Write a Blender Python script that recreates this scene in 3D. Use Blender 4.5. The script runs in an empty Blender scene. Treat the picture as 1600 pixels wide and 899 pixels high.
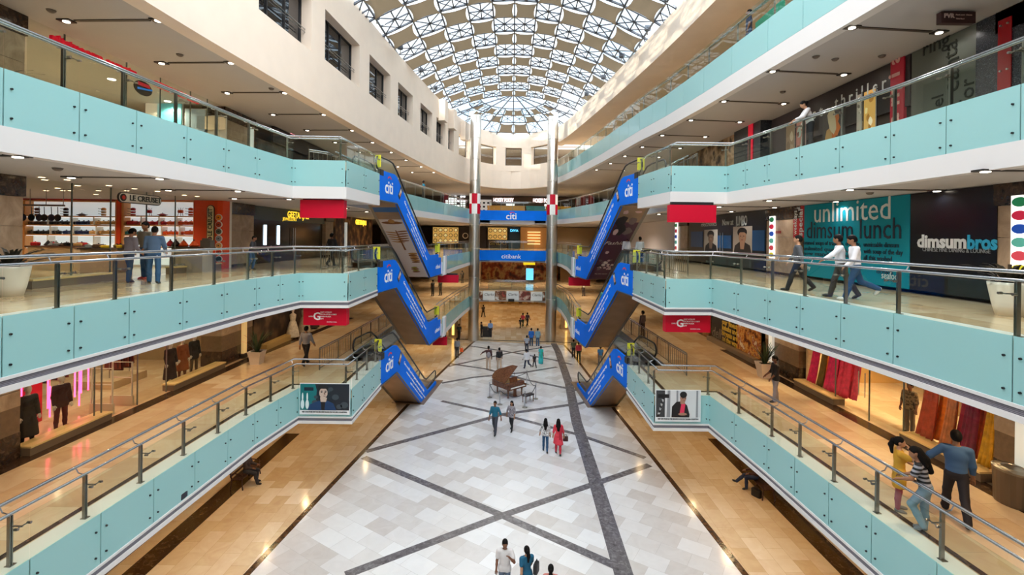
import bpy, math, random
import numpy as np
from mathutils import Vector, Matrix
sc = bpy.context.scene
COL = sc.collection
R = math.radians
PI = math.pi
rnd = random.Random(7)

# ------------------------------------------------------------------ camera model (1600 x 899 frame)
F, CX, CY, ZC, TH = 750.0, 800.0, 370.5, 10.8, 0.012
def un(x, y):
    dx, dy = x - CX, y - CY
    return dx*math.cos(TH) + dy*math.sin(TH), -dx*math.sin(TH) + dy*math.cos(TH)
def P(x, y, z):            # point of the horizontal plane z seen at a pixel
    a, b = un(x, y); Y = F*(ZC - z)/b
    return (a*Y/F, Y, z)
def PX(x, y, X):           # point of the plane X = const
    a, b = un(x, y); Y = F*X/a
    return (X, Y, ZC - b*Y/F)
def PY(x, y, Y):           # point of the plane Y = const
    a, b = un(x, y)
    return (a*Y/F, Y, ZC - b*Y/F)

cam_d = bpy.data.cameras.new('camera'); cam = bpy.data.objects.new('camera', cam_d); COL.objects.link(cam)
cam_d.sensor_fit = 'HORIZONTAL'; cam_d.sensor_width = 36; cam_d.lens = F/1600*36
cam_d.shift_y = -(449.5 - CY)/1600
cam_d.clip_end = 400; cam_d.clip_start = 0.05
cam.matrix_world = Matrix.Translation((0, 0, ZC)) @ Matrix.Rotation(PI/2, 4, 'X') @ Matrix.Rotation(TH, 4, 'Z')
sc.camera = cam

# ------------------------------------------------------------------ colour and material helpers
def lin(c):
    if isinstance(c, str):
        c = c.lstrip('#'); c = [int(c[i:i+2], 16)/255 for i in (0, 2, 4)]
    return tuple((v/12.92 if v <= 0.04045 else ((v+0.055)/1.055)**2.4) for v in c) + (1.0,)
def new_mat(name):
    m = bpy.data.materials.new(name); m.use_nodes = True
    nt = m.node_tree; nt.nodes.clear()
    out = nt.nodes.new('ShaderNodeOutputMaterial')
    return m, nt, out
_mc = {}
def mat(col, rough=0.5, metal=0.0, emit=0.0, spec=0.5, noise=0.0, nscale=8.0, name=None, emit_col=None, coat=0.0):
    key = (str(col), rough, metal, emit, spec, noise, nscale, str(emit_col), coat)
    if key in _mc: return _mc[key]
    m, nt, out = new_mat(name or 'paint')
    b = nt.nodes.new('ShaderNodeBsdfPrincipled'); nt.links.new(b.outputs[0], out.inputs[0])
    b.inputs['Base Color'].default_value = lin(col)
    b.inputs['Roughness'].default_value = rough; b.inputs['Metallic'].default_value = metal
    b.inputs['Specular IOR Level'].default_value = spec
    if coat: b.inputs['Coat Weight'].default_value = coat
    if emit:
        b.inputs['Emission Color'].default_value = lin(emit_col or col); b.inputs['Emission Strength'].default_value = emit
    if noise:
        tc = nt.nodes.new('ShaderNodeTexCoord'); n = nt.nodes.new('ShaderNodeTexNoise')
        n.inputs['Scale'].default_value = nscale; n.inputs['Detail'].default_value = 4
        nt.links.new(tc.outputs['Object'], n.inputs['Vector'])
        r = nt.nodes.new('ShaderNodeValToRGB')
        c = lin(col)
        r.color_ramp.elements[0].position = 0.3; r.color_ramp.elements[1].position = 0.7
        r.color_ramp.elements[0].color = tuple(v*(1-noise) for v in c[:3]) + (1,)
        r.color_ramp.elements[1].color = tuple(min(1, v*(1+noise)) for v in c[:3]) + (1,)
        nt.links.new(n.outputs['Fac'], r.inputs['Fac']); nt.links.new(r.outputs['Color'], b.inputs['Base Color'])
    _mc[key] = m
    return m
def ramp2(nt, fac, stops):
    r = nt.nodes.new('ShaderNodeValToRGB'); e = r.color_ramp.elements
    while len(e) < len(stops): e.new(0.5)
    for el, (p, c) in zip(e, stops): el.position = p; el.color = lin(c)
    nt.links.new(fac, r.inputs['Fac']); return r.outputs['Color']
def tile_mat(name, c1, c2, mortar, bw, bh, rot, rough=0.15, msize=0.004, bias=0.0, vein=0.12):
    m, nt, out = new_mat(name)
    b = nt.nodes.new('ShaderNodeBsdfPrincipled'); nt.links.new(b.outputs[0], out.inputs[0])
    tc = nt.nodes.new('ShaderNodeTexCoord'); mp = nt.nodes.new('ShaderNodeMapping')
    mp.inputs['Rotation'].default_value = (0, 0, rot)
    nt.links.new(tc.outputs['Object'], mp.inputs['Vector'])
    br = nt.nodes.new('ShaderNodeTexBrick'); br.inputs['Scale'].default_value = 1.0
    br.inputs['Brick Width'].default_value = bw; br.inputs['Row Height'].default_value = bh
    br.inputs['Mortar Size'].default_value = msize; br.inputs['Mortar Smooth'].default_value = 0.3
    br.inputs['Bias'].default_value = bias
    br.inputs['Color1'].default_value = lin(c1); br.inputs['Color2'].default_value = lin(c2); br.inputs['Mortar'].default_value = lin(mortar)
    nt.links.new(mp.outputs[0], br.inputs['Vector'])
    n = nt.nodes.new('ShaderNodeTexNoise'); n.inputs['Scale'].default_value = 1.6; n.inputs['Detail'].default_value = 6
    n.inputs['Distortion'].default_value = 1.5
    nt.links.new(mp.outputs[0], n.inputs['Vector'])
    mx = nt.nodes.new('ShaderNodeMixRGB'); mx.blend_type = 'OVERLAY'; mx.inputs[0].default_value = vein
    nt.links.new(br.outputs['Color'], mx.inputs[1]); nt.links.new(n.outputs['Fac'], mx.inputs[2])
    nt.links.new(mx.outputs[0], b.inputs['Base Color'])
    b.inputs['Roughness'].default_value = rough
    return m
def stone_mat(name, c1, c2, c3, scale, rough=0.2, dist=1.0):
    m, nt, out = new_mat(name)
    b = nt.nodes.new('ShaderNodeBsdfPrincipled'); nt.links.new(b.outputs[0], out.inputs[0])
    tc = nt.nodes.new('ShaderNodeTexCoord')
    n = nt.nodes.new('ShaderNodeTexNoise'); n.inputs['Scale'].default_value = scale; n.inputs['Detail'].default_value = 8
    n.inputs['Roughness'].default_value = 0.65; n.inputs['Distortion'].default_value = dist
    nt.links.new(tc.outputs['Object'], n.inputs['Vector'])
    nt.links.new(ramp2(nt, n.outputs['Fac'], [(0.3, c1), (0.52, c2), (0.72, c3)]), b.inputs['Base Color'])
    b.inputs['Roughness'].default_value = rough
    return m
def glass_mat(name, tint, refl=1.0, rough=0.02):
    # thin pane: straight-through transparency with a fresnel mirror
    m, nt, out = new_mat(name)
    t = nt.nodes.new('ShaderNodeBsdfTransparent'); t.inputs[0].default_value = lin(tint)
    g = nt.nodes.new('ShaderNodeBsdfGlossy'); g.inputs['Roughness'].default_value = rough
    fr = nt.nodes.new('ShaderNodeFresnel'); fr.inputs['IOR'].default_value = 1.45
    mu = nt.nodes.new('ShaderNodeMath'); mu.operation = 'MULTIPLY'; mu.inputs[1].default_value = refl
    geo = nt.nodes.new('ShaderNodeNewGeometry'); m2 = nt.nodes.new('ShaderNodeMath'); m2.operation = 'SUBTRACT'; m2.inputs[0].default_value = 1.0
    nt.links.new(geo.outputs['Backfacing'], m2.inputs[1]); m3 = nt.nodes.new('ShaderNodeMath'); m3.operation = 'MULTIPLY'
    nt.links.new(fr.outputs[0], m3.inputs[0]); nt.links.new(m2.outputs[0], m3.inputs[1]); nt.links.new(m3.outputs[0], mu.inputs[0])
    mx = nt.nodes.new('ShaderNodeMixShader')
    nt.links.new(mu.outputs[0], mx.inputs[0]); nt.links.new(t.outputs[0], mx.inputs[1]); nt.links.new(g.outputs[0], mx.inputs[2])
    nt.links.new(mx.outputs[0], out.inputs[0])
    return m
def stripe_mat(name, c1, c2, axis, freq, rough=0.6, fuzz=0.02, dist=0.0):
    m, nt, out = new_mat(name)
    b = nt.nodes.new('ShaderNodeBsdfPrincipled'); nt.links.new(b.outputs[0], out.inputs[0])
    b.inputs['Roughness'].default_value = rough
    tc = nt.nodes.new('ShaderNodeTexCoord'); w = nt.nodes.new('ShaderNodeTexWave')
    w.bands_direction = axis; w.inputs['Scale'].default_value = freq; w.inputs['Distortion'].default_value = dist
    nt.links.new(tc.outputs['Object'], w.inputs['Vector'])
    nt.links.new(ramp2(nt, w.outputs['Fac'], [(0.5-fuzz, c1), (0.5+fuzz, c2)]), b.inputs['Base Color'])
    return m
def blotch_mat(name, cols, scale, rough=0.7, voronoi=False):
    m, nt, out = new_mat(name)
    b = nt.nodes.new('ShaderNodeBsdfPrincipled'); nt.links.new(b.outputs[0], out.inputs[0])
    b.inputs['Roughness'].default_value = rough
    tc = nt.nodes.new('ShaderNodeTexCoord')
    if voronoi:
        n = nt.nodes.new('ShaderNodeTexVoronoi'); n.inputs['Scale'].default_value = scale; o = n.outputs['Distance']
    else:
        n = nt.nodes.new('ShaderNodeTexNoise'); n.inputs['Scale'].default_value = scale; o = n.outputs['Fac']; n.inputs['Detail'].default_value = 3
    nt.links.new(tc.outputs['Object'], n.inputs['Vector'])
    k = len(cols)
    lo, hi = (0.05, 0.6) if voronoi else (0.36, 0.64)
    nt.links.new(ramp2(nt, o, [(lo + (hi-lo)*i/max(1, k-1), c) for i, c in enumerate(cols)]), b.inputs['Base Color'])
    return m

# ------------------------------------------------------------------ mesh builder
class MB:
    def __init__(s): s.v = []; s.f = []; s.mi = []; s.cur = 0
    def add(s, vs, fs, mi=None):
        n = len(s.v); s.v += [tuple(p) for p in vs]
        for f in fs: s.f.append(tuple(i+n for i in f)); s.mi.append(s.cur if mi is None else mi)
        return s
    def bx(s, x0, x1, y0, y1, z0, z1, mi=None):
        vs = [(x, y, z) for z in (z0, z1) for y in (y0, y1) for x in (x0, x1)]
        return s.add(vs, [(0, 2, 3, 1), (4, 5, 7, 6), (0, 1, 5, 4), (2, 6, 7, 3), (0, 4, 6, 2), (1, 3, 7, 5)], mi)
    def obox(s, c, ax, sx, ay, sy, az, sz, mi=None):   # oriented box, centre + three axes
        c = Vector(c); ax = Vector(ax)*sx/2; ay = Vector(ay)*sy/2; az = Vector(az)*sz/2
        vs = [c + i*ax + j*ay + k*az for k in (-1, 1) for j in (-1, 1) for i in (-1, 1)]
        return s.add(vs, [(0, 2, 3, 1), (4, 5, 7, 6), (0, 1, 5, 4), (2, 6, 7, 3), (0, 4, 6, 2), (1, 3, 7, 5)], mi)
    def bar(s, p, q, w, h=None, up=(0, 0, 1), mi=None):  # square bar from p to q
        p, q = Vector(p), Vector(q); d = q - p; L = d.length
        if L < 1e-6: return s
        d /= L; u = Vector(up)
        if abs(d.dot(u)) > 0.98: u = Vector((1, 0, 0)) if abs(d.x) < 0.9 else Vector((0, 1, 0))
        a = d.cross(u).normalized(); b2 = a.cross(d).normalized()
        return s.obox((p+q)/2, d, L, a, w, b2, h or w, mi)
    def prism(s, pts, z0, z1, mi=None):
        n = len(pts)
        vs = [(x, y, z0) for x, y in pts] + [(x, y, z1) for x, y in pts]
        fs = [tuple(reversed(range(n))), tuple(range(n, 2*n))] + [(i, (i+1) % n, n+(i+1) % n, n+i) for i in range(n)]
        return s.add(vs, fs, mi)
    def tube(s, pts, r, n=8, mi=None, caps=True, closed=False):
        pts = [Vector(p) for p in pts]; m = len(pts)
        rs = r if isinstance(r, (list, tuple)) else [r]*m
        prev = None; rings = []
        for i, p in enumerate(pts):
            if closed: d = (pts[(i+1) % m] - pts[i-1])
            else: d = (pts[min(i+1, m-1)] - pts[max(i-1, 0)])
            d = d.normalized() if d.length > 1e-9 else Vector((0, 0, 1))
            if prev is None:
                u = Vector((0, 0, 1)) if abs(d.z) < 0.9 else Vector((1, 0, 0))
                a = d.cross(u).normalized()
            else:
                a = (prev - d*prev.dot(d));
                a = a.normalized() if a.length > 1e-6 else d.orthogonal().normalized()
            prev = a; b2 = d.cross(a)
            rings.append([p + (a*math.cos(t) + b2*math.sin(t))*rs[i] for t in [2*PI*k/n for k in range(n)]])
        vs = [v for rg in rings for v in rg]; fs = []
        for i in range(m if closed else m-1):
            j = (i+1) % m
            for k in range(n): fs.append((i*n+k, i*n+(k+1) % n, j*n+(k+1) % n, j*n+k))
        if caps and not closed: fs += [tuple(reversed(range(n))), tuple(range((m-1)*n, m*n))]
        return s.add(vs, fs, mi)
    def cyl(s, p, q, r, n=12, mi=None): return s.tube([p, q], r, n, mi)
    def lathe(s, prof, c=(0, 0, 0), n=16, mi=None, cap=True):
        vs = []; fs = []; m = len(prof)
        for r, z in prof:
            for k in range(n):
                t = 2*PI*k/n; vs.append((c[0]+r*math.cos(t), c[1]+r*math.sin(t), c[2]+z))
        for i in range(m-1):
            for k in range(n): fs.append((i*n+k, i*n+(k+1) % n, (i+1)*n+(k+1) % n, (i+1)*n+k))
        if cap: fs += [tuple(reversed(range(n))), tuple(range((m-1)*n, m*n))]
        return s.add(vs, fs, mi)
    def ball(s, c, r, n=10, m=6, mi=None):
        rx, ry, rz = r if isinstance(r, (tuple, list)) else (r, r, r)
        prof = [(math.sin(PI*i/m), -math.cos(PI*i/m)) for i in range(m+1)]
        vs = []; fs = []
        for a, z in prof:
            for k in range(n): vs.append((c[0]+rx*max(a, 1e-3)*math.cos(2*PI*k/n), c[1]+ry*max(a, 1e-3)*math.sin(2*PI*k/n), c[2]+rz*z))
        for i in range(m):
            for k in range(n): fs.append((i*n+k, i*n+(k+1) % n, (i+1)*n+(k+1) % n, (i+1)*n+k))
        return s.add(vs, fs, mi)
    def plate(s, o, ux, uy, pts, t=0.004, mi=None):   # flat outline pts (2D) in the frame o, ux, uy with a small thickness towards ux x uy
        o, ux, uy = Vector(o), Vector(ux), Vector(uy); nn = ux.cross(uy).normalized()
        n = len(pts)
        a = [o + ux*x + uy*y for x, y in pts]
        vs = a + [p + nn*t for p in a]
        fs = [tuple(reversed(range(n))), tuple(range(n, 2*n))] + [(i, (i+1) % n, n+(i+1) % n, n+i) for i in range(n)]
        return s.add(vs, fs, mi)
    def sweep(s, path, prof, mi=None, side=1):
        # path: 2D polyline; prof: closed outline of (offset to the left*side, z)
        pts = [Vector((p[0], p[1])) for p in path]; m = len(pts); n = len(prof); vs = []
        nr = path_normals(path, side)
        for i in range(m):
            for o, z in prof: q = pts[i] + nr[i]*o; vs.append((q.x, q.y, z))
        fs = []
        for i in range(m-1):
            for k in range(n): fs.append((i*n+k, i*n+(k+1) % n, (i+1)*n+(k+1) % n, (i+1)*n+k))
        fs += [tuple(reversed(range(n))), tuple(range((m-1)*n, m*n))]
        return s.add(vs, fs, mi)
    def build(s, name, mats, parent=None, loc=(0, 0, 0), smooth=False, fix=True):
        me = bpy.data.meshes.new(name)
        L = Vector(loc)
        me.from_pydata([tuple(Vector(p) - L) for p in s.v], [], s.f)
        if not isinstance(mats, (list, tuple)): mats = [mats]
        for m in mats: me.materials.append(m)
        if len(mats) > 1: me.polygons.foreach_set('material_index', s.mi)
        if smooth: me.polygons.foreach_set('use_smooth', [True]*len(me.polygons))
        if fix:
            import bmesh
            bm = bmesh.new(); bm.from_mesh(me); bmesh.ops.recalc_face_normals(bm, faces=bm.faces); bm.to_mesh(me); bm.free()
        me.update()
        o = bpy.data.objects.new(name, me); COL.objects.link(o)
        if parent is None: o.location = L
        else: o.parent = parent
        return o
def build_each(name, fn, items, mats, parent, loc=(0, 0, 0)):
    """one mesh part per item: fn(mesh builder, item)"""
    for it in items:
        k = MB(); fn(k, it); k.build(name, mats, parent, loc)
def path_normals(path, side=1):
    pts = [Vector((p[0], p[1])) for p in path]; m = len(pts); out = []
    for i in range(m):
        ds = []
        if i > 0: ds.append((pts[i]-pts[i-1]).normalized())
        if i < m-1: ds.append((pts[i+1]-pts[i]).normalized())
        ns = [Vector((-d.y, d.x))*side for d in ds]
        if len(ns) == 1: out.append(ns[0])
        else:
            b = ns[0]+ns[1]
            if b.length < 1e-6: out.append(ns[0]); continue
            b.normalize(); out.append(b/max(0.35, b.dot(ns[0])))
    return out
def offset_path(path, off, side=1):
    return [((Vector(p)+n*off).x, (Vector(p)+n*off).y) for p, n in zip(path, path_normals(path, side))]
def resample(path, step, lo=None):
    """points along a polyline at about equal steps inside every straight leg, corners kept"""
    out = [tuple(path[0])]
    for a, b in zip(path, path[1:]):
        a, b = Vector(a), Vector(b); L = (b-a).length; k = max(1, round(L/step))
        for i in range(1, k+1): q = a+(b-a)*i/k; out.append((q.x, q.y))
    return out
def smooth_path(path, k=4):
    """Catmull-Rom through the points"""
    p = [Vector(q) for q in path]; out = []
    for i in range(len(p)-1):
        p0, p1, p2, p3 = p[max(i-1, 0)], p[i], p[i+1], p[min(i+2, len(p)-1)]
        for j in range(k):
            t = j/k
            q = 0.5*((2*p1) + (p2-p0)*t + (2*p0-5*p1+4*p2-p3)*t*t + (3*p1-p0-3*p2+p3)*t**3)
            out.append(tuple(q))
    out.append(tuple(p[-1])); return out

# ------------------------------------------------------------------ scene-tree helpers
def tag(o, label=None, cat=None, group=None, kind=None):
    if label: o['label'] = label
    if cat: o['category'] = cat
    if group: o['group'] = group
    if kind: o['kind'] = kind
    return o
def thing(name, loc, label, cat, group=None, rz=0.0, scale=1.0):
    o = bpy.data.objects.new(name, None); COL.objects.link(o)
    o.empty_display_size = 0.2
    o.location = loc; o.rotation_euler = (0, 0, rz); o.scale = (scale,)*3
    return tag(o, label, cat, group)
def struct(name, mb, mats, label=None, cat=None, smooth=False):
    o = mb.build(name, mats, smooth=smooth)
    return tag(o, label, cat, None, 'structure')
_kids = {}
def copy_tree(o, parent=None):
    c = o.copy(); COL.objects.link(c)
    if parent is not None: c.parent = parent
    for ch in list(o.children): copy_tree(ch, c)
    return c
def text_data(s, size, bold=0.0, depth=0.0, align='CENTER', shear=0.0, space=1.0):
    cu = bpy.data.curves.new('t', 'FONT'); cu.body = s; cu.size = size; cu.offset = bold; cu.extrude = depth
    cu.align_x = align; cu.align_y = 'CENTER'; cu.shear = shear; cu.space_character = space; cu.resolution_u = 2
    ob = bpy.data.objects.new('t', cu); COL.objects.link(ob)
    dg = bpy.context.evaluated_depsgraph_get(); ev = ob.evaluated_get(dg)
    me = ev.to_mesh(); vs = [tuple(v.co) for v in me.vertices]; fs = [tuple(p.vertices) for p in me.polygons]
    ev.to_mesh_clear()
    bpy.data.objects.remove(ob); bpy.data.curves.remove(cu)
    return vs, fs
def text(mb, s, size, o, ux, uy, bold=0.0, depth=0.006, align='CENTER', width=None, shear=0.0, lift=0.004, mi=None, space=1.0):
    """writes s into the mesh builder, in the plane o, ux (reading direction), uy (up), optionally stretched to a given width"""
    vs, fs = text_data(s, size, bold, depth, align, shear, space)
    if not vs: return mb
    o, ux, uy = Vector(o), Vector(ux).normalized(), Vector(uy).normalized(); nn = ux.cross(uy)
    k = 1.0
    if width:
        xs = [v[0] for v in vs]; k = width/max(1e-6, max(xs)-min(xs))
    mb.add([o + ux*(v[0]*k) + uy*v[1] + nn*(v[2]+lift+depth) for v in vs], fs, mi)
    return mb
def spot(loc, energy, col=(1, .85, .65), angle=130, blend=0.6, r=0.06, aim=(0, 0, -1), name='downlight_lamp'):
    l = bpy.data.lights.new(name, 'SPOT'); l.energy = energy; l.color = col; l.spot_size = R(angle); l.spot_blend = blend; l.shadow_soft_size = r
    o = bpy.data.objects.new(name, l); COL.objects.link(o); o.location = loc
    o.rotation_euler = Vector(aim).to_track_quat('-Z', 'Y').to_euler()
    return o
def area(loc, sx, sy, energy, col=(1, 1, 1), aim=(0, 0, -1), name='lamp_panel'):
    l = bpy.data.lights.new(name, 'AREA'); l.shape = 'RECTANGLE'; l.size = sx; l.size_y = sy; l.energy = energy; l.color = col
    o = bpy.data.objects.new(name, l); COL.objects.link(o); o.location = loc
    o.rotation_euler = Vector(aim).to_track_quat('-Z', 'Y').to_euler()
    return o
def point(loc, energy, col=(1, 1, 1), r=0.15, name='shop_lamp'):
    l = bpy.data.lights.new(name, 'POINT'); l.energy = energy; l.color = col; l.shadow_soft_size = r
    o = bpy.data.objects.new(name, l); COL.objects.link(o); o.location = loc
    return o

# ------------------------------------------------------------------ materials
M = {}
M['white'] = mat('#e6ddd6', 0.55, noise=0.02, nscale=1.5, name='white_plaster')
M['cream'] = mat('#ead9c8', 0.6, noise=0.03, nscale=1.0, name='cream_plaster')
M['band'] = mat('#dddad9', 0.4, name='white_fascia_paint')
M['ceil'] = mat('#b7b6b8', 0.7, noise=0.02, nscale=0.8, name='ceiling_paint')
M['steel'] = mat('#b9bcc0', 0.25, 1.0, name='brushed_steel')
M['dsteel'] = mat('#8d8880', 0.35, 1.0, name='satin_steel')
M['chrome'] = mat('#d2cec8', 0.28, 1.0, name='polished_steel')
M['bronze'] = mat('#9a8068', 0.42, 0.5, noise=0.12, nscale=1.2, name='bronze_cladding')
M['black'] = mat('#141315', 0.4, name='black_plastic')
M['rubber'] = mat('#17181a', 0.35, name='black_rubber')
M['grille'] = stripe_mat('grey_grille', '#5d5a63', '#8b8892', 'Z', 11.0, 0.5, 0.1)
M['film'] = None
M['blue'] = mat('#0072ee', 0.6, spec=0.12, noise=0.14, nscale=0.35, name='blue_banner_vinyl')
M['red'] = mat('#c4062c', 0.45, spec=0.25, name='red_acrylic')
M['white_paint'] = mat('#f5f5f5', 0.4, name='white_lettering')
M['yellow'] = mat('#e2e03a', 0.5, name='yellow_board')
M['marble'] = tile_mat('pale_marble_tiles', '#e2e1e2', '#c6bfbb', '#b0aaa6', 1.05, 0.75, R(33), 0.16, 0.004, 0.0, 0.18)
M['beige'] = tile_mat('warm_lit_marble_tiles', '#e2cfb4', '#cdb08a', '#b09068', 1.2, 0.6, R(90), 0.13, 0.004, 0.0, 0.25)  # same tile as the centre, warm lamp light put into its colour
M['beige2'] = tile_mat('cream_marble_tiles', '#dcc6a6', '#c8a984', '#a8947a', 1.2, 0.8, R(90), 0.12, 0.004, 0.0, 0.25)
M['inlay'] = stone_mat('dark_grey_inlay', '#4a4647', '#6b6668', '#8d898b', 5.0, 0.2)
M['inlay_brown'] = stone_mat('brown_inlay', '#2c1d12', '#4a301c', '#745035', 5.0, 0.2)
M['emperador'] = stone_mat('brown_emperador_stone', '#1c120c', '#3b2a1e', '#6a5440', 4.0, 0.18, 2.0)
M['travertine'] = stone_mat('tan_travertine', '#8f7a62', '#a8927a', '#bda78d', 1.6, 0.35)
M['granite'] = stone_mat('speckled_dark_granite', '#15171d', '#2b303a', '#7d828c', 40.0, 0.25)
M['clear'] = glass_mat('clear_balustrade_glass', '#f3faf7', 0.9)
M['shopglass'] = glass_mat('shopfront_glass', '#f8faf8', 0.4)
M['roofglass'] = glass_mat('skylight_glass', '#eaf4fa', 0.3)
M['darkglass'] = mat('#15161a', 0.03, 0.0, spec=1.0, name='dark_window_glass')
M['lamp'] = mat('#fff1dc', 0.5, emit=7.0, name='lamp_glow')
M['lampw'] = mat('#ffe0b0', 0.5, emit=6.0, name='warm_lamp_glow')
M['frame'] = mat('#54575f', 0.5, 0.2, name='grey_roof_steel')
M['fabric'] = None
M['wood'] = stone_mat('walnut_veneer', '#4a2c1c', '#6a4029', '#7e5236', 3.0, 0.25, 3.0)
M['dark'] = mat('#2a2624', 0.6, noise=0.2, nscale=3, name='dark_interior')
def film():
    m, nt, out = new_mat('teal_frosted_film')
    b = nt.nodes.new('ShaderNodeBsdfPrincipled'); b.inputs['Base Color'].default_value = lin('#aadcdd'); b.inputs['Roughness'].default_value = 0.12
    b.inputs['Specular IOR Level'].default_value = 0.4
    t = nt.nodes.new('ShaderNodeBsdfTranslucent'); t.inputs[0].default_value = lin('#a8d4d0')
    mx = nt.nodes.new('ShaderNodeMixShader'); mx.inputs[0].default_value = 0.25
    nt.links.new(b.outputs[0], mx.inputs[1]); nt.links.new(t.outputs[0], mx.inputs[2]); nt.links.new(mx.outputs[0], out.inputs[0])
    return m
M['film'] = film()
def fabric():
    m, nt, out = new_mat('beige_shade_fabric')
    b = nt.nodes.new('ShaderNodeBsdfDiffuse'); b.inputs[0].default_value = lin('#8a7d70')
    t = nt.nodes.new('ShaderNodeBsdfTranslucent'); t.inputs[0].default_value = lin('#a08a6c')
    mx = nt.nodes.new('ShaderNodeMixShader'); mx.inputs[0].default_value = 0.16
    nt.links.new(b.outputs[0], mx.inputs[1]); nt.links.new(t.outputs[0], mx.inputs[2]); nt.links.new(mx.outputs[0], out.inputs[0])
    return m
M['fabric'] = fabric()

# ------------------------------------------------------------------ world: bright hazy sky, bluer low in front, whiter overhead
w = bpy.data.worlds.new('sky'); sc.world = w; w.use_nodes = True; nt = w.node_tree; nt.nodes.clear()
wo = nt.nodes.new('ShaderNodeOutputWorld'); bg = nt.nodes.new('ShaderNodeBackground'); nt.links.new(bg.outputs[0], wo.inputs[0])
tc = nt.nodes.new('ShaderNodeTexCoord'); nz = nt.nodes.new('ShaderNodeTexNoise'); nz.inputs['Scale'].default_value = 3.0; nz.inputs['Detail'].default_value = 5
nt.links.new(tc.outputs['Generated'], nz.inputs['Vector'])
nt.links.new(ramp2(nt, nz.outputs['Fac'], [(0.36, '#c8e4f5'), (0.50, '#ffffff')]), bg.inputs['Color'])
SKY = bg
sx_ = nt.nodes.new('ShaderNodeSeparateXYZ'); nt.links.new(tc.outputs['Generated'], sx_.inputs[0])
sr = nt.nodes.new('ShaderNodeMapRange'); sr.inputs[1].default_value = .38; sr.inputs[2].default_value = .72; sr.inputs[3].default_value = 0.0; sr.inputs[4].default_value = 1.0; sr.interpolation_type = 'SMOOTHSTEP'
nt.links.new(sx_.outputs[2], sr.inputs[0])
sy = nt.nodes.new('ShaderNodeMapRange'); sy.inputs[1].default_value = .25; sy.inputs[2].default_value = -.35; sy.inputs[3].default_value = 0.0; sy.inputs[4].default_value = 1.9; sy.interpolation_type = 'SMOOTHSTEP'  # sky strength added behind the view to light the far end wall
nt.links.new(sx_.outputs[1], sy.inputs[0]); mxm = nt.nodes.new('ShaderNodeMath'); mxm.operation = 'MAXIMUM'; nt.links.new(sr.outputs[0], mxm.inputs[0]); nt.links.new(sy.outputs[0], mxm.inputs[1])
ma = nt.nodes.new('ShaderNodeMath'); ma.operation = 'MULTIPLY_ADD'; ma.inputs[1].default_value = 1.4; ma.inputs[2].default_value = 1.75
nt.links.new(mxm.outputs[0], ma.inputs[0]); nt.links.new(ma.outputs[0], bg.inputs['Strength'])
sun = bpy.data.lights.new('sun', 'SUN'); so = bpy.data.objects.new('sun', sun); COL.objects.link(so)
sun.energy = 2.8; sun.angle = R(1.0); sun.color = (1, .86, .66)
so.rotation_euler = Vector((0.98, 0.10, -0.155)).to_track_quat('-Z', 'Y').to_euler()

sc.view_settings.view_transform = 'Standard'; sc.view_settings.look = 'None'; sc.view_settings.gamma = 1.0; sc.view_settings.use_curve_mapping = False
sc.view_settings.exposure = 0.3
cy = sc.cycles
cy.max_bounces = 7; cy.diffuse_bounces = 4; cy.glossy_bounces = 3; cy.transmission_bounces = 4; cy.transparent_max_bounces = 24
cy.caustics_reflective = False; cy.caustics_refractive = False; cy.sample_clamp_indirect = 6.0; cy.use_denoising = True
# ================================================================== plan of the atrium
Z1, Z2, Z3, Z4 = 4.6, 9.2, 13.8, 18.4
WL, WR = -13.4, 12.4                       # shopfront lines
L1L = [(-9.15, -2), (-9.1, 6), (-8.95, 10.5), (-8.8, 16.5), (-8.48, 19.2), (-6.35, 19.2), (-6.40, 23.6)]
L2L = [(-9.5, -2), (-9.4, 5), (-9.25, 8.7), (-9.1, 11.4), (-8.9, 16.7), (-8.5, 19.3), (-6.6, 19.4), (-6.6, 23.5)]
L3L = [(-9.7, -2), (-9.7, 5), (-9.6, 9), (-9.45, 12), (-9.2, 17.2), (-9.0, 19.6), (-6.85, 19.7), (-6.6, 23.7)]
L1R = [(8.4, -2), (8.35, 6), (8.2, 10.8), (8.08, 15), (7.85, 18.9), (5.69, 18.9), (5.72, 23.4)]
L2R = [(8.6, -2), (8.5, 5), (8.4, 8), (8.32, 10.4), (8.05, 15), (7.83, 18.7), (5.98, 18.6), (5.95, 23.4)]
L3R = [(9.9, -2), (9.85, 5), (9.75, 9.2), (9.7, 12.3), (9.2, 17.3), (8.95, 20), (6.6, 20), (6.2, 23.6)]
VL = [(-8.35, 23.6), (-8.1, 35.7)]         # outer side of the escalator wells
VR = [(7.65, 23.4), (7.3, 35.7)]
AL = [(-5.15, 35.7), (-5.1, 38), (-4.85, 43), (-4.45, 48), (-4.1, 52), (-3.8, 55.2)]
AR = [(4.7, 35.7), (4.75, 38), (5.0, 43), (5.0, 48), (4.6, 52), (3.9, 55.2)]
BR = [(-2.6, 55.7), (-1.3, 55.95), (0, 56.0), (1.3, 55.95), (2.6, 55.7)]
F3L = [(-8.35, 23.7), (-8.2, 30), (-7.67, 35), (-6.7, 41.5), (-5.6, 48.5), (-4.9, 52.5), (-3.9, 55.2)]
F3R = [(8.2, 23.6), (8.25, 30), (7.95, 37), (7.0, 44), (5.9, 49.5), (5.1, 52.7), (3.9, 55.2)]
L4R = [(9.35, -2), (9.3, 6), (9.15, 11), (9.05, 13), (8.8, 16.6), (8.5, 21.4), (8.15, 25.5), (7.67, 29), (6.95, 37), (5.98, 45.4), (5.5, 49), (4.9, 52.4), (4.4, 54.4)]
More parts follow.
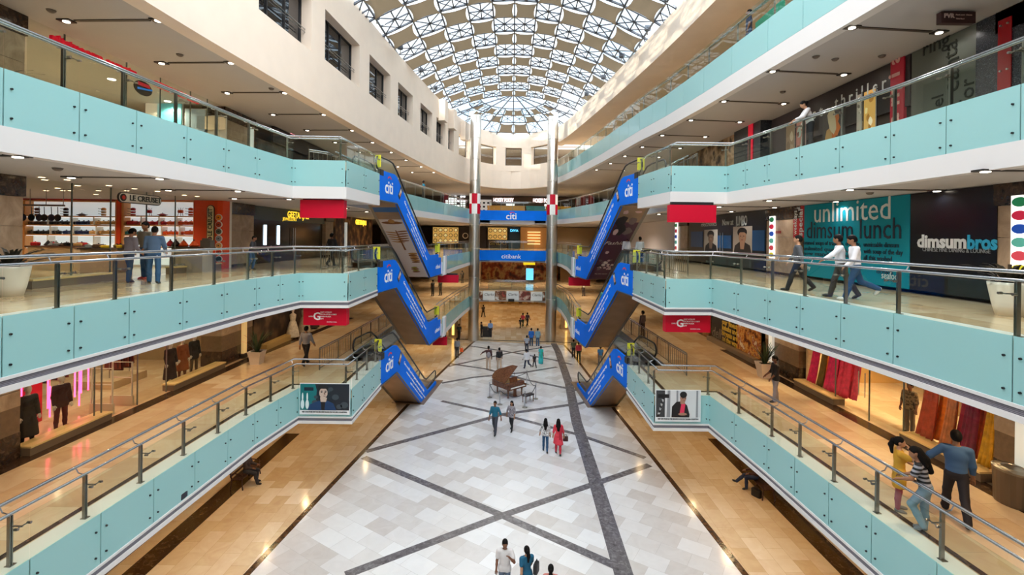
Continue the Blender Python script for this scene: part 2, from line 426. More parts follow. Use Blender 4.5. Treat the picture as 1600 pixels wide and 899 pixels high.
WALL = smooth_path([(-9.45, 2), (-9.3, 12), (-9.05, 16.8), (-8.7, 22), (-8.15, 30), (-7.35, 38), (-6.5, 45), (-5.6, 50), (-4.3, 54.2), (-2.3, 57), (0, 57.9), (2.3, 57), (4.4, 54.4)], 6)
OUT = [(23, -2), (23, 84), (-23, 84), (-23, -2)]
inner1 = L1L + VL + AL + BR + AR[::-1] + VR[::-1] + L1R[::-1]
inner2 = L2L + VL + AL + BR + AR[::-1] + VR[::-1] + L2R[::-1]
inner3 = L3L + F3L + BR + F3R[::-1] + L3R[::-1]
inner4 = [(-9.75, -2)] + offset_path(WALL, .3)[:-2] + [(4.6, 54.6)] + L4R[::-1]

# ------------------------------------------------------------------ ground floor, inlays
lineL = [P(385, 899, 0)[:2], P(500, 777, 0)[:2], P(640, 630, 0)[:2], P(716, 556, 0)[:2], P(742, 533, 0)[:2]]
lineR = [P(1165, 899, 0)[:2], P(1040, 740, 0)[:2], P(960, 640, 0)[:2], P(900, 560, 0)[:2], P(882, 540, 0)[:2]]
def extend(path, y):   # prolong backwards to Y = y
    a, b = path[0], path[1]; t = (y - a[1])/(b[1]-a[1]); return [(a[0]+(b[0]-a[0])*t*0.6, y)] + list(path)
lineL = extend(lineL, 3.0); lineR = extend(lineR, 3.0)
cen = [(lineL[0][0], -4)] + lineL + lineR[::-1] + [(lineR[0][0], -4)]
struct('floor', MB().prism(cen, -0.3, 0.0), M['marble'], 'pale grey marble tiled floor in the middle of the atrium', 'floor')
struct('floor', MB().prism([(lineL[0][0], -4)] + lineL + [lineR[-1], (6.5, 55), (30, 55), (30, 90), (-30, 90), (-30, -4)], -0.3, 0.0), M['beige'], 'marble floor coloured warm as if lamplit under the left galleries and at the far end', 'floor')
struct('floor', MB().prism([(lineR[0][0], -4)] + lineR + [(6.5, 55), (30, 55), (30, -4)], -0.3, 0.0), M['beige'], 'marble floor coloured warm as if lamplit under the right galleries', 'floor')
def strip(mb, a, b, w, z=0.004):
    a, b = Vector(a), Vector(b); d = (b-a).normalized(); n = Vector((-d.y, d.x))*w/2
    mb.prism([tuple(a+n), tuple(a-n), tuple(b-n), tuple(b+n)], -0.02, z)
mb = MB()
for a, b in zip(lineL, lineL[1:]): strip(mb, a, b, 0.22)
for a, b in zip(lineR, lineR[1:]): strip(mb, a, b, 0.22)
strip(mb, P(700, 530, 0)[:2], P(905, 536, 0)[:2], 0.3)
struct('trim_1', mb, M['inlay_brown'], 'narrow brown stone lines bordering the pale floor', 'floor inlay')
mb = MB()
def G(x, y): return P(x, y, 0)[:2]
wide = [G(975, 899), G(928, 745), G(901, 660), G(889, 600), G(872, 550), G(865, 537)]
wide = extend(wide, 4.0)
for a, b in zip(wide, wide[1:]): strip(mb, a, b, 0.62, 0.006)
struct('trim_2', mb, M['inlay'], 'broad dark grey stone band running the length of the floor', 'floor inlay')
mb = MB(); zi = 0.002
for a, b, wd in [((568, 715), (785, 806), .36), ((785, 806), (980, 893), .36), ((540, 899), (785, 806), .36), ((785, 806), (1015, 727), .36),
              ((690, 627), (785, 648), .3), ((785, 648), (905, 680), .3), ((905, 680), (1008, 716), .3), ((572, 706), (785, 648), .36), ((785, 648), (905, 631), .36), ((905, 631), (945, 622), .3),
              ((700, 573), (800, 551), .3), ((800, 551), (862, 541), .3), ((690, 599), (740, 590), .3), ((740, 590), (815, 583), .3), ((815, 583), (870, 574), .3),
              ((705, 569), (760, 577), .3), ((735, 541), (800, 551), .3), ((800, 551), (866, 563), .3), ((760, 577), (822, 594), .3), ((822, 594), (880, 606), .3), ((880, 606), (935, 618), .3), ((866, 563), (893, 570), .3)]:
    zi += .0007; strip(mb, G(*a), G(*b), wd, zi)
struct('trim_3', mb, M['inlay'], 'grey stone lines crossing diagonally on the pale floor', 'floor inlay')

# ------------------------------------------------------------------ upper floors, soffits, fascia bands
struct('floor', MB().prism(inner1 + OUT, Z1-0.35, Z1), M['beige2'], 'beige marble floor of the first gallery level', 'floor')
struct('floor', MB().prism(inner2 + OUT, Z2-0.35, Z2), M['beige2'], 'cream marble floor of the second gallery level', 'floor')
struct('floor', MB().prism(inner3 + OUT, Z3-0.35, Z3), M['beige2'], 'cream marble floor of the third gallery level', 'floor')
struct('floor', MB().prism(inner4 + OUT, Z4-0.35, Z4), M['beige2'], 'cream marble floor of the fourth level', 'floor')
S1, S2, S3, S4 = 3.27, 7.87, 12.30, 16.70
for inner, z, lb in ((inner1, S1, 'ceiling over the ground floor walkways'), (inner2, S2, 'ceiling over the first gallery level'),
                     (inner3, S3, 'ceiling over the second gallery level'), (inner4, S4, 'ceiling over the third gallery level')):
    struct('ceiling', MB().prism(inner + OUT, z, z+0.12), M['ceil'], 'beige ' + lb, 'ceiling')
# fourth level: right gallery ceiling and the beam that carries the roof
struct('ceiling', MB().prism([(p[0]+0.7, p[1]) for p in L4R] + [(23, 56), (23, -2)], 21.35, 21.5), M['cream'], 'cream ceiling above the right gallery under the roof', 'ceiling')
beam = [(9.15, 2), (9.1, 12), (8.95, 18), (8.75, 22), (8.3, 28), (7.55, 35), (6.7, 42), (5.9, 48), (5.2, 52), (4.4, 54.6)]
mb = MB().sweep(smooth_path(beam, 4), [(0, 21.3), (0, 23.0), (1.3, 23.0), (1.3, 21.3)], side=-1)
struct('trim_4', mb, M['cream'], 'cream edge beam carrying the roof along the right side', 'beam')
mb = MB()
for path, s, top, bot, o in ((L1L, 1, Z1-1.06, S1, 1), (L1R, -1, Z1-1.06, S1, 1), (L2L, 1, Z2-1.06, S2, 1), (L2R, -1, Z2-1.06, S2, 1)):
    mb.sweep(path, [(-0.06, top-0.06), (-0.06, top), (0.25, top), (0.25, top-0.06)], 0, s)
    mb.sweep(path, [(-0.02, bot+0.08), (-0.02, top-0.06), (0.25, top-0.06), (0.25, bot+0.08)], 1, s)
    mb.sweep(path, [(-0.06, bot-.02), (-0.06, bot+0.09), (0.25, bot+0.09), (0.25, bot-.02)], 0, s)
struct('trim_5', mb, [M['band'], M['grille']], 'grey grille band between white strips under the first and second gallery edges', 'fascia')
mb = MB()
for path, s, z, h in ((L3L, 1, S3, .47), (L3R, -1, S3, .47), (F3L, 1, S3, .47), (F3R, -1, S3, .47), (AL, 1, S2, .3), (AR, -1, S2, .3), (AL, 1, S1, .3), (AR, -1, S1, .3),
                      (BR, 1, S1, .42), (BR, 1, S2, .47), (BR, 1, S3, .47), (L4R, -1, S4, .62)):
    mb.sweep(path, [(-0.05, z-.02), (-0.05, z+h), (0.25, z+h), (0.25, z-.02)], 0, s)
for path, s, z in ((VL, 1, Z1), (VR, -1, Z1), (VL, 1, Z2), (VR, -1, Z2)):
    mb.sweep(path, [(0.0, z-1.33), (0.0, z-0.002), (0.25, z-0.002), (0.25, z-1.33)], 0, s)
for (x0, x1, y) in ((-8.1, -5.15, 35.7), (4.7, 7.3, 35.7)):
    for z in (Z1, Z2): mb.bx(x0, x1, y, y+0.25, z-1.33, z-0.3)
for inn, z in ((L1L, Z1), (L2L, Z2), (L3L, Z3)): mb.bx(-8.35, inn[-1][0], inn[-1][1]-0.25, inn[-1][1], z-1.3, z-0.002)
for inn, z in ((L1R, Z1), (L2R, Z2), (L3R, Z3)): mb.bx(inn[-1][0], 7.65, inn[-1][1]-0.25, inn[-1][1], z-1.3, z-0.002)
struct('trim_6', mb, M['band'], 'plain white fascia band along the upper gallery edges', 'fascia')
# dark stone strips: the lines on the gallery floors next to the balustrades and along the shopfronts
mb = MB()
for path, s in ((L1L, 1), (L1R, -1)):
    for a, b in zip(offset_path(path, 0.62, s), offset_path(path, 0.62, s)[1:]): strip(mb, a, b, 0.14, 0.0)
mb.v = [(x, y, z + Z1 + 0.004) for x, y, z in mb.v]
k = MB()
for (a, b) in (((-13.35, 3), (-12.9, 25)), ((12.1, 3), (12.0, 27)), ((-12.9, 25), (-12, 36))): strip(k, a, b, 0.5)
mb.add([(x, y, z + Z1) for x, y, z in k.v], k.f)
k2 = MB()
strip(k2, (-11.85, 4), (-11.75, 26), 0.75, 0.003); strip(k2, (11.2, 4), (11.1, 26), 0.75, 0.003)
mb.add(k2.v, k2.f)
struct('trim_7', mb, M['emperador'], 'dark brown stone strips along shopfronts and gallery edges', 'floor inlay')

mb = MB()
for path, s, z in ((L1L, 1, Z1), (L1R, -1, Z1), (L2L, 1, Z2), (L2R, -1, Z2)): mb.sweep(path, [(0.0, z-.03), (0.0, z+.012), (.5, z+.012), (.5, z-.03)], 0, s)
struct('trim_10', mb, mat('#e4dfd8', .3, name='white_ledge_stone'), 'white stone ledge along the gallery edges behind the glass', 'ledge')
# ------------------------------------------------------------------ left upper wall with its row of square windows, and the far end wall
# the wall is a curved slab; openings are left between piers
def arclen(path):
    s = [0]
    for a, b in zip(path, path[1:]): s.append(s[-1] + math.hypot(b[0]-a[0], b[1]-a[1]))
    return s
WS = arclen(WALL)
def wall_at(t):
    for i in range(len(WS)-1):
        if WS[i] <= t <= WS[i+1]:
            u = (t-WS[i])/(WS[i+1]-WS[i]); a, b = WALL[i], WALL[i+1]
            d = Vector((b[0]-a[0], b[1]-a[1])).normalized()
            return Vector((a[0]+(b[0]-a[0])*u, a[1]+(b[1]-a[1])*u)), Vector((-d.y, d.x)), d
    d = Vector((WALL[-1][0]-WALL[-2][0], WALL[-1][1]-WALL[-2][1])).normalized()
    return Vector(WALL[-1]), Vector((-d.y, d.x)), d
def t_of_pixel(x):    # arc position where the wall is seen in pixel column x (looked up on the wall line itself)
    best = None
    for i in range(0, 2400):
        t = WS[-1]*i/2400; p, n, d = wall_at(t)
        if p.y < 9: continue
        px = CX + F*p.x/p.y*1.0 + TH*F*(20-ZC)/p.y
        e = abs(px - x)
        if best is None or e < best[0]: best = (e, t)
    return best[1]
ops = [(t_of_pixel(a), t_of_pixel(b)) for a, b in [(405, 487), (508, 562), (577, 610), (622, 645), (657, 675.5), (682, 696), (700.5, 709), (717, 734), (748, 775), (790, 815), (830, 857)]]
ZB, ZW0, ZW1, ZTOP = 16.63, 18.7, 21.55, 23.2
def wz(a, b):
    y = wall_at((a+b)/2)[0].y; u = max(0, min(1, (y-20)/36)); return 18.75+.65*u**.8, 21.1+.42*u**.8
ops = [(ops[0][0]-6.2, ops[0][0]-1.5)] + ops
mb = MB()
def wall_seg(t0, t1, z0, z1, th=0.55):
    n = max(1, int((t1-t0)/1.2)); 
    for i in range(n):
        a, b = t0+(t1-t0)*i/n, t0+(t1-t0)*(i+1)/n
        pa, na, _ = wall_at(a); pb, nb, _ = wall_at(b)
        q = [tuple(pa), tuple(pb), tuple(pb+nb*th), tuple(pa+na*th)]
        mb.prism(q, z0, z1)
T1 = WS[-1]
wall_seg(0, T1, ZB, ZW0); wall_seg(0, T1, ZW1, ZTOP)
for a, b in ops: wall_seg(a, b, ZW0, wz(a, b)[0]); wall_seg(a, b, wz(a, b)[1], ZW1)
ed = [0] + [v for o in ops for v in o] + [T1]
for a, b in zip(ed[::2], ed[1::2]): wall_seg(a, b, ZW0, ZW1)
struct('wall_left', mb, M['cream'], 'cream upper wall with a row of square openings on the left and across the far end', 'wall')
for i, (a, b) in enumerate(ops):
    pa, na, _ = wall_at(a); pb, nb, _ = wall_at(b); d = (pb-pa).normalized(); n = Vector((-d.y, d.x)); L = (pb-pa).length
    ZW0, ZW1 = wz(a, b)
    loc = ((pa.x+pb.x)/2 + n.x*.5, (pa.y+pb.y)/2+n.y*.5, ZW0)
    k = MB()
    def wp(s, off, z): q = pa + d*s + n*off; return (q.x, q.y, z)
    for s in ((0.03, L*.33, L*0.66, L-0.03) if i < 8 else (.03, L-.03)): k.bar(wp(s, .5, ZW0), wp(s, .5, ZW1), 0.07)
    for z in (ZW0+.03, ZW1-.03): k.bar(wp(0, .5, z), wp(L, .5, z), 0.06)
    w_ = k.build('window_%d' % (i+1), M['black'], loc=loc)
    tag(w_, ('square dark glazed opening in the cream upper wall' if i < 8 else 'square opening in the far end wall'), 'window', 'square openings of the upper wall', 'structure')
    g = MB(); g.prism([(wp(0, .52, 0)[:2]), (wp(L, .52, 0)[:2]), (wp(L, .55, 0)[:2]), (wp(0, .55, 0)[:2])], ZW0, ZW1)
    g.build('pane', M['darkglass'] if i < 8 else M['shopglass'], w_, loc)
    rr = MB(); rr.tube([wp(0, .3, ZW0+.95), wp(L, .3, ZW0+.95)], .025, 6); rr.tube([wp(0, .3, ZW0+.82), wp(L, .3, ZW0+.82)], .02, 6)
    rr.build('guard_rail', M['steel'], w_, loc)
# a dim room behind the far openings
struct('wall_back', MB().bx(-9, 9, 64, 64.3, 18.4, 23), mat('#8a7d70', .7, name='brown_wall'), 'brown wall behind the far upper openings', 'wall')
struct('ceiling', MB().prism([(-12, 58.8), (12, 58.8), (12, 64), (-12, 64)], 21.6, 21.8), M['ceil'], 'ceiling behind the far upper openings', 'ceiling')

# ------------------------------------------------------------------ the two tall steel columns
def column(x, y, nm, lab):
    root = thing('steel_column', (x, y, 0), lab, 'column', None)
    tag(root, kind='structure')
    k = MB(); r = .56
    z = 0.0
    for zz in (4.4, 6.6, 9.6, 12.0, 14.2, 16.6, 18.8, 21.0, 23.4):
        k.lathe([(r, z+.02), (r, zz-.02), (r-.015, zz)], n=28); z = zz
    k.build('shaft', M['chrome'], root, smooth=False)
    p = MB()
    c = 0
    for t0 in range(6):
        for j, (za, zb) in enumerate(((13.15, 14.2), (14.2, 15.25))):
            a0, a1 = 2*PI*t0/6, 2*PI*(t0+1)/6
            vs = [((r+.012)*math.cos(a), (r+.012)*math.sin(a), zz) for zz in (za, zb) for a in [a0+(a1-a0)*q/4 for q in range(5)]]
            p.add(vs, [(q, q+1, q+6, q+5) for q in range(4)], 0 if (t0+j) % 2 else 1)
    p.build('red_and_white_wrap', [M['red'], M['white_paint']], root)
    return root
column(-3.9, 49.9, '', 'tall polished steel column left of the far bridges')
column(4.15, 50.1, '', 'tall polished steel column right of the far bridges')
# ================================================================== glazed roof: lattice, panes, fabric shades
Y0R, NROW, DR = 49.75, 15, 2.22
XE = [0, 1.4, 2.95, 4.6, 6.3, 8.0, 9.3]
def zr(x): return 25.5 - 2.5*(x/8.5)**2
def zdome(r): return 25.5 - 2.25*(r/7.2)**2
frame_mb = MB(); shade_list = []
def rbar(p, q, w): frame_mb.bar(p, q, w, w)
def rp(x, y): return (x, y, zr(x))
for k in range(NROW + 1):
    y = Y0R - k*DR
    for s in (-1, 1):
        for a, b in zip(XE, XE[1:]): rbar(rp(s*a, y), rp(s*b, y), .105)
for s in (-1, 1):
    for j, x in enumerate(XE):
        if s > 0 and j == 0: continue
        rbar(rp(s*x, Y0R), rp(s*x, Y0R - NROW*DR), .09)
def fan(cx0, cx1, y0, y1):   # mid cross and the four diagonals of one glazed bay
    xm, ym = (cx0+cx1)/2, (y0+y1)/2
    rbar(rp(xm, y0), rp(xm, y1), .07); rbar(rp(cx0, ym), rp(cx1, ym), .07)
    for a, b in ((cx0, y0), (cx1, y0), (cx0, y1), (cx1, y1)): rbar(rp(a, b), rp(xm, ym), .06)
    rbar(rp(cx0, ym), rp(xm, y1), .048); rbar(rp(cx1, ym), rp(xm, y1), .048)
def sail(fn, n=6):   # fn(u,v) -> point; edges drawn in between the four corners
    vs = []; fs = []
    for i in range(n+1):
        for j in range(n+1):
            u, v = i/n*2-1, j/n*2-1
            uu = u*(1-.22*(1-v*v)); vv = v*(1-.22*(1-u*u))
            vs.append(fn((uu+1)/2, (vv+1)/2))
    for i in range(n):
        for j in range(n): fs.append((i*(n+1)+j, i*(n+1)+j+1, (i+1)*(n+1)+j+1, (i+1)*(n+1)+j))
    return vs, fs
for k in range(NROW):
    y1, y0 = Y0R - k*DR, Y0R - (k+1)*DR
    for s in (-1, 1):
        for j in range(len(XE)-1):
            x0, x1 = XE[j]*s, XE[j+1]*s
            if (k+j) % 2 == 0:
                if j < 5: shade_list.append(sail(lambda u, v, x0=x0, x1=x1, y0=y0, y1=y1: (x0+(x1-x0)*u, y0+(y1-y0)*v, zr(x0+(x1-x0)*u) - .14)))
            else: fan(x0, x1, y0, y1)
RD = [0, 3.4, 4.6, 5.8, 7.3]; NS = 12
def dp(r, a): return (r*math.cos(a), Y0R + r*math.sin(a), zdome(r))
for r in RD[1:]:
    for i in range(24): rbar(dp(r, PI*i/24), dp(r, PI*(i+1)/24), .09)
for i in range(NS+1): rbar(dp(.3 if i % 2 == 0 else 3.4, PI*i/NS), dp(7.6, PI*i/NS), .09)
for i in range(24): rbar(dp(1.8, PI*i/24), dp(1.8, PI*(i+1)/24), .06)
for q in range(1, 4):
    for i in range(NS):
        j = (i-NS//2) if i >= NS//2 else (NS//2-1-i)
        a0, a1 = PI*i/NS, PI*(i+1)/NS; r0, r1 = RD[q], RD[q+1]
        if (q+j) % 2 == 1: shade_list.append(sail(lambda u, v, a0=a0, a1=a1, r0=r0, r1=r1: tuple(Vector(dp(r0+(r1-r0)*v, a0+(a1-a0)*u)) - Vector((0, 0, .14)))))
        else:
            am, rm = (a0+a1)/2, (r0+r1)/2
            for (r, a) in ((r0, a0), (r0, a1), (r1, a0), (r1, a1), (r0, am), (r1, am)): rbar(dp(r, a), dp(rm, am), .045)
tag(frame_mb.build('trim_8', M['frame'], fix=False), 'grey steel lattice of the vaulted glass roof', 'roof frame', None, 'structure')
g = MB()
nx = 16
vs = [(-9.3+18.6*i/nx, y, zr(-9.3+18.6*i/nx)+.09) for y in (Y0R-NROW*DR, Y0R) for i in range(nx+1)]
g.add(vs, [(i, i+1, nx+2+i, nx+1+i) for i in range(nx)])
vs = [dp(r, PI*i/24) for r in (0.001, 2, 4, 6, 7.7) for i in range(25)]; vs = [(x, y, z+.09) for x, y, z in vs]
g.add(vs, [(q*25+i, q*25+i+1, (q+1)*25+i+1, (q+1)*25+i) for q in range(4) for i in range(24)])
tag(g.build('window_20', M['roofglass']), 'glass panes of the vaulted atrium roof', 'skylight', None, 'structure')
POLY = WALL + L4R[::-1]
def inside(x, y):
    c = False; n = len(POLY)
    for i in range(n):
        (x0, y0), (x1, y1) = POLY[i], POLY[i-1]
        if (y0 > y) != (y1 > y) and x < (x1-x0)*(y-y0)/(y1-y0)+x0: c = not c
    return c
shade_list = [s_ for s_ in shade_list if s_[0][0][1] < 44 or sum(inside(v[0], v[1]) for v in s_[0]) > .8*len(s_[0])]
for vs, fs in shade_list:
    c = Vector((0, 0, 0))
    for v in vs: c += Vector(v)
    c /= len(vs)
    o = MB().add(vs, fs).build('fabric_shade', M['fabric'], loc=c, smooth=True)
    tag(o, 'beige fabric shade panel with curved-in edges stretched below the glass roof lattice', 'shade', 'fabric shades under the roof')
# white stub blocks on the wall top near the far left end, and small floodlights along the springing line
mb = MB()
for x in (688, 703, 722):
    t = t_of_pixel(x); p, n, d = wall_at(t); c = p - n*.25
    mb.obox((c.x, c.y, 22.2 if x < 715 else 21.9), (d.x, d.y, 0), 1.1, (n.x, n.y, 0), .6, (0, 0, 1), 1.9)
struct('trim_9', mb, M['cream'], 'cream stub blocks on the curved wall under the roof edge', 'corbel')
FLOOD = 3000
def flood(x, y, z, yaw):
    spot((x, y, z+.1), FLOOD, (1, .96, .9), 62, .9, .2, (-.45 if yaw > 0 else .45, 1, -.24), 'flood_fill')  # fill light added at each floodlight, aimed to brighten the far end
    r = thing('floodlight', (x, y, z), 'small grey floodlight clamped on the roof edge above the cream wall', 'light', 'floodlights along the roof edge', yaw)
    MB().bar((0, 0, -.25), (0, 0, .12), .06).build('bracket', M['dsteel'], r)
    k = MB(); k.tube([(0, -.18, .15), (0, .12, .2)], [.17, .2], 12); k.build('housing', M['frame'], r)
for y in (27.9, 32.4, 36.8, 41.2):
    for i in range(len(WALL)-1):
        if WALL[i][1] <= y < WALL[i+1][1]:
            flood(WALL[i][0]+.35, y, 23.35, R(-60)); break
bs = smooth_path(beam, 4)
for y in (24.5, 28.9, 33.3, 37.8, 42.2):
    for i in range(len(bs)-1):
        if bs[i][1] <= y < bs[i+1][1]:
            flood(bs[i][0]-.3, y, 23.3, R(60)); break
# ================================================================== glass balustrades
def balustrade(label, path, side, zf, film=(-1.06, .05), step=1.65, top=.97, far=False, cut=None, filmed=True, posts=True, inset=.2, rails=True, group=None):
    path = resample(path, step)
    mid = path[len(path)//2]
    root = thing('glass_balustrade', (mid[0], mid[1], zf), label, 'balustrade', group)
    L0 = Vector((mid[0], mid[1], zf))
    nr = path_normals(path, side)
    for i, (a, b) in enumerate(zip(path, path[1:])):
        a, b = Vector(a), Vector(b); d = (b-a).normalized(); n = Vector((-d.y, d.x))*side
        ln = (b-a).length
        if ln < .25: continue
        a2, b2 = a + d*.012, b - d*.012
        def pl(z0, z1, t0=-.035, t1=-.015):
            k = MB(); q = [tuple(a2+n*t0), tuple(b2+n*t0), tuple(b2+n*t1), tuple(a2+n*t1)]
            if side < 0: q = q[::-1]
            return k.prism(q, zf+z0, zf+z1)
        if filmed:
            k = pl(*film)
            if not far:
                for s in (.13, ln-.13):
                    for z in (film[0]+.2, film[1]-.35):
                        c = a + d*s - n*.035
                        k.cyl((c.x, c.y, zf+z), (c.x-n.x*.03, c.y-n.y*.03, zf+z), .021, 8, 1)
            k.build('frosted_panel', [M['film'], M['black']], root, L0)
        pl(film[1] if filmed else .04, top - .04).build('glass_panel', M['clear'], root, L0)
    if posts:
        for i, (p, n) in enumerate(zip(path, nr)):
            if i == len(path)-1 and far: continue
            p = Vector(p); n = n.normalized()
            d = Vector((-n.y, n.x))
            q = p + n*inset + d*(.13 if not far else 0)
            k = MB()
            if far: k.bar((q.x, q.y, zf), (q.x, q.y, zf+.93), .05)
            else:
                k.obox((q.x, q.y, zf+.47), (d.x, d.y, 0), .022, (n.x, n.y, 0), .075, (0, 0, 1), .94)
                k.obox((q.x+d.x*.035, q.y+d.y*.035, zf+.47), (d.x, d.y, 0), .022, (n.x, n.y, 0), .06, (0, 0, 1), .94)
                k.obox((q.x, q.y, zf+.012), (d.x, d.y, 0), .12, (n.x, n.y, 0), .12, (0, 0, 1), .024)
                c = p + d*.13
                k.bar((q.x, q.y, zf+.74), (c.x-n.x*.03, c.y-n.y*.03, zf+.74), .022)
                for s in (-.13, .10): k.cyl((c.x-n.x*.05+d.x*s, c.y-n.y*.05+d.y*s, zf+.74), (c.x+n.x*.02+d.x*s, c.y+n.y*.02+d.y*s, zf+.74), .025, 8)
                k.bar((c.x+d.x*-.14, c.y+d.y*-.14, zf+.74), (c.x+d.x*.11, c.y+d.y*.11, zf+.74), .018)
            po = k.build('post', M['dsteel'], root, L0)
            if not far:
                h = p + n*(inset+.22) + d*.13
                k = MB(); k.tube([(q.x, q.y, zf+.97), (q.x*.7+h.x*.3, q.y*.7+h.y*.3, zf+.955), (q.x*.25+h.x*.75, q.y*.25+h.y*.75, zf+.98), (h.x, h.y, zf+1.08)], .013, 6)
                k.build('bracket', M['steel'], po, (0, 0, 0)).location = -L0
    if rails:
        n = 6 if far else 10
        q = offset_path(path, inset, side); k = MB(); k.tube([(x, y, zf+.965) for x, y in q], .03, n); k.build('rail', M['steel'], root, L0, smooth=True)
        q = offset_path(path, inset+.22, side); k = MB(); k.tube([(x, y, zf+1.1) for x, y in q], .036, n); k.build('handrail', M['steel'], root, L0, smooth=True)
    return root
balustrade('long glass balustrade with teal band along the left edge of the first gallery', L1L, 1, Z1)
balustrade('long glass balustrade with teal band along the right edge of the first gallery', L1R, -1, Z1)
balustrade('long glass balustrade with teal band along the left edge of the second gallery', L2L, 1, Z2)
balustrade('long glass balustrade with teal band along the right edge of the second gallery', L2R, -1, Z2)
balustrade('long glass balustrade with teal band along the left edge of the third gallery', L3L, 1, Z3)
balustrade('long glass balustrade with teal band along the right edge of the third gallery', L3R, -1, Z3)
balustrade('glass balustrade with pale teal band along the fourth level right gallery under the roof beam', L4R, -1, Z4, far=True, step=2.2)
balustrade('far curving glass balustrade of the third gallery behind the left escalators', F3L, 1, Z3, far=True, step=2.2)
balustrade('far curving glass balustrade of the third gallery behind the right escalators', F3R, -1, Z3, far=True, step=2.2)
for pth, s, z, lb in ((AL, 1, Z1, 'first gallery on the far left arm'), (AR, -1, Z1, 'first gallery on the far right arm'), (AL, 1, Z2, 'second gallery on the far left arm'), (AR, -1, Z2, 'second gallery on the far right arm')):
    balustrade('far glass balustrade of the ' + lb + ' beside the steel column', pth, s, z, far=True, step=2.2, film=(-1.0, .05))
for z, lb in ((Z1, 'lowest far bridge above the shoe posters'), (Z2, 'middle far bridge above the blue bank banner'), (Z3, 'top far bridge above the blue banner')):
    balustrade('clear glass balustrade on the ' + lb, BR, 1, z, far=True, step=2.6, filmed=False)
# steel picket fences around the escalator wells
def fence(path, z, label):
    mid = path[len(path)//2]
    root = thing('picket_fence', (mid[0], mid[1], z), label, 'fence', None); L0 = (mid[0], mid[1], z)
    build_each('picket', lambda k, p: k.bar((p[0], p[1], z+.06), (p[0], p[1], z+.92), .02), resample(path, .24), M['dsteel'], root, L0)
    k = MB(); k.tube([(x, y, z+1.0) for x, y in path], .03, 6); k.tube([(x, y, z+.92) for x, y in path], .02, 6); k.tube([(x, y, z+.08) for x, y in path], .015, 6)
    k.build('handrail', M['steel'], root, L0)
    build_each('post', lambda k, p: k.bar((p[0], p[1], z), (p[0], p[1], z+1.0), .05), resample(path, 1.8), M['dsteel'], root, L0)
for z, nm in ((Z1, 'first'), (Z2, 'second')):
    fence([(-8.75, 22.0), (-8.62, 24), (-8.35, 35.9), (-7.3, 36.0)], z, 'steel picket fence beside the left escalator well on the %s gallery' % nm)
    fence([(8.0, 21.8), (7.9, 24), (7.6, 35.9), (6.6, 36.0)], z, 'steel picket fence beside the right escalator well on the %s gallery' % nm)
fence([(-9.6, 22.6), (-9.0, 23.3), (-8.9, 26)], Z3, 'steel picket fence beside the left escalator head on the third gallery')
fence([(8.6, 22.4), (8.75, 24), (8.8, 26.5)], Z3, 'steel picket fence beside the right escalator head on the third gallery')
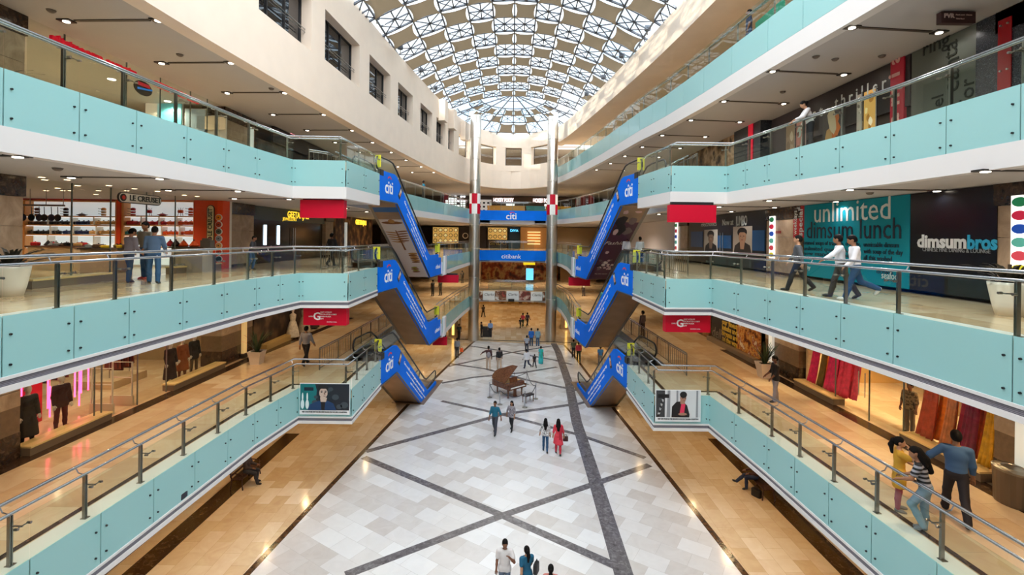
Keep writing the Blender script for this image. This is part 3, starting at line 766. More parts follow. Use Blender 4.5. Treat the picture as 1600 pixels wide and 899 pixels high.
# ================================================================== escalators
TAN = math.tan(R(35))
def escalator(A, B, zt, zb, out, label, poster=None, ground=False):
    """A: inner corner at the upper end, B: inner corner at the lower end (plan); out: +1 when the outer side lies to the left of A->B"""
    A, B = Vector(A), Vector(B); e = (B-A); LEN = e.length; e = e.normalized(); v = Vector((-e.y, e.x))*out; WID = 1.62
    root = thing('escalator', (A.x, A.y, zb), label, 'escalator', None); L0 = Vector((A.x, A.y, zb))
    def W(u, s, z): q = A + e*u + v*s; return Vector((q.x, q.y, z))
    u1 = 2.4; u2 = u1 + (zt-zb)/TAN
    u3 = LEN
    up = [(0, zt+.02), (.45, zt+.02), (.5, zt+.28), (u1-.35, zt+.3), (u1, zt+.22), (u1+.4, zt-.05)]
    up += [(u2-.3, zb+.42), (u2+.1, zb+.28), (u3-.75, zb+.28), (u3-.7, zb+.02), (u3, zb+.02)]
    if ground:
        ug = u1 + (zt-1.25-zb)/TAN
        lo = [(u3, zb), (ug, zb), (u1, zt-1.25), (0, zt-1.25)]
    else:
        lo = [(u3, zb-1.25), (u2+.05, zb-1.25), (u1, zt-1.25), (0, zt-1.25)]
    prof = up + lo
    def wall(s0, s1, mats, nm):
        k = MB(); n = len(prof)
        vs = [W(u, s0, z) for u, z in prof] + [W(u, s1, z) for u, z in prof]
        k.add(vs, [tuple(range(n)), tuple(range(2*n-1, n-1, -1))] + [(i, i+n, (i+1) % n + n, (i+1) % n) for i in range(n)])
        return k.build(nm, mats, root, L0)
    inner = wall(0, .1, M['blue'], 'blue_side_panel')
    wall(WID-.1, WID, M['dsteel'], 'outer_side_panel')
    # underside trough
    k = MB(); lo2 = [(u, z+.02) for u, z in lo]
    for (ua, za), (ub, zb_) in zip(lo2, lo2[1:]):
        vs = [W(ua, .03, za), W(ub, .03, zb_), W(ub, WID-.03, zb_), W(ua, WID-.03, za), W(ua, .03, za+.06), W(ub, .03, zb_+.06), W(ub, WID-.03, zb_+.06), W(ua, WID-.03, za+.06)]
        k.add(vs, [(0, 1, 2, 3), (7, 6, 5, 4), (0, 4, 5, 1), (1, 5, 6, 2), (2, 6, 7, 3), (3, 7, 4, 0)])
    und = k.build('underside', M['bronze'], root, L0)
    k = MB()   # edge trims of the underside
    for s in (-.015, WID+.015):
        pts = [W(u, s, z) for u, z in lo]
        for p, q in zip(pts, pts[1:]): k.bar(p, q, .07, .05)
    k.build('edge_trim', M['dsteel'], root, L0)
    # steps
    k = MB(); n = int((u2-u1)/.3); du = (u2-u1)/n; dz = (zt-zb)/n
    pr = [(.4, zt)] + [(u1, zt)]
    for i in range(n): pr += [(u1+du*i, zt-dz*(i+1)), (u1+du*(i+1), zt-dz*(i+1))]
    pr += [(u3-.3, zb+.005)]
    for (ua, za), (ub, zb_) in zip(pr, pr[1:]):
        vs = [W(ua, .33, za), W(ub, .33, zb_), W(ub, WID-.33, zb_), W(ua, WID-.33, za)]
        k.add(vs, [(0, 1, 2, 3)])
    k.build('steps', mat('#3b3c40', .45, .6, name='step_metal'), root, L0)
    # decks between the panels and the steps
    k = MB()
    dk = [(.3, zt+.2), (u1, zt+.2), (u2, zb+.2), (u3-.4, zb+.2)]
    for s0, s1 in ((.1, .34), (WID-.34, WID-.1)):
        for (ua, za), (ub, zb_) in zip(dk, dk[1:]):
            k.add([W(ua, s0, za), W(ub, s0, zb_), W(ub, s1, zb_), W(ua, s1, za), W(ua, s0, za-.2), W(ub, s0, zb_-.2), W(ub, s1, zb_-.2), W(ua, s1, za-.2)], [(0, 1, 2, 3), (3, 2, 6, 7), (0, 1, 5, 4), (4, 5, 6, 7)])
    k.build('deck', M['dsteel'], root, L0)
    for s in (.2, WID-.2):
        def arc(c_u, c_z, r, a0, a1, m=7): return [(c_u + r*math.cos(a0+(a1-a0)*i/m), c_z + r*math.sin(a0+(a1-a0)*i/m)) for i in range(m+1)]
        hr = [(.55, zt+.32)] + arc(.3, zt+.66, .33, -PI/2, -PI*1.5)[0:] + [(u1-.7, zt+.99), (u1-.1, zt+.93), (u1+.5, zt+.6)] + [(u2-.4, zb+1.25), (u2+.2, zb+.98)] + [(u3-.75, zb+.97)] + arc(u3-.5, zb+.64, .33, PI/2, -PI/2) + [(u3-.8, zb+.31)]
        k = MB(); k.tube([W(u, s, z) for u, z in hr], .045, 7); k.build('handrail', M['rubber'], root, L0, smooth=True)
        gl = hr[1:-1]
        k = MB(); base = [(u3-.6, zb+.2), (u2, zb+.2), (u1, zt+.2), (.4, zt+.2)]
        pts = gl + base; nn = len(pts)
        vs = [W(u, s-.006, z) for u, z in pts] + [W(u, s+.006, z) for u, z in pts]
        k.add(vs, [tuple(range(nn)), tuple(range(2*nn-1, nn-1, -1))] + [(i, i+nn, (i+1) % nn+nn, (i+1) % nn) for i in range(nn)])
        k.build('glass_panel', M['clear'], root, L0)
    # yellow board at the head, plus one at the foot
    for u, z in ((.15, zt), (u3-.35, zb)):
        if ground and u > 3: continue
        k = MB(); c = W(u, .2, z+.72); k.obox(c, v.to_3d(), .36, e.to_3d(), .03, (0, 0, 1), .62); k.build('yellow_board', M['yellow'], root, L0)
    # dark skirting gap at the head
    k = MB(); k.obox(W(.25, .06, zt+.16), e.to_3d(), .4, v.to_3d(), .16, (0, 0, 1), .3); k.build('end_cap', M['dark'], root, L0)
    # lettering on the inner panel; read from the atrium side
    ux = (e if out > 0 else -e).to_3d()   # reading direction seen from the inner side
    if out > 0: ux = e.to_3d()
    nx_ = -v.to_3d()
    def at(u, z): return W(u, -.002, z)
    # seen from inside (looking along +v) the reading direction
    rd = nx_.cross(Vector((0, 0, 1))) * -1
    def put(*a, **kw): k = MB(); text(k, *a, **kw); k.build('lettering', M['white_paint'], inner, L0)
    put('citi', .95, at(1.25, zt-.52), rd, (0, 0, 1), bold=.012, lift=0)
    put('citibank', .42, at(u3-.85 if not ground else u3-1.2, zb-.62 if not ground else zb+.12), rd, (0, 0, 1), lift=0) if not ground else None
    sl = (W(u2, 0, zb) - W(u1, 0, zt)).normalized()
    rs = sl if sl.dot(rd) > 0 else -sl
    up_ = Vector((0, 0, 1)) - rs*rs.z; up_.normalize()
    mu, mz = (u1+u2)/2, (zt+zb)/2
    for dzv, s, st in ((-.15, .23, 'Get a credit card that gives you more every day'), (-.50, .17, 'rewards on dining and shopping all year round'), (-.80, .15, 'apply now and save on every bill')):
        uo = mu + (.1 if dzv > -.4 else .5)
        put(st, s, at(uo, mz+dzv - (uo-mu)*TAN), rs, up_, lift=0, width=min(5.2, .62*len(st)*s*1.05))
    k = MB()
    c = at(1.32, zt-.12); pts = [(.30*math.cos(t), .22*math.sin(t)) for t in [R(25)+R(130)*i/10 for i in range(11)]] + [(.23*math.cos(t), .15*math.sin(t)) for t in [R(155)-R(130)*i/10 for i in range(11)]]
    k.plate(c, rd, (0, 0, 1), pts, .01); k.build('red_arc', mat('#d8202f', .4, name='red_lettering'), inner, L0)
    k = MB(); c = at(u1+.55, zt-.62); k.plate(c, rs, up_, [(-.2, -.33), (.12, -.38), (.2, .3), (-.12, .36)], .012, 0); k.plate(c + nx_*.012, rs, up_, [(-.13, -.2), (.09, -.24), (.13, .18), (-.08, .24)], .006, 1)
    k.plate(c + nx_*.018, rs, up_, [(-.05, -.2), (.08, -.24), (.1, 0), (-.02, .05)], .005, 2)
    k.build('phone_picture', [M['black'], mat('#d9d7d2', .4, name='pale_print'), mat('#d36a3c', .5, name='orange_print')], inner, L0)
    # printed poster on the sloping underside
    if poster:
        p0 = W(u1+.05, 0, zt-1.25); dirn = (W(u2, 0, zb) - W(u1, 0, zt)).normalized(); Ls = (W(u2, 0, zb)-W(u1, 0, zt)).length
        vv = v.to_3d(); nn = dirn.cross(vv); nn = nn if nn.z < 0 else -nn
        poster(root, p0 + nn*.004, dirn, vv, nn, Ls, WID, L0)
    if ground:
        k = MB(); k.add([W(8.2 - 1.2, -.25, 0), W(u3+.3, -.25, 0), W(u3+.3, WID+.25, 0), W(8.2-1.2, WID+.25, 0), W(7.0, -.25, .05), W(u3+.3, -.25, .05), W(u3+.3, WID+.25, .05), W(7.0, WID+.25, .05)],
                       [(4, 5, 6, 7), (0, 1, 5, 4), (1, 2, 6, 5), (2, 3, 7, 6), (3, 0, 4, 7)]); k.build('landing_plate', M['bronze'], root, L0)
    return root
def quadp(mb, p0, du, dv, nn, pts, lift, mi):
    vs = [p0 + du*a + dv*b + nn*lift for a, b in pts]; n = len(vs)
    vs2 = [q + nn*.003 for q in vs]
    mb.add(vs + vs2, [tuple(range(n)), tuple(range(2*n-1, n-1, -1))] + [(i, (i+1) % n, n+(i+1) % n, n+i) for i in range(n)], mi)
def poster_light(root, p0, du, dv, nn, L, Wd, L0):
    k = MB(); a, b = .08, Wd-.08
    quadp(k, p0, du, dv, nn, [(.05, a), (L-.1, a), (L-.1, b), (.05, b)], 0, 0)
    quadp(k, p0, du, dv, nn, [(.05, a), (.75, a), (.75, b), (.05, b)], .004, 1)
    rr = random.Random(3)
    def leaf(u, w, ln, th, mi, sk=0.0):
        pts = [(u + th*math.sin(t)*.5 + sk*math.cos(t)*ln, w + ln*.5*math.cos(t)) for t in [2*PI*i/12 for i in range(12)]]
        quadp(k, p0, du, dv, nn, pts, .006 + rr.random()*.003, mi)
    leaf(1.75, .8, 1.3, .28, 2); leaf(1.6, .8, .4, .35, 3)
    for i, u in enumerate((2.6, 2.85, 3.1, 3.35, 3.6)): leaf(u, .45+.04*i, .75, .13, 2, .08); leaf(u+.12, 1.1-.03*i, .8, .12, 3, -.08)
    quadp(k, p0, du, dv, nn, [(2.5, .77), (4.6, .72), (4.6, .84), (2.5, .84)], .008, 2)
    for i in range(6): leaf(5.0+.2*i, .42+.03*(i % 2), .6, .2, 2 if i % 2 else 3, .05)
    for i in range(4): leaf(6.7+.18*i, .75, .45+.1*(i % 2), .18, 2 if i % 2 else 4, .05)
    k.build('printed_poster', [mat('#cfc4bd', .4, name='pale_poster'), mat('#1d5a94', .4, name='deep_blue_print'), mat('#7d4a1c', .5, name='brown_print'), mat('#a8763a', .5, name='ochre_print'), mat('#8c8a2a', .5, name='olive_print')], root, L0)
def poster_dark(root, p0, du, dv, nn, L, Wd, L0):
    k = MB(); a, b = .08, Wd-.08
    quadp(k, p0, du, dv, nn, [(.05, a), (L-.1, a), (L-.1, b), (.05, b)], 0, 0)
    rr = random.Random(5)
    def blob(u, w, r1, r2, mi, n=12): quadp(k, p0, du, dv, nn, [(u + r1*math.sin(t)*(.8+.4*rr.random()), w + r2*math.cos(t)*(.8+.4*rr.random())) for t in [2*PI*i/n for i in range(n)]], .006+.01*rr.random(), mi)
    for u, w, r1, r2, mi in ((.5, .45, .18, .15, 1), (.45, 1.2, .1, .22, 1), (1.3, .45, .5, .3, 2), (1.2, .5, .25, .16, 1), (1.3, 1.1, .35, .25, 3), (2.2, .55, .55, .35, 2), (2.4, .4, .3, .14, 1), (2.3, 1.05, .35, .3, 3), (4.6, .5, .18, .12, 1)):
        blob(u, w, r1, r2, mi)
    for i in range(26): blob(5.5+rr.random()*1.3, .25+rr.random()*1.0, .12, .1, rr.choice([1, 2, 3, 4]))
    uxd = dv if du.cross(dv).dot(nn) < 0 else -dv
    rd = -dv if nn.cross(-dv).z > 0 else dv
    text(k, 'Fashion', .5, p0 + du*3.55 + dv*.8 + nn*.01, nn.cross(-du)*-1 if False else rd, nn.cross(rd), depth=.003, mi=4, shear=.3)
    text(k, 'the new season', .14, p0 + du*7.2 + dv*.8 + nn*.01, rd, nn.cross(rd), depth=.003, mi=4)
    k.build('printed_poster', [mat('#43122f', .35, name='plum_poster'), mat('#c9a6a0', .5, name='skin_print'), mat('#1a1016', .5, name='black_print'), mat('#6d5a58', .5, name='grey_print'), mat('#d8c8b8', .5, name='pale_script')], root, L0)
ESL = ((-6.42, 23.75), (-5.3, 35.55)); ESR = ((5.75, 23.55), (4.78, 35.55))
escalator(ESL[0], ESL[1], Z1, 0.0, 1, 'lowest left escalator with blue side panel going down to the pale floor', ground=True)
escalator((-6.55, 23.75), (-5.25, 35.7), Z2, Z1, 1, 'middle left escalator with blue side panel and plain brown underside')
escalator((-6.6, 23.85), (-5.25, 35.7), Z3, Z2, 1, 'topmost left escalator with pale printed poster on its underside', poster_light)
escalator(ESR[0], ESR[1], Z1, 0.0, -1, 'lowest right escalator with blue side panel going down to the pale floor', ground=True)
escalator((5.98, 23.55), (4.75, 35.7), Z2, Z1, -1, 'middle right escalator with blue side panel and plain brown underside')
escalator((6.2, 23.75), (4.75, 35.7), Z3, Z2, -1, 'topmost right escalator with plum printed poster on its underside', poster_dark)
# ================================================================== figures: smooth bodies grown from tapered limbs, clothes as their own shells
def _block(lo, shape, vox, pmin, pmax):
    i0 = np.maximum(0, np.floor((pmin-lo)/vox).astype(int)); i1 = np.minimum(np.array(shape), np.ceil((pmax-lo)/vox).astype(int)+1)
    return i0, i1
def sdf_mesh(prims, vox, k=0.03, cuts=()):
    """prims: ('c', p, r, q, r2) round cones, ('e', c, radii, 3x3 or None) ellipsoids; cuts: (point, normal) half-spaces removed on the normal's side"""
    mn = np.full(3, 1e9); mx = -mn
    for p in prims:
        if p[0] == 'c': pts = np.array([p[1], p[3]]); r = max(p[2], p[4])
        else: pts = np.array([p[1]]); r = max(p[2])
        mn = np.minimum(mn, pts.min(0)-r); mx = np.maximum(mx, pts.max(0)+r)
    mn -= 3*vox+.01; mx += 3*vox+.01
    shape = np.ceil((mx-mn)/vox).astype(int)+1
    D = np.full(shape, 1.0, np.float32); mg = k+2*vox
    ax = [mn[i]+vox*np.arange(shape[i]) for i in range(3)]
    for p in prims:
        if p[0] == 'c':
            a, b = np.array(p[1], float), np.array(p[3], float); r = max(p[2], p[4])
            i0, i1 = _block(mn, shape, vox, np.minimum(a, b)-r-mg, np.maximum(a, b)+r+mg)
        else:
            a = np.array(p[1], float); r = max(p[2]); i0, i1 = _block(mn, shape, vox, a-r-mg, a+r+mg)
        X = ax[0][i0[0]:i1[0], None, None]; Y = ax[1][None, i0[1]:i1[1], None]; Z = ax[2][None, None, i0[2]:i1[2]]
        if p[0] == 'c':
            ba = b-a; L2 = max(1e-9, ba@ba)
            t = np.clip(((X-a[0])*ba[0]+(Y-a[1])*ba[1]+(Z-a[2])*ba[2])/L2, 0, 1)
            d = np.sqrt((X-a[0]-t*ba[0])**2+(Y-a[1]-t*ba[1])**2+(Z-a[2]-t*ba[2])**2) - (p[2]+(p[4]-p[2])*t)
        else:
            u, v, w_ = X-a[0], Y-a[1], Z-a[2]
            if p[3] is not None:
                m = p[3]; u, v, w_ = m[0][0]*u+m[1][0]*v+m[2][0]*w_, m[0][1]*u+m[1][1]*v+m[2][1]*w_, m[0][2]*u+m[1][2]*v+m[2][2]*w_
            rr = p[2]; q = np.sqrt((u/rr[0])**2+(v/rr[1])**2+(w_/rr[2])**2); d = (q-1)*min(rr)
        S = D[i0[0]:i1[0], i0[1]:i1[1], i0[2]:i1[2]]
        h = np.maximum(k-np.abs(S-d), 0)/k
        S[...] = np.minimum(S, d)-h*h*k*.25
    for pt, n in cuts:
        D[...] = np.maximum(D, (ax[0][:, None, None]-pt[0])*n[0]+(ax[1][None, :, None]-pt[1])*n[1]+(ax[2][None, None, :]-pt[2])*n[2])
    return surface_nets(D, mn, vox)
def surface_nets(D, mn, vox):
    ins = D < 0; sx, sy, sz = D.shape
    cs = (sx-1, sy-1, sz-1)
    cnt = np.zeros(cs, np.int16); acc = np.zeros(cs+(3,), np.float32)
    for ax_ in range(3):
        for u in (0, 1):
            for v in (0, 1):
                o = [0, 0, 0]; oth = [i for i in range(3) if i != ax_]; o[oth[0]] = u; o[oth[1]] = v
                o2 = list(o); o2[ax_] = 1
                s1 = tuple(slice(o[i], o[i]+cs[i]) for i in range(3)); s2 = tuple(slice(o2[i], o2[i]+cs[i]) for i in range(3))
                c = ins[s1] != ins[s2]
                if not c.any(): continue
                idx = np.nonzero(c); a = D[s1][idx]; b = D[s2][idx]; t = a/(a-b)
                pos = np.zeros((len(a), 3), np.float32); pos[:, oth[0]] = u; pos[:, oth[1]] = v; pos[:, ax_] = t
                acc[idx] += pos; cnt[idx] += 1
    act = cnt > 0; idm = np.full(cs, -1, np.int32); n = int(act.sum()); idm[act] = np.arange(n)
    ijk = np.argwhere(act).astype(np.float32)
    V = mn + vox*(ijk + acc[act]/cnt[act][:, None])
    Fs = []
    for ax_ in range(3):
        oth = [(ax_+1) % 3, (ax_+2) % 3]
        s1 = [slice(1, cs[i]) for i in range(3)]; s1[ax_] = slice(0, cs[ax_]); s2 = list(s1); s2[ax_] = slice(1, cs[ax_]+1)
        A, B = ins[tuple(s1)], ins[tuple(s2)]; c = A != B
        idx = np.argwhere(c)
        if not len(idx): continue
        off = np.ones(3, int); off[ax_] = 0; idx = idx+off
        def cell(d0, d1):
            q = idx.copy(); q[:, oth[0]] += d0; q[:, oth[1]] += d1; return idm[q[:, 0], q[:, 1], q[:, 2]]
        quad = np.stack([cell(-1, -1), cell(0, -1), cell(0, 0), cell(-1, 0)], 1)
        fl = ~A[c]
        quad[fl] = quad[fl][:, ::-1]
        Fs.append(quad)
    return V, (np.concatenate(Fs) if Fs else np.zeros((0, 4), int))
def np_obj(name, V, Q, m, parent, extra=None):
    vs = [tuple(map(float, p)) for p in V]; fs = [tuple(map(int, q)) for q in Q]
    if extra: n = len(vs); vs += extra.v; fs += [tuple(i+n for i in f) for f in extra.f]
    me = bpy.data.meshes.new(name); me.from_pydata(vs, [], fs); me.materials.append(m)
    me.polygons.foreach_set('use_smooth', [True]*len(me.polygons)); me.update()
    o = bpy.data.objects.new(name, me); COL.objects.link(o); o.parent = parent; return o
SKIN = {'d': mat('#7a4f38', .55, name='brown_skin'), 'm': mat('#9a6a4c', .55, name='tan_skin'), 'l': mat('#b98a6a', .55, name='light_brown_skin')}
HAIR = mat('#0d0a09', .7, spec=.15, name='black_hair')
def rotx(a): c, s = math.cos(a), math.sin(a); return np.array([[1, 0, 0], [0, c, -s], [0, s, c]])
def rotz(a): c, s = math.cos(a), math.sin(a); return np.array([[c, -s, 0], [s, c, 0], [0, 0, 1]])
WALK = dict(L=(22, 6), R=(-18, 24), aL=(-18, 6, 12), aR=(20, 6, 18))
STAND = dict(L=(3, 3), R=(-2, 2), aL=(4, 8, 12), aR=(2, 8, 14))
def person(foot, face, H, label, pose=STAND, skin='m', top='#667080', sleeve='short', hem=.97, bottom='#2b3442', legs='trousers', shoes='#1d1a18', hair='short',
           female=False, vox=None, group=None, cat='person', name='person', fingers=None, seat=None, topmat=None, botmat=None, skinmat=None, hairmat=None, flare=0.0, sash=None):
    s = H/1.75
    f = Vector((face[0], face[1])).normalized(); yaw = math.atan2(-f.x, f.y)
    root = thing(name, foot, label, cat, group, yaw)
    px = 750*H/max(4, math.hypot(foot[0], foot[1]))
    if vox is None: vox = .011 if px > 110 else .015 if px > 70 else .021
    fine = (vox <= .012) if fingers is None else fingers
    sw = .172 if female else .19
    lean = R(-pose.get('lean', 0)); Rl = rotx(lean); tw = rotz(R(pose.get('twist', 0))); hip = np.array([0, 0, .94])
    def up(p): return hip + Rl @ tw @ (np.array(p, float)-hip)
    hy, hp = pose.get('head', (0, 0)); Rh = rotz(R(-hy)) @ rotx(R(-hp)); nk = np.array([0, -.005, 1.53])
    HS = 1.1
    def hd(p): return up(nk + Rh @ (np.array(p, float)-nk)*HS)
    Rhead = Rl @ tw @ Rh
    body = []; C = lambda p, r, q, r2: ('c', p, r, q, r2)
    E_ = lambda p, r, m=None: ('e', p, r, m)
    RT = Rl @ tw
    chest = E_(up((0, 0, 1.29)), (.155 if female else .168, .108, .19), RT); belly = E_(up((0, .005, 1.1)), (.128 if female else .146, .102, .17), RT)
    pel = E_((0, 0, .95), (.162, .112, .12))
    torso = [chest, belly, C(up((-sw+.05, 0, 1.415)), .058, up((sw-.05, 0, 1.415)), .058), C(up((-.05, 0, 1.45)), .05, up((.05, 0, 1.45)), .05)]
    if female: torso += [E_(up((-.07, .085, 1.27)), (.06, .055, .06), RT), E_(up((.07, .085, 1.27)), (.06, .055, .06), RT)]
    head = [E_(hd((0, .005, 1.655)), (.073, .093, .095), Rhead), E_(hd((0, .035, 1.595)), (.056, .06, .062), Rhead), C(hd((0, .095, 1.635)), .012, hd((0, .108, 1.61)), .015),
            E_(hd((-.074, 0, 1.63)), (.012, .022, .032), Rhead), E_(hd((.074, 0, 1.63)), (.012, .022, .032), Rhead), C(hd((0, .088, 1.575)), .012, hd((0, .086, 1.572)), .012)]
    head = [(h_[0], h_[1], tuple(v*HS for v in h_[2]), h_[3]) if h_[0] == 'e' else h_ for h_ in head]
    neck = [C(up((0, -.012, 1.42)), .056, hd((0, 0, 1.57)), .052)]
    legs_j = {}; bot = []
    for sd, kx in (('L', -1), ('R', 1)):
        a, b = pose[sd][0], pose[sd][1]; sp = pose[sd][2] if len(pose[sd]) > 2 else 2
        h0 = np.array([kx*.085, 0, .92]); a_, ab = R(a), R(a-b)
        kn = h0 + .43*np.array([kx*math.sin(R(sp)), math.sin(a_)*math.cos(R(sp)), -math.cos(a_)*math.cos(R(sp))])
        an = kn + .42*np.array([kx*math.sin(R(sp))*.3, math.sin(ab), -math.cos(ab)])
        ph = ab*.75 if ab < 0 else ab*.5
        fd = np.array([kx*.12, math.cos(ph), math.sin(ph)]); dn = np.array([0, math.sin(ph), -math.cos(ph)])
        legs_j[sd] = (h0, kn, an, fd, dn)
    low = min(min((an+dn*.075)[2], (an+fd*.17+dn*.06)[2]) for (_, _, an, fd, dn) in legs_j.values())
    dz = -low if seat is None else seat - .90
    shoe = []
    for sd in 'LR':
        h0, kn, an, fd, dn = legs_j[sd]
        bot += [C(h0, .084, kn, .056), C(kn, .056, kn*.55+an*.45 + np.array([0, -.012, 0]), .054), C(kn*.55+an*.45+np.array([0, -.012, 0]), .054, an, .037)]
        shoe += [C(an+dn*.03-fd*.02, .045, an+dn*.045+fd*.1, .042), C(an+dn*.045+fd*.1, .042, an+dn*.052+fd*.155, .034)]
    arms = []; sleeves = []; hands = []; ftubes = MB(); wr = {}
    for sd, kx in (('aL', -1), ('aR', 1)):
        fa, oa, eb = pose[sd][:3]; inn = pose[sd][3] if len(pose[sd]) > 3 else 0
        s0 = np.array([kx*sw, 0, 1.41]); F_, O_ = R(fa), R(oa)
        def dirv(f_, o_): return np.array([kx*math.sin(o_), math.sin(f_)*math.cos(o_), -math.cos(f_)*math.cos(o_)])
        el = s0 + .29*dirv(F_, O_); d2 = dirv(R(fa+eb), R(oa*.5-inn)); w_ = el + .25*d2
        s0, el, w_ = up(s0), up(el), up(w_); d2 = (w_-el)/np.linalg.norm(w_-el)
        arms += [C(s0, .052, el, .04), C(el, .041, el*.6+w_*.4, .04), C(el*.6+w_*.4, .04, w_, .027)]
        wr[sd] = w_
        ls = pose.get('sl', None)
        if sleeve == 'short': sleeves += [C(s0, .074, s0*.42+el*.58, .072)]
        elif sleeve == 'long': sleeves += [C(s0, .073, el, .063), C(el, .063, w_-d2*.015, .044)]
        elif sleeve == 'half': sleeves += [C(s0, .066, el, .056), C(el, .056, el*.75+w_*.25, .052)]
        side = np.cross(d2, np.array([0, 0, 1.0])); 
        if np.linalg.norm(side) < .2: side = np.array([0, 1.0, 0])
        side /= np.linalg.norm(side); nrm = np.cross(side, d2)
        pc = w_ + d2*.055
        # across the palm: side; fingers fan over it, slightly curled toward nrm
        cr = -nrm if nrm[2] > 0 else nrm
        hands += [C(w_, .026, w_+d2*.03, .028), C(w_+d2*.04-side*.018, .022, w_+d2*.08-side*.026, .016), C(w_+d2*.04+side*.018, .022, w_+d2*.08+side*.026, .016)]
        for q, (o, ln) in enumerate(((-.032, .062), (-.011, .078), (.011, .072), (.031, .055))):
            b0 = w_+d2*.085+side*o; m0 = b0+d2*ln*.55+cr*.010; e0 = m0+d2*ln*.4+cr*.024
            if fine: hands += [C(b0, .0095, m0, .009), C(m0, .009, e0, .0075)]
            else: ftubes.tube([tuple(b0-d2*.02), tuple(m0), tuple(e0)], [.0095, .009, .0065], 5)
        t0 = w_+d2*.03-side*.03*kx; t1 = t0+d2*.035-side*.03*kx+cr*.01; t2 = t1+d2*.03-side*.004*kx+cr*.012
        if fine: hands += [C(t0, .013, t1, .0115), C(t1, .0115, t2, .009)]
        else: ftubes.tube([tuple(t0), tuple(t1), tuple(t2)], [.013, .011, .008], 5)
    sh = np.array([0, 0, dz])
    def shift(pr):
        out = []
        for p in pr:
            if p[0] == 'c': out.append(('c', np.array(p[1])+sh, p[2], np.array(p[3])+sh, p[4]))
            else: out.append(('e', np.array(p[1])+sh, p[2], p[3]))
        return out
    def infl(pr, d): return [(p[0], p[1], p[2]+d, p[3], p[4]+d) if p[0] == 'c' else (p[0], p[1], tuple(v+d for v in p[2]), p[3]) for p in pr]
    upn = RT @ np.array([0, 0, 1.0])
    def emit(nm, prims, m, k=.03, cuts=(), v=None, extra=None):
        vv = v or vox
        V, Q = sdf_mesh(shift(prims), vv, k, [(np.array(p)+sh, n) for p, n in cuts])
        if len(V): return np_obj(nm, V*s, Q, m, root, extra)
    ftubes.v = [tuple((np.array(p)+sh)*s) for p in ftubes.v]
    skm = skinmat or SKIN[skin]
    feet = [C(legs_j[q][2]+legs_j[q][4]*.03, .03, legs_j[q][2]+legs_j[q][4]*.05+legs_j[q][3]*.13, .026) for q in 'LR']
    bv = min(vox, .0075) if fine and px > 130 else vox
    emit('body', infl(torso+[pel], -.014) + head + neck + infl(bot, -.006) + arms + hands + feet, skm, .022, v=bv, extra=None if fine else ftubes)
    tm = topmat or mat(top, .8, name='cloth'); bm_ = botmat or mat(bottom, .8, name='cloth')
    cuts = [(up((0, 0, 1.475)), upn)]
    pr = infl(torso, .012 if female else .022) + sleeves
    if hem < .9:   # long tunic
        zt = hem
        pr += [E_((0, 0, .95), (.185, .135, .14))]
        lm = [(legs_j['L'][0]+legs_j['L'][1])/2, (legs_j['R'][0]+legs_j['R'][1])/2]
        t = min(1.0, max(0.1, (.92-zt)/.43))
        for q in 'LR':
            h0, kn, an = legs_j[q][:3]
            tgt = h0+(kn-h0)*t if zt > .49 else kn+(an-kn)*min(1, (.49-zt)/.42)
            pr += [C(h0, .105, (h0+tgt)/2, .11+flare*.5), C((h0+tgt)/2, .11+flare*.5, tgt, .105+flare)]
            pr += [C((h0*[.2, 1, 1]+tgt*[.2, 1, 1])/2, .1+flare*.5, tgt*[.2, 1, 1], .1+flare)]
        cuts += [((0, 0, zt-.03), (0, 0, -1.0))]
    else:
        pr += [E_(up((0, 0, .99)), (.166, .122, .1), RT)]
        cuts += [((0, 0, hem-.03), (0, 0, -1.0))]
    emit('shirt' if hem > .75 else 'tunic', pr, tm, .03, cuts)
    if legs == 'trousers':
        emit('trousers', infl(bot, .016) + infl([pel], .012) + [C(legs_j[q][2]*.5+legs_j[q][1]*.5, .062, legs_j[q][2]+legs_j[q][4]*.02, .058) for q in 'LR'], bm_, .03, [((0, 0, 1.03), (0, 0, 1.0))])
    elif legs == 'slim': emit('trousers', infl(bot, .008) + infl([pel], .008), bm_, .025, [((0, 0, 1.03), (0, 0, 1.0))])
    elif legs == 'skirt':
        pr = infl([pel], .015)
        for q in 'LR':
            h0, kn, an = legs_j[q][:3]; pr += [C(h0, .11, kn, .13), C(kn, .13, an, .15), C(h0*[.2, 1, 1], .11, an*[.2, 1, 1], .15)]
        emit('skirt', pr, bm_, .05, [((0, 0, 1.03), (0, 0, 1.0)), ((0, 0, min(legs_j[q][2][2] for q in 'LR')-.03), (0, 0, -1.0))])
    if shoes: emit('shoes', shoe, mat(shoes, .5, name='shoe_leather'), .02)
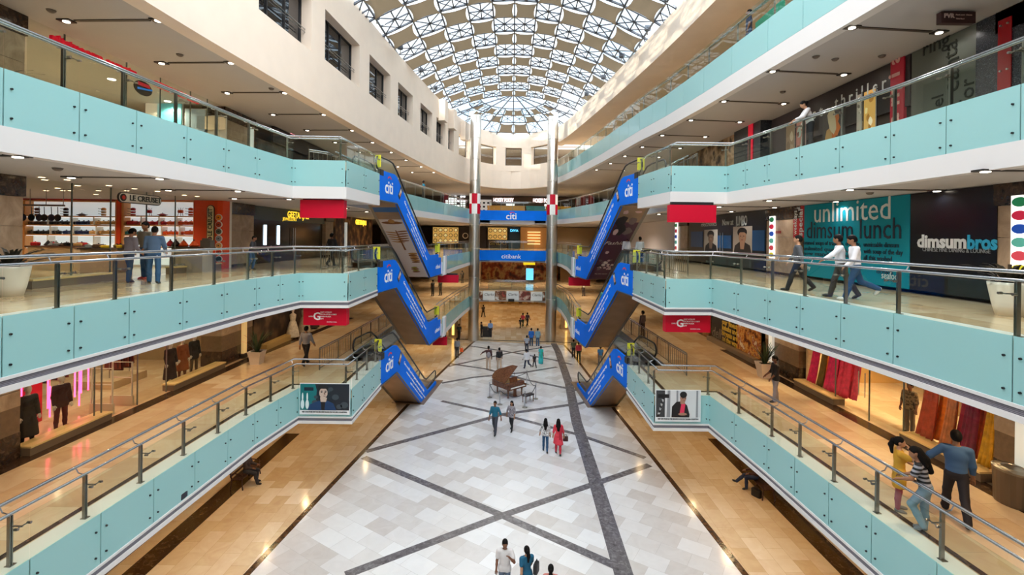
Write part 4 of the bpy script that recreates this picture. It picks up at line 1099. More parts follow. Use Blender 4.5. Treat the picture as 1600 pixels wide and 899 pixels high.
    # hair in head space
    if hair:
        hc = lambda p: p
        pr = [E_((0, -.008, 1.668), (.082, .1, .097)), E_((0, -.035, 1.63), (.076, .075, .08))]
        V, Q = None, None
        hp_ = [(x[0], np.array(x[1]), x[2], x[3]) for x in pr]
        lo = 1.585 if hair == 'short' else 1.57
        V, Q = sdf_mesh(pr, min(vox, .014), .02, [((0, .062, 1.66), (0, .78, -.62)), ((0, .0, lo), (0, .35, -.94))])
        ex = []
        if hair in ('long', 'pony', 'bun', 'veil'):
            if hair == 'long': pr2 = [C((0, -.06, 1.66), .075, (0, -.1, 1.5), .085), C((0, -.1, 1.5), .085, (0, -.12, 1.28), .06), C((-.05, -.03, 1.62), .045, (-.08, -.06, 1.42), .04), C((.05, -.03, 1.62), .045, (.08, -.06, 1.42), .04)]
            elif hair == 'pony': pr2 = [E_((0, -.1, 1.66), (.05, .05, .05)), C((0, -.11, 1.66), .045, (0, -.15, 1.55), .05), C((0, -.15, 1.55), .05, (0, -.13, 1.38), .028)]
            else: pr2 = [E_((0, -.11, 1.65), (.05, .045, .05))]
            V2, Q2 = sdf_mesh(pr2, min(vox, .014), .03)
            Q = np.concatenate([Q, Q2+len(V)]); V = np.concatenate([V, V2])
        V = np.array([hd(p) for p in V]) + sh
        np_obj('hair', V*s, Q, hairmat or HAIR, root)
    if fine and cat == 'person':
        k = MB()
        for x in (-.03, .03): k.ball(tuple((hd((x, .092, 1.648))+sh)*s), .009*s, 8, 5)
        for x in (-.03, .03): k.ball(tuple((hd((x, .094, 1.668))+sh)*s), (.02*s, .008*s, .005*s), 8, 4)
        k.ball(tuple((hd((0, .094, 1.572))+sh)*s), (.022*s, .008*s, .005*s), 8, 4)
        k.build('eyes_and_mouth', mat('#2a1512', .4, name='dark_eyes'), root, smooth=True)
    if sash:   # dupatta / sari end over the shoulder
        k = MB(); w0 = .12
        pts = [up((.10, .13, .95)), up((.09, .145, 1.25)), up((.11, .06, 1.485)), up((.13, -.08, 1.45)), up((.12, -.15, 1.2)), up((.11, -.17, .85)), up((.1, -.17, .6))]
        vs = []
        for i, p in enumerate(pts):
            for dx in (-.07, 0, .07): vs.append(tuple((np.array(p)+np.array([dx, 0, -.02*abs(dx)/.07])+sh)*s))
        k.add(vs, [(i*3+j, i*3+j+1, i*3+j+4, i*3+j+3) for i in range(len(pts)-1) for j in (0, 1)])
        o = k.build('scarf', mat(sash, .8, name='scarf_cloth'), root, smooth=True)
        md = o.modifiers.new('solid', 'SOLIDIFY'); md.thickness = .01
    root['_h'] = H
    wrist = {q: root.matrix_basis @ Vector(tuple((w_+sh)*s)) for q, w_ in wr.items()}
    cm = Matrix.Translation(Vector(foot)) @ Matrix.Rotation(yaw, 4, 'Z')
    return root, {q: cm @ Vector(tuple((w_+sh)*s)) for q, w_ in wr.items()}
# ================================================================== outer shell behind the galleries
warmw = mat('#cdb79a', .7, noise=.05, nscale=1, name='warm_wall'); brownw = mat('#6b5646', .7, noise=.1, nscale=1, name='brown_wall'); whitew = mat('#dcd9d6', .6, name='white_wall')
sb = MB()
sb.bx(-23.2, -23, -2, 84, 0, 23); struct('wall_left_2', sb, warmw, 'warm outer wall far behind the left shops', 'wall')
sb = MB(); sb.bx(23, 23.2, -2, 84, 0, 23); struct('wall_right', sb, warmw, 'warm outer wall far behind the right shops', 'wall')
sb = MB(); sb.bx(-23.2, 23.2, 84, 84.3, 0, 24); struct('wall_back_2', sb, warmw, 'warm wall closing the far end of the mall', 'wall')
sb = MB(); sb.bx(-23.2, 23.2, -2.3, -2, 0, 23.3); struct('wall_front', sb, whitew, 'white wall behind the viewpoint', 'wall')
sb = MB(); sb.bx(20.5, 20.7, -2, 56, 18.4, 21.4); struct('wall_right_2', sb, mat('#b5aa9a', .7, name='gallery_wall'), 'plain wall of the right upper gallery', 'wall')
# stone pillars on the shopfront lines
def pillar(x, y0, y1, z0, z1, depth=1.0, dark_top=.55, dark_low=0.0):
    s = -1 if x < 0 else 1; x0, x1 = (x-depth, x) if s < 0 else (x, x+depth)
    k = MB(); zc = z0
    k.bx(x0, x1, y0, y1, z0, z0+.12, 1)
    if dark_low: k.bx(x0, x1, y0, y1, z0+.12, z0+.12+dark_low*.45, 1); k.bx(x0+.01, x1-.01, y0+.01, y1-.01, z0+.12+dark_low*.45, z0+.12+dark_low, 2)
    zz = z0+.12+dark_low; n = 3; h = (z1-dark_top-zz)/n
    for i in range(n): k.bx(x0+.004, x1-.004, y0+.004, y1-.004, zz+h*i, zz+h*(i+1)-.012, 0)
    k.bx(x0-.04, x1+.04, y0-.04, y1+.04, z1-dark_top, z1, 1)
    o = k.build('stone_pillar', [M['travertine'], M['emperador'], mat('#6f5a45', .4, noise=.15, name='brown_stone')], loc=((x0+x1)/2, (y0+y1)/2, z0))
    return tag(o, 'tan stone clad pillar with dark brown stone top on the shopfront line', 'pillar', 'stone pillars between the shops', 'structure')
for z0, z1, dl in ((0, S1, 1.0), (Z1, S2, 1.3), (Z2, S3, 0), (Z3, S4, 0)):
    pillar(WL, 12.1, 13.15, z0, z1, dark_low=dl); pillar(WL, 22.3, 24.9, z0, z1, dark_low=dl); pillar(WL, 34.5, 36, z0, z1, dark_low=dl)
    pillar(WR, 11.2, 12.3, z0, z1, dark_low=dl)
    if z0 != Z3: pillar(WR, 20.65, 23.4, z0, z1, dark_low=dl); pillar(WR, 33.9, 36.6, z0, z1, dark_low=dl)
    else:
        k = MB(); k.bx(WR-.25, WR+.8, 23.6, 26.4, z0, z1); struct('wall_right_3', k, M['granite'], 'dark granite pier on the right of the third gallery', 'wall')
# partitions between shops (behind the pillars), ends of shops
k = MB()
for z0, z1 in ((0, S1), (Z1, S2), (Z2, S3), (Z3, S4)):
    for s, x in ((-1, WL), (1, WR)):
        for y in (2.5, 12.5 if s < 0 else 11.6, 24.0 if s < 0 else 22.4, 36.2):
            if s < 0 and z0 == Z2 and 13 < y < 25: continue
            a, b = sorted((x+s*.9, s*23)); k.bx(a, b, y, y+.2, z0, z1)
struct('wall_left_3', k, warmw, 'partition walls between the shops', 'wall')

def glassfront(side, y0, y1, z0, z1, seams, label, plinth=(), door=None, pane_mat=None, group=None):
    x = WL if side < 0 else WR
    root = thing('glass_shopfront', (x, (y0+y1)/2, z0), label, 'shopfront', group); L0 = (x, (y0+y1)/2, z0)
    ys = [y0] + sorted(seams) + [y1]
    for a, b in zip(ys, ys[1:]):
        MB().bx(x-.008, x+.008, a+.01, b-.01, z0+.03, z1).build('pane', pane_mat or M['shopglass'], root, L0)
    build_each('seam', lambda k, y: k.bx(x-.02, x+.02, y-.012, y+.012, z0, z1), ys[1:-1], mat('#6d7672', .3, .4, name='glass_edge'), root, L0)
    for a, b in plinth:
        k = MB(); k.bx(x-.22, x+.22, a, b, z0, z0+.22); k.bx(x-.25, x+.25, a, b, z0+.22, z0+.27, 1)
        k.build('window_sill', [mat('#7b6a58', .4, name='sill_stone'), mat('#e6c98c', .35, name='brass_sill')], root, L0)
    if door:
        build_each('door_handle', lambda k, y: k.tube([(x-side*.06, y, z0+.75), (x-side*.06, y, z0+1.6)], .018, 6), door, M['steel'], root, L0)
    return root
T_ = lambda px, X: PX(px, 400, X)[1]

# ------------------------------------------------------------------ second gallery, left: cookware shop with white shelving and orange panels
ORANGE = mat('#e2481a', .4, name='orange_panel'); CREAMW = mat('#f3ede2', .4, name='white_shelf'); OAK = mat('#d99a58', .5, name='oak_edge')
YB = 22.0
k = MB(); k.bx(-23, -13.2, YB+.45, YB+.6, Z2, S3); struct('wall_back_3', k, mat('#efe9df', .6, name='white_shop_wall'), 'white back wall of the cookware shop', 'wall')
def zpx(y, x=110, Y=YB): return PY(x, y, Y)[2]
def bay(px0, px1, rows, label):
    x0, x1 = PY(px0, 340, YB)[0], PY(px1, 340, YB)[0]
    root = thing('wall_shelving', ((x0+x1)/2, YB, Z2), label, 'shelves', None); L0 = ((x0+x1)/2, YB, Z2)
    ztop = zpx(314, (px0+px1)/2); z0 = Z2+.1
    k = MB(); k.bx(x0, x1, YB+.38, YB+.42, z0, ztop); k.build('back_panel', mat('#e6eef4', .5, emit=.42, name='shelf_panel_added_glow'), root, L0)  # glow added to the panel so the shelves look bright; no lamp behind
    k = MB()
    for x in (x0, x1): k.bx(x-.05, x+.05, YB-.02, YB+.42, z0, ztop)
    k.bx(x0, x1, YB-.02, YB+.42, ztop-.03, ztop+.04); k.build('frame', OAK, root, L0)
    for i, yy in enumerate(rows):
        zz = zpx(yy, (px0+px1)/2); k = MB(); k.bx(x0, x1, YB, YB+.4, zz-.05, zz, 0); k.bx(x0, x1, YB-.015, YB, zz-.055, zz+.004, 1)
        k.build('shelf', [CREAMW, OAK], root, L0)
        k = MB(); k.bx(x0+.05, x1-.05, YB+.05, YB+.09, zz-.075, zz-.05); k.build('strip_light', mat('#ffffff', emit=.9, name='cool_strip'), root, L0)
        if i < len(rows)-1:
            k = MB()
            for q in range(1, 4):
                xx = x0+(x1-x0)*q/4 + (.12 if i % 2 else 0); k.bx(xx-.02, xx+.02, YB, YB+.4, zpx(rows[i+1], (px0+px1)/2), zz-.05)
            k.build('divider', CREAMW, root, L0)
    return x0, x1
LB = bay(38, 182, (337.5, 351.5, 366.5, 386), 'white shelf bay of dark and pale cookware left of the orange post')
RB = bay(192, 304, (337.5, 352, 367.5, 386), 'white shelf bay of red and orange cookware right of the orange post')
o = MB().bx(-22.5, PY(182, 340, YB)[0]-.06, YB-.1, YB+.42, zpx(313.2), S3-.005).build('fascia_board', mat('#b8262a', .4, name='red_board'), loc=(-20, YB, zpx(313))); tag(o, 'red board above the left shelf bay of the cookware shop', 'panel')
o = MB().bx(PY(182, 340, YB)[0]+.07, PY(192, 340, YB)[0]-.07, YB-.1, YB+.42, Z2, S3-.005).build('orange_post', ORANGE, loc=(-18, YB, Z2)); tag(o, 'orange post between the two shelf bays', 'post')
o = MB().bx(PY(192, 340, YB)[0]-.06, PY(304.9, 340, YB)[0], YB-.1, YB+.42, zpx(313.4, 250), S3-.005).build('fascia_board', ORANGE, loc=(-16, YB, zpx(314, 250))); tag(o, 'orange board above the right shelf bay of the cookware shop', 'panel')
sg = thing('sign_panel', (-13.8, YB, Z2), 'tall orange panel with vertical shop sign at the end of the cookware shop', 'panel')
MB().bx(PY(305.5, 340, YB)[0], -13.2, YB-.12, YB+.42, Z2, zpx(310, 330)).build('board', ORANGE, sg, (-13.8, YB, Z2))
def capsule(w_, h_, n=8):
    r = min(w_, h_)/2; pts = []
    if w_ >= h_:
        for i in range(n+1): t = -PI/2+PI*i/n; pts.append((w_/2-r+r*math.cos(t), r*math.sin(t)))
        for i in range(n+1): t = PI/2+PI*i/n; pts.append((-w_/2+r+r*math.cos(t), r*math.sin(t)))
    else:
        for i in range(n+1): t = PI*i/n; pts.append((r*math.cos(t), h_/2-r+r*math.sin(t)))
        for i in range(n+1): t = PI+PI*i/n; pts.append((r*math.cos(t), -h_/2+r+r*math.sin(t)))
    return pts
c = PY(329, 350, YB-.15)
k = MB(); k.plate((c[0], c[1]+.02, c[2]), (1, 0, 0), (0, 0, 1), capsule(.34, 1.72), .03, 0); k.plate((c[0], c[1]-.012, c[2]), (1, 0, 0), (0, 0, 1), capsule(.28, 1.66), .01, 1)
text(k, 'LE CREUSET', .26, (c[0], c[1]-.022, c[2]+.08), (0, 0, 1), (-1, 0, 0), bold=.008, width=1.25, mi=0)
k.plate((c[0], c[1]-.03, c[2]-.68), (1, 0, 0), (0, 0, 1), [(.1*math.cos(t), .1*math.sin(t)) for t in [2*PI*i/14 for i in range(14)]], .01, 0); k.plate((c[0], c[1]-.04, c[2]-.68), (1, 0, 0), (0, 0, 1), [(.05*math.cos(t), .05*math.sin(t)) for t in [2*PI*i/14 for i in range(14)]], .01, 2)
k.build('vertical_sign', [mat('#22352c', .4, name='dark_green_sign'), mat('#f0dfae', .4, name='cream_sign'), mat('#c2362b', .4, name='sign_red')], sg, (-13.8, YB, Z2))
disc_cols = ['#f08a1c', '#b0402c', '#5d6050', '#7d8790', '#c98a4c', '#a83020', '#1d3a38']
for yy, dc in zip((340, 351, 362, 373, 384, 394, 405), disc_cols):
    c = PY(342, yy, YB-.16); k = MB()
    k.plate((c[0], c[1]+.02, c[2]), (1, 0, 0), (0, 0, 1), [(.155*math.cos(t), .155*math.sin(t)) for t in [2*PI*i/18 for i in range(18)]], .03, 0)
    k.plate((c[0], c[1]-.012, c[2]), (1, 0, 0), (0, 0, 1), [(.125*math.cos(t), .125*math.sin(t)) for t in [2*PI*i/18 for i in range(18)]], .02, 1)
    k.plate((c[0], c[1]-.034, c[2]), (1, 0, 0), (0, 0, 1), [(.03*math.cos(t), .03*math.sin(t)) for t in [2*PI*i/8 for i in range(8)]], .02, 2)
    k.build('lid_disc', [mat('#efe9e2', .4, name='disc_rim'), mat(dc, .35, name='disc_colour'), M['black']], sg, (-13.8, YB, Z2))
# hanging sign outside
a, b = PX(184.5, 303, -13.15), PX(252, 308, -13.15); cy_, cz_ = (a[1]+b[1])/2, 11.98
hs = thing('hanging_sign', (-13.15, cy_, cz_), 'rounded hanging shop sign with dark lettering over the cookware shop entrance', 'sign')
Ls = b[1]-a[1]
k = MB(); k.plate((-13.19, cy_, cz_), (0, 1, 0), (0, 0, 1), capsule(Ls, .36), .05, 0); k.plate((-13.145, cy_, cz_), (0, 1, 0), (0, 0, 1), capsule(Ls-.06, .30), .01, 1)
k.build('board', [mat('#3a3a3a', .4, name='sign_edge'), mat('#d8d6cf', .4, name='sign_face')], hs, hs.location)
k = MB(); text(k, 'LE CREUSET', .27, (-13.13, cy_+.2, cz_), (0, 1, 0), (0, 0, 1), bold=.004, width=Ls*.74)
k.plate((-13.13, cy_-Ls/2+.19, cz_), (0, 1, 0), (0, 0, 1), [(.13*math.cos(t), .13*math.sin(t)) for t in [2*PI*i/16 for i in range(16)]], .01)
k.build('lettering', mat('#1c2a2a', .4, name='dark_lettering'), hs, hs.location)
k = MB(); k.plate((-13.115, cy_-Ls/2+.19, cz_), (0, 1, 0), (0, 0, 1), [(.07*math.cos(t), .07*math.sin(t)) for t in [2*PI*i/16 for i in range(16)]], .01); k.build('round_emblem', mat('#c4372c', .4, name='emblem_red'), hs, hs.location)
build_each('hanger_rod', lambda k, q: k.cyl((-13.17, cy_+q, cz_+.15), (-13.17, cy_+q, S3), .012, 6), (-.6, .6), M['steel'], hs, hs.location)
glassfront(-1, 13.2, 21.8, Z2, S3-.02, [T_(172, WL), T_(228, WL), T_(273, WL), 14.6], 'clear glass front of the cookware shop on the second gallery', plinth=((13.2, 15.9), (18.9, 21.8)))
# cookware
def pot_mesh(col, kind):
    k = MB(); dark = 1
    if kind == 'casserole':
        k.lathe([(.10, 0), (.135, .02), (.14, .12), (.145, .125)], n=14); k.lathe([(.147, .125), (.13, .15), (.05, .175), (.012, .18)], n=14)
        k.lathe([(.012, .18), (.03, .195), (.03, .21), (.01, .215)], n=8, mi=1)
        for s in (-1, 1): k.tube([(s*.13, -.045, .1), (s*.18, -.03, .105), (s*.18, .03, .105), (s*.13, .045, .1)], .013, 6)
    elif kind == 'oval':
        k2 = MB(); k2.lathe([(.12, 0), (.15, .02), (.155, .11)], n=14); k2.lathe([(.16, .11), (.13, .15), (.012, .165)], n=14); k2.lathe([(.012, .165), (.028, .18), (.01, .2)], n=8, mi=1)
        k.add([(x*1.35, y, z) for x, y, z in k2.v], k2.f); k.mi = list(k2.mi)
        for s in (-1, 1): k.tube([(s*.2, -.05, .09), (s*.25, -.03, .095), (s*.25, .03, .095), (s*.2, .05, .09)], .013, 6)
    elif kind == 'tagine':
        k.lathe([(.12, 0), (.17, .04), (.175, .06), (.15, .065), (.06, .2), (.025, .23)], n=14, mi=0); k.lathe([(.02, .23), (.035, .25), (.015, .275)], n=8, mi=1)
    elif kind == 'stack':
        for i in range(3):
            z = .12*i; k.lathe([(.09, z), (.1, z+.09), (.105, z+.095)], n=12); k.tube([(-.09, 0, z+.08), (-.26, 0, z+.1)], .012, 6, 1)
        k.lathe([(.1, .335), (.06, .37), (.01, .38)], n=12)
    elif kind == 'dish':
        k.lathe([(.10, 0), (.22, .06), (.23, .065), (.21, .062), (.1, .015)], n=16); k.lathe([(.16, .062), (.06, .11), (.012, .12)], n=12, mi=0); k.lathe([(.012, .12), (.025, .135), (.01, .15)], n=8, mi=1)
    elif kind == 'fondue':
        k.lathe([(.09, .13), (.12, .16), (.11, .26), (.12, .27)], n=12)
        for t in range(3): k.tube([(.12*math.cos(t*2.1), .12*math.sin(t*2.1), 0), (.08*math.cos(t*2.1), .08*math.sin(t*2.1), .15)], .01, 5, 1)
        for t in range(4): k.tube([(.02*math.cos(t*1.6), .02*math.sin(t*1.6), .2), (.14*math.cos(t*1.6+.3), .1*math.sin(t*1.6), .38)], .006, 5, 1)
    elif kind == 'skillet':   # hangs by its handle: disc below the origin
        for r0, z in ((.16, 0),):
            vs = []
        k.lathe([(.13, -.02), (.165, .02), (.17, .022), (.15, .01), (.13, -.008)], n=18); k.tube([(0, .16, .01), (0, .52, .03)], .016, 6, 1)
        k.v = [(x, -z, y-.55) for x, y, z in k.v]
    return k
_pots = {}
def pot(col, kind, loc, label, group, yaw=0, scale=1.0):
    key = (col, kind)
    if key not in _pots:
        o = pot_mesh(col, kind).build({'casserole': 'casserole', 'oval': 'oval_casserole', 'tagine': 'tagine', 'stack': 'saucepan_stack', 'dish': 'lidded_dish', 'fondue': 'fondue_pot', 'skillet': 'skillet'}[kind],
                              [mat(col, .22, name='enamel'), mat('#1b1a1a', .3, name='black_knob')], smooth=False); _pots[key] = o
    else:
        o = _pots[key].copy(); COL.objects.link(o)
    o.location = loc; o.rotation_euler = (0, 0, yaw); o.scale = (scale,)*3
    return tag(o, label, 'cookware', group)
def row(px0, px1, ypx, cols, kind, n, where, label, scale=1.0, Y=YB+.2):
    for i in range(n):
        px = px0+(px1-px0)*(i+.5)/n; q = PY(px, ypx, Y); c_ = cols[int(i*len(cols)/n)]
        pot(c_, kind, (q[0], Y, zpx(ypx, px)), label, where, rnd.uniform(-.2, .2), scale)
NAVY, BLK, SAND, RED_, ORG, TEAL, BRN = '#1d2c58', '#1a1a1e', '#e0b070', '#b5202a', '#e0521c', '#1f6f78', '#5a4334'
for px, col, kd, lb in ((58, BRN, 'stack', 'brown stacked saucepans on the top shelf behind the hanging pans'), (103, BLK, 'stack', 'black stacked saucepans on the top shelf beside the hanging pans'), (128, BLK, 'dish', 'wide black lidded dish on the top shelf'), (162, SAND, 'stack', 'sand coloured stacked saucepans on the top shelf')):
    q = PY(px, 337, YB+.2); pot(col, kd, (q[0], YB+.2, zpx(337.3, px)), lb, None)
row(38, 73, 351.2, [BRN], 'casserole', 4, 'brown pots on the second shelf', 'brown casserole on the second shelf behind the hanging pans')
row(77, 117, 351.2, [BLK], 'casserole', 5, 'black pots on the second shelf', 'black casserole on the second shelf of the left bay')
row(120, 142, 351.2, [NAVY], 'casserole', 3, 'navy pots on the second shelf', 'navy casserole on the second shelf of the left bay')
row(143, 181, 351.2, [SAND], 'casserole', 5, 'sand pots on the second shelf', 'sand coloured casserole on the second shelf beside the orange post')
row(38, 53, 366.2, [BRN], 'casserole', 2, 'brown pots on the third shelf', 'brown casserole at the near end of the third shelf')
row(56, 95, 366.2, [BLK], 'casserole', 5, 'black pots on the third shelf', 'black casserole on the third shelf of the left bay')
row(100, 139, 366.2, [NAVY], 'casserole', 5, 'navy pots on the third shelf', 'navy casserole on the third shelf of the left bay')
row(141, 181, 366.2, [SAND], 'casserole', 5, 'sand pots on the third shelf', 'sand coloured casserole on the third shelf beside the orange post')
for px, col, kd, lb in ((208, RED_, 'stack', 'red stacked saucepans on the top shelf of the right bay'), (233, RED_, 'fondue', 'red fondue pot on a stand on the top shelf'), (254, RED_, 'dish', 'wide red lidded dish on the top shelf'), (282, ORG, 'fondue', 'orange red fondue pot on the top shelf of the right bay'), (298, ORG, 'stack', 'orange stacked saucepans at the end of the top shelf')):
    q = PY(px, 337, YB+.2); pot(col, kd, (q[0], YB+.2, zpx(337.3, px)), lb, None)
q = PY(207, 351, YB+.2); pot(RED_, 'oval', (q[0], YB+.2, zpx(351.6, 207)), 'large red oval casserole on the second shelf of the right bay', None, 0, 1.25)
row(216, 260, 351.6, [RED_], 'casserole', 5, 'red pots on the second shelf', 'red casserole on the second shelf of the right bay')
row(262, 303, 351.6, [ORG], 'casserole', 5, 'orange pots on the second shelf', 'orange casserole on the second shelf of the right bay')
row(194, 224, 367.2, [TEAL], 'casserole', 3, 'teal pots on the third shelf', 'teal casserole on the third shelf behind the standing men')
row(256, 286, 367.2, [ORG], 'casserole', 4, 'orange pots on the third shelf', 'orange casserole on the third shelf of the right bay')
q = PY(297, 367, YB+.2); pot(ORG, 'oval', (q[0], YB+.2, zpx(367.2, 297)), 'large orange oval casserole at the end of the third shelf', None, 0, 1.2)
# display tables inside
def table(px0, px1, ytop, Y, depth, label, cols):
    x0, x1 = PY(px0, ytop, Y)[0], PY(px1, ytop, Y)[0]; zt = PY((px0+px1)/2, ytop, Y)[2]
    root = thing('display_table', ((x0+x1)/2, Y+depth/2, Z2), label, 'table'); L0 = root.location
    MB().bx(x0, x1, Y, Y+depth, zt-.06, zt).build('table_top', mat(cols[0], .4, name='table_top_wood'), root, L0)
    k = MB(); k.bx(x0+.08, x1-.08, Y+.06, Y+depth-.06, Z2, zt-.06); k.build('base', mat(cols[1], .5, name='table_base'), root, L0)
    return x0, x1, zt, Y, depth
t1 = table(38, 116, 384.5, 19.6, .9, 'wooden display table loaded with pots behind the glass at the near end', ('#5a3c2a', '#c2a680'))
t2 = table(120, 184, 388, 18.8, .9, 'dark display table loaded with small cookware in the middle of the shop', ('#3a2c24', '#b89a78'))
t3 = table(263, 318, 386, 19.4, .8, 'grey service counter beside the orange sign panel', ('#4a4036', '#a39a8c'))
def load(t, n, cols, kinds, label, group, sc_=.9):
    x0, x1, zt, Y, d = t
    for i in range(n):
        pot(rnd.choice(cols), rnd.choice(kinds), (x0+.15+(x1-x0-.3)*(i+.5)/n, Y+rnd.uniform(.15, d-.15), zt), label, group, rnd.uniform(-1, 1), sc_*rnd.uniform(.75, 1.1))
load(t1, 16, [RED_, BRN, BLK, '#8a8d90', SAND], ['casserole', 'dish', 'tagine', 'oval'], 'small pot among the crowd on the near wooden display table', 'pots on the near display table')
load(t2, 12, [BLK, BRN, '#d8b020', '#8a8d90', '#6d5a30'], ['casserole', 'dish', 'oval'], 'small pot among the crowd on the dark middle display table', 'pots on the middle display table')
for i, (px, col) in enumerate(((266, RED_), (275, BLK), (287, ORG), (303, ORG))):
    q = PY(px, 386, 19.7); pot(col, 'tagine', (q[0], 19.7, t3[2]), ['red tagine at the left end of the grey counter', 'black tagine on the grey counter', 'orange tagine in the middle of the grey counter', 'orange tagine at the sign end of the grey counter'][i], None, 0, 1.1)
k = MB(); q = PY(323, 380, 19.3); k.bx(q[0]-.2, q[0]+.2, 19.2, 19.5, t3[2], t3[2]+.28); k.bx(q[0]-.14, q[0]+.14, 19.22, 19.4, t3[2]+.28, t3[2]+.36)
o = k.build('cash_register', mat('#4d4a44', .4, name='till_grey'), loc=(q[0], 19.35, t3[2])); tag(o, 'grey cash register at the end of the service counter', 'till')
# hanging pan rack
rk = thing('hanging_pan_rack', (PY(68, 320, 17)[0], 17, 11.9), 'steel rack hung from the ceiling for pans at the near end of the cookware shop', 'rack')
xa, xb, zr_ = PY(38, 321, 17)[0], PY(100, 321, 17)[0], PY(68, 321, 17)[2]
MB().bx(xa, xb, 16.95, 17.05, zr_-.03, zr_+.03).build('rail', M['dsteel'], rk, rk.location)
build_each('hanger_rod', lambda k, px: k.cyl((PY(px, 321, 17)[0], 17, zr_), (PY(px, 321, 17)[0], 17, S3), .012, 6), (47, 72, 99), M['steel'], rk, rk.location)
for i, px in enumerate((40, 53, 65, 73, 84, 94)):
    q = PY(px, 321, 17); pot('#23242c' if i % 2 else '#2b2f4a', 'skillet', (q[0], 16.93, zr_-.03), ['dark skillet at the near end of the hanging rack', 'second dark skillet from the near end of the hanging rack', 'third dark skillet from the near end of the hanging rack', 'fourth dark skillet on the hanging rack, under its red handle', 'fifth dark skillet on the hanging rack', 'last dark skillet at the far end of the hanging rack'][i], None, 0, .74)
# recessed shop ceiling lamps
for px, py in ((65, 277), (70, 281), (105, 281), (98, 298), (121, 290), (72, 298), (110, 298), (90, 294), (170, 290), (154, 298), (210, 295), (150, 304), (198, 298), (246, 299), (288, 305), (308, 307)):
    q = P(px, py, S3-.01)
    k = MB(); k.lathe([(.07, 0), (.08, .012)], n=14, mi=0); k.lathe([(.1, .004), (.1, .02)], n=14, mi=1)
    o = k.build('recessed_downlight', [M['lampw'], CREAMW], loc=(0, 0, 0.0)); o.location = (q[0], q[1], S3-.02)
    tag(o, 'small round warm lamp set in the ceiling of the cookware shop', 'light', 'ceiling lamps of the cookware shop')
for x, y in ((-20, 17), (-16, 17), (-20, 20), (-16, 20)): spot((x, y, S3-.1), 170, (1, .82, .6), 140)

# ------------------------------------------------------------------ second gallery, right: hoardings
def hoard(px0, px1, z0, z1, X, m, name, label, cat='hoarding', y0=None, y1=None):
    ya = y0 if y0 is not None else T_(px1, X); yb = y1 if y1 is not None else T_(px0, X)
    root = thing(name, (X, (ya+yb)/2, z0), label, cat)
    MB().bx(X, X+.1, ya, yb, z0, z1).build('board', m, root, root.location)
    return root
def txt(root, s, px0, px1, py, X, size, m, dark=None, lift=.004, bold=0.0, stretch=True, vertical=False):
    a, b = PX(px0, py, X), PX(px1, py, X); c = ((a[0]+b[0])/2-.002, (a[1]+b[1])/2, (a[2]+b[2])/2)
    k = MB(); text(k, s, size, c, (0, -1, 0), (0, 0, 1), bold=bold, width=abs(a[1]-b[1]) if stretch else None, lift=lift)
    return k.build('lettering', m, root, root.location)
TEALB = mat('#048296', .6, spec=.2, name='teal_hoarding'); INK = mat('#0b1a30', .5, name='navy_ink'); PALE = mat('#cfd6d6', .5, name='pale_lettering')
h = hoard(1256, 1421, Z2+.12, S3-.02, WR-.02, TEALB, 'advertising_hoarding', 'large teal lunch advertisement hoarding on the right shop wall')
txt(h, 'unlimited', 1273, 1392, 331, WR-.02, 1.12, PALE); txt(h, 'dimsum lunch', 1261, 1409, 360, WR-.02, 1.0, INK)
for s, a, b, y in (('steamed soups of tradition, crunchy,', 1255, 1345, 380.5), ('unmissable dimsum', 1350, 1405, 383), ('unlimited quantities, pick', 1256, 1345, 390), ('with soup of the day', 1350, 1411, 394), ('new mandarin menu', 1256, 1340, 398), ('all this washed', 1350, 1394, 404), ('down', 1370, 1395, 425)):
    txt(h, s, a, b, y, WR-.02, .24, INK)
txt(h, 'seafood', 1378, 1409, 432, WR-.02, .34, PALE); txt(h, 'any', 1257, 1267, 418, WR-.02, .25, PALE)
h = hoard(1239, 1255.5, PX(1247, 372, WR)[2], S3-.02, WR-.03, mat('#b01420', .45, name='red_hoarding'), 'red_board', 'narrow red weekdays special board left of the teal hoarding', 'sign')
c1, c2 = PX(1243, 348, WR-.03), PX(1251, 348, WR-.03)
k = MB(); text(k, 'weekdays', .34, (WR-.034, c1[1], c1[2]), (0, 0, 1), (0, 1, 0), width=1.05); k.build('lettering', PALE, h, h.location); k = MB(); text(k, 'special', .42, (WR-.034, c2[1]-.02, c2[2]), (0, 0, 1), (0, 1, 0), width=1.15, bold=.005); k.build('lettering', PALE, h, h.location)
h = hoard(1422, 1557, Z2+.12, S3-.02, WR-.02, mat('#07080d', .25, name='black_hoarding'), 'advertising_hoarding', 'large black restaurant hoarding right of the teal one')
txt(h, 'dimsum', 1434, 1511, 378.5, WR-.02, .52, mat('#d9dde0', .5, name='white_ink'), bold=.02); txt(h, 'bros', 1512, 1559, 380, WR-.02, .52, mat('#20a9d8', .5, name='sky_ink'), bold=.02)
txt(h, 'CHINESE FINE DINING & LOUNGE', 1442, 1548, 391.5, WR-.02, .17, mat('#8f9499', .5, name='grey_ink')); 
h = hoard(1076, 1196, Z2+.1, S3-.02, WR-.02, mat('#12141b', .3, name='dark_shopfront'), 'advertising_hoarding', 'dark electronics shopfront with two portrait pictures between the stone pillars')
txt(h, 'JUMBO', 1150, 1168, 346, WR-.02, .75, PALE, bold=.01); txt(h, 'Now at', 1129, 1146, 348, WR-.02, .5, PALE); txt(h, 'electronics', 1096, 1120, 350.5, WR-.02, .4, PALE)
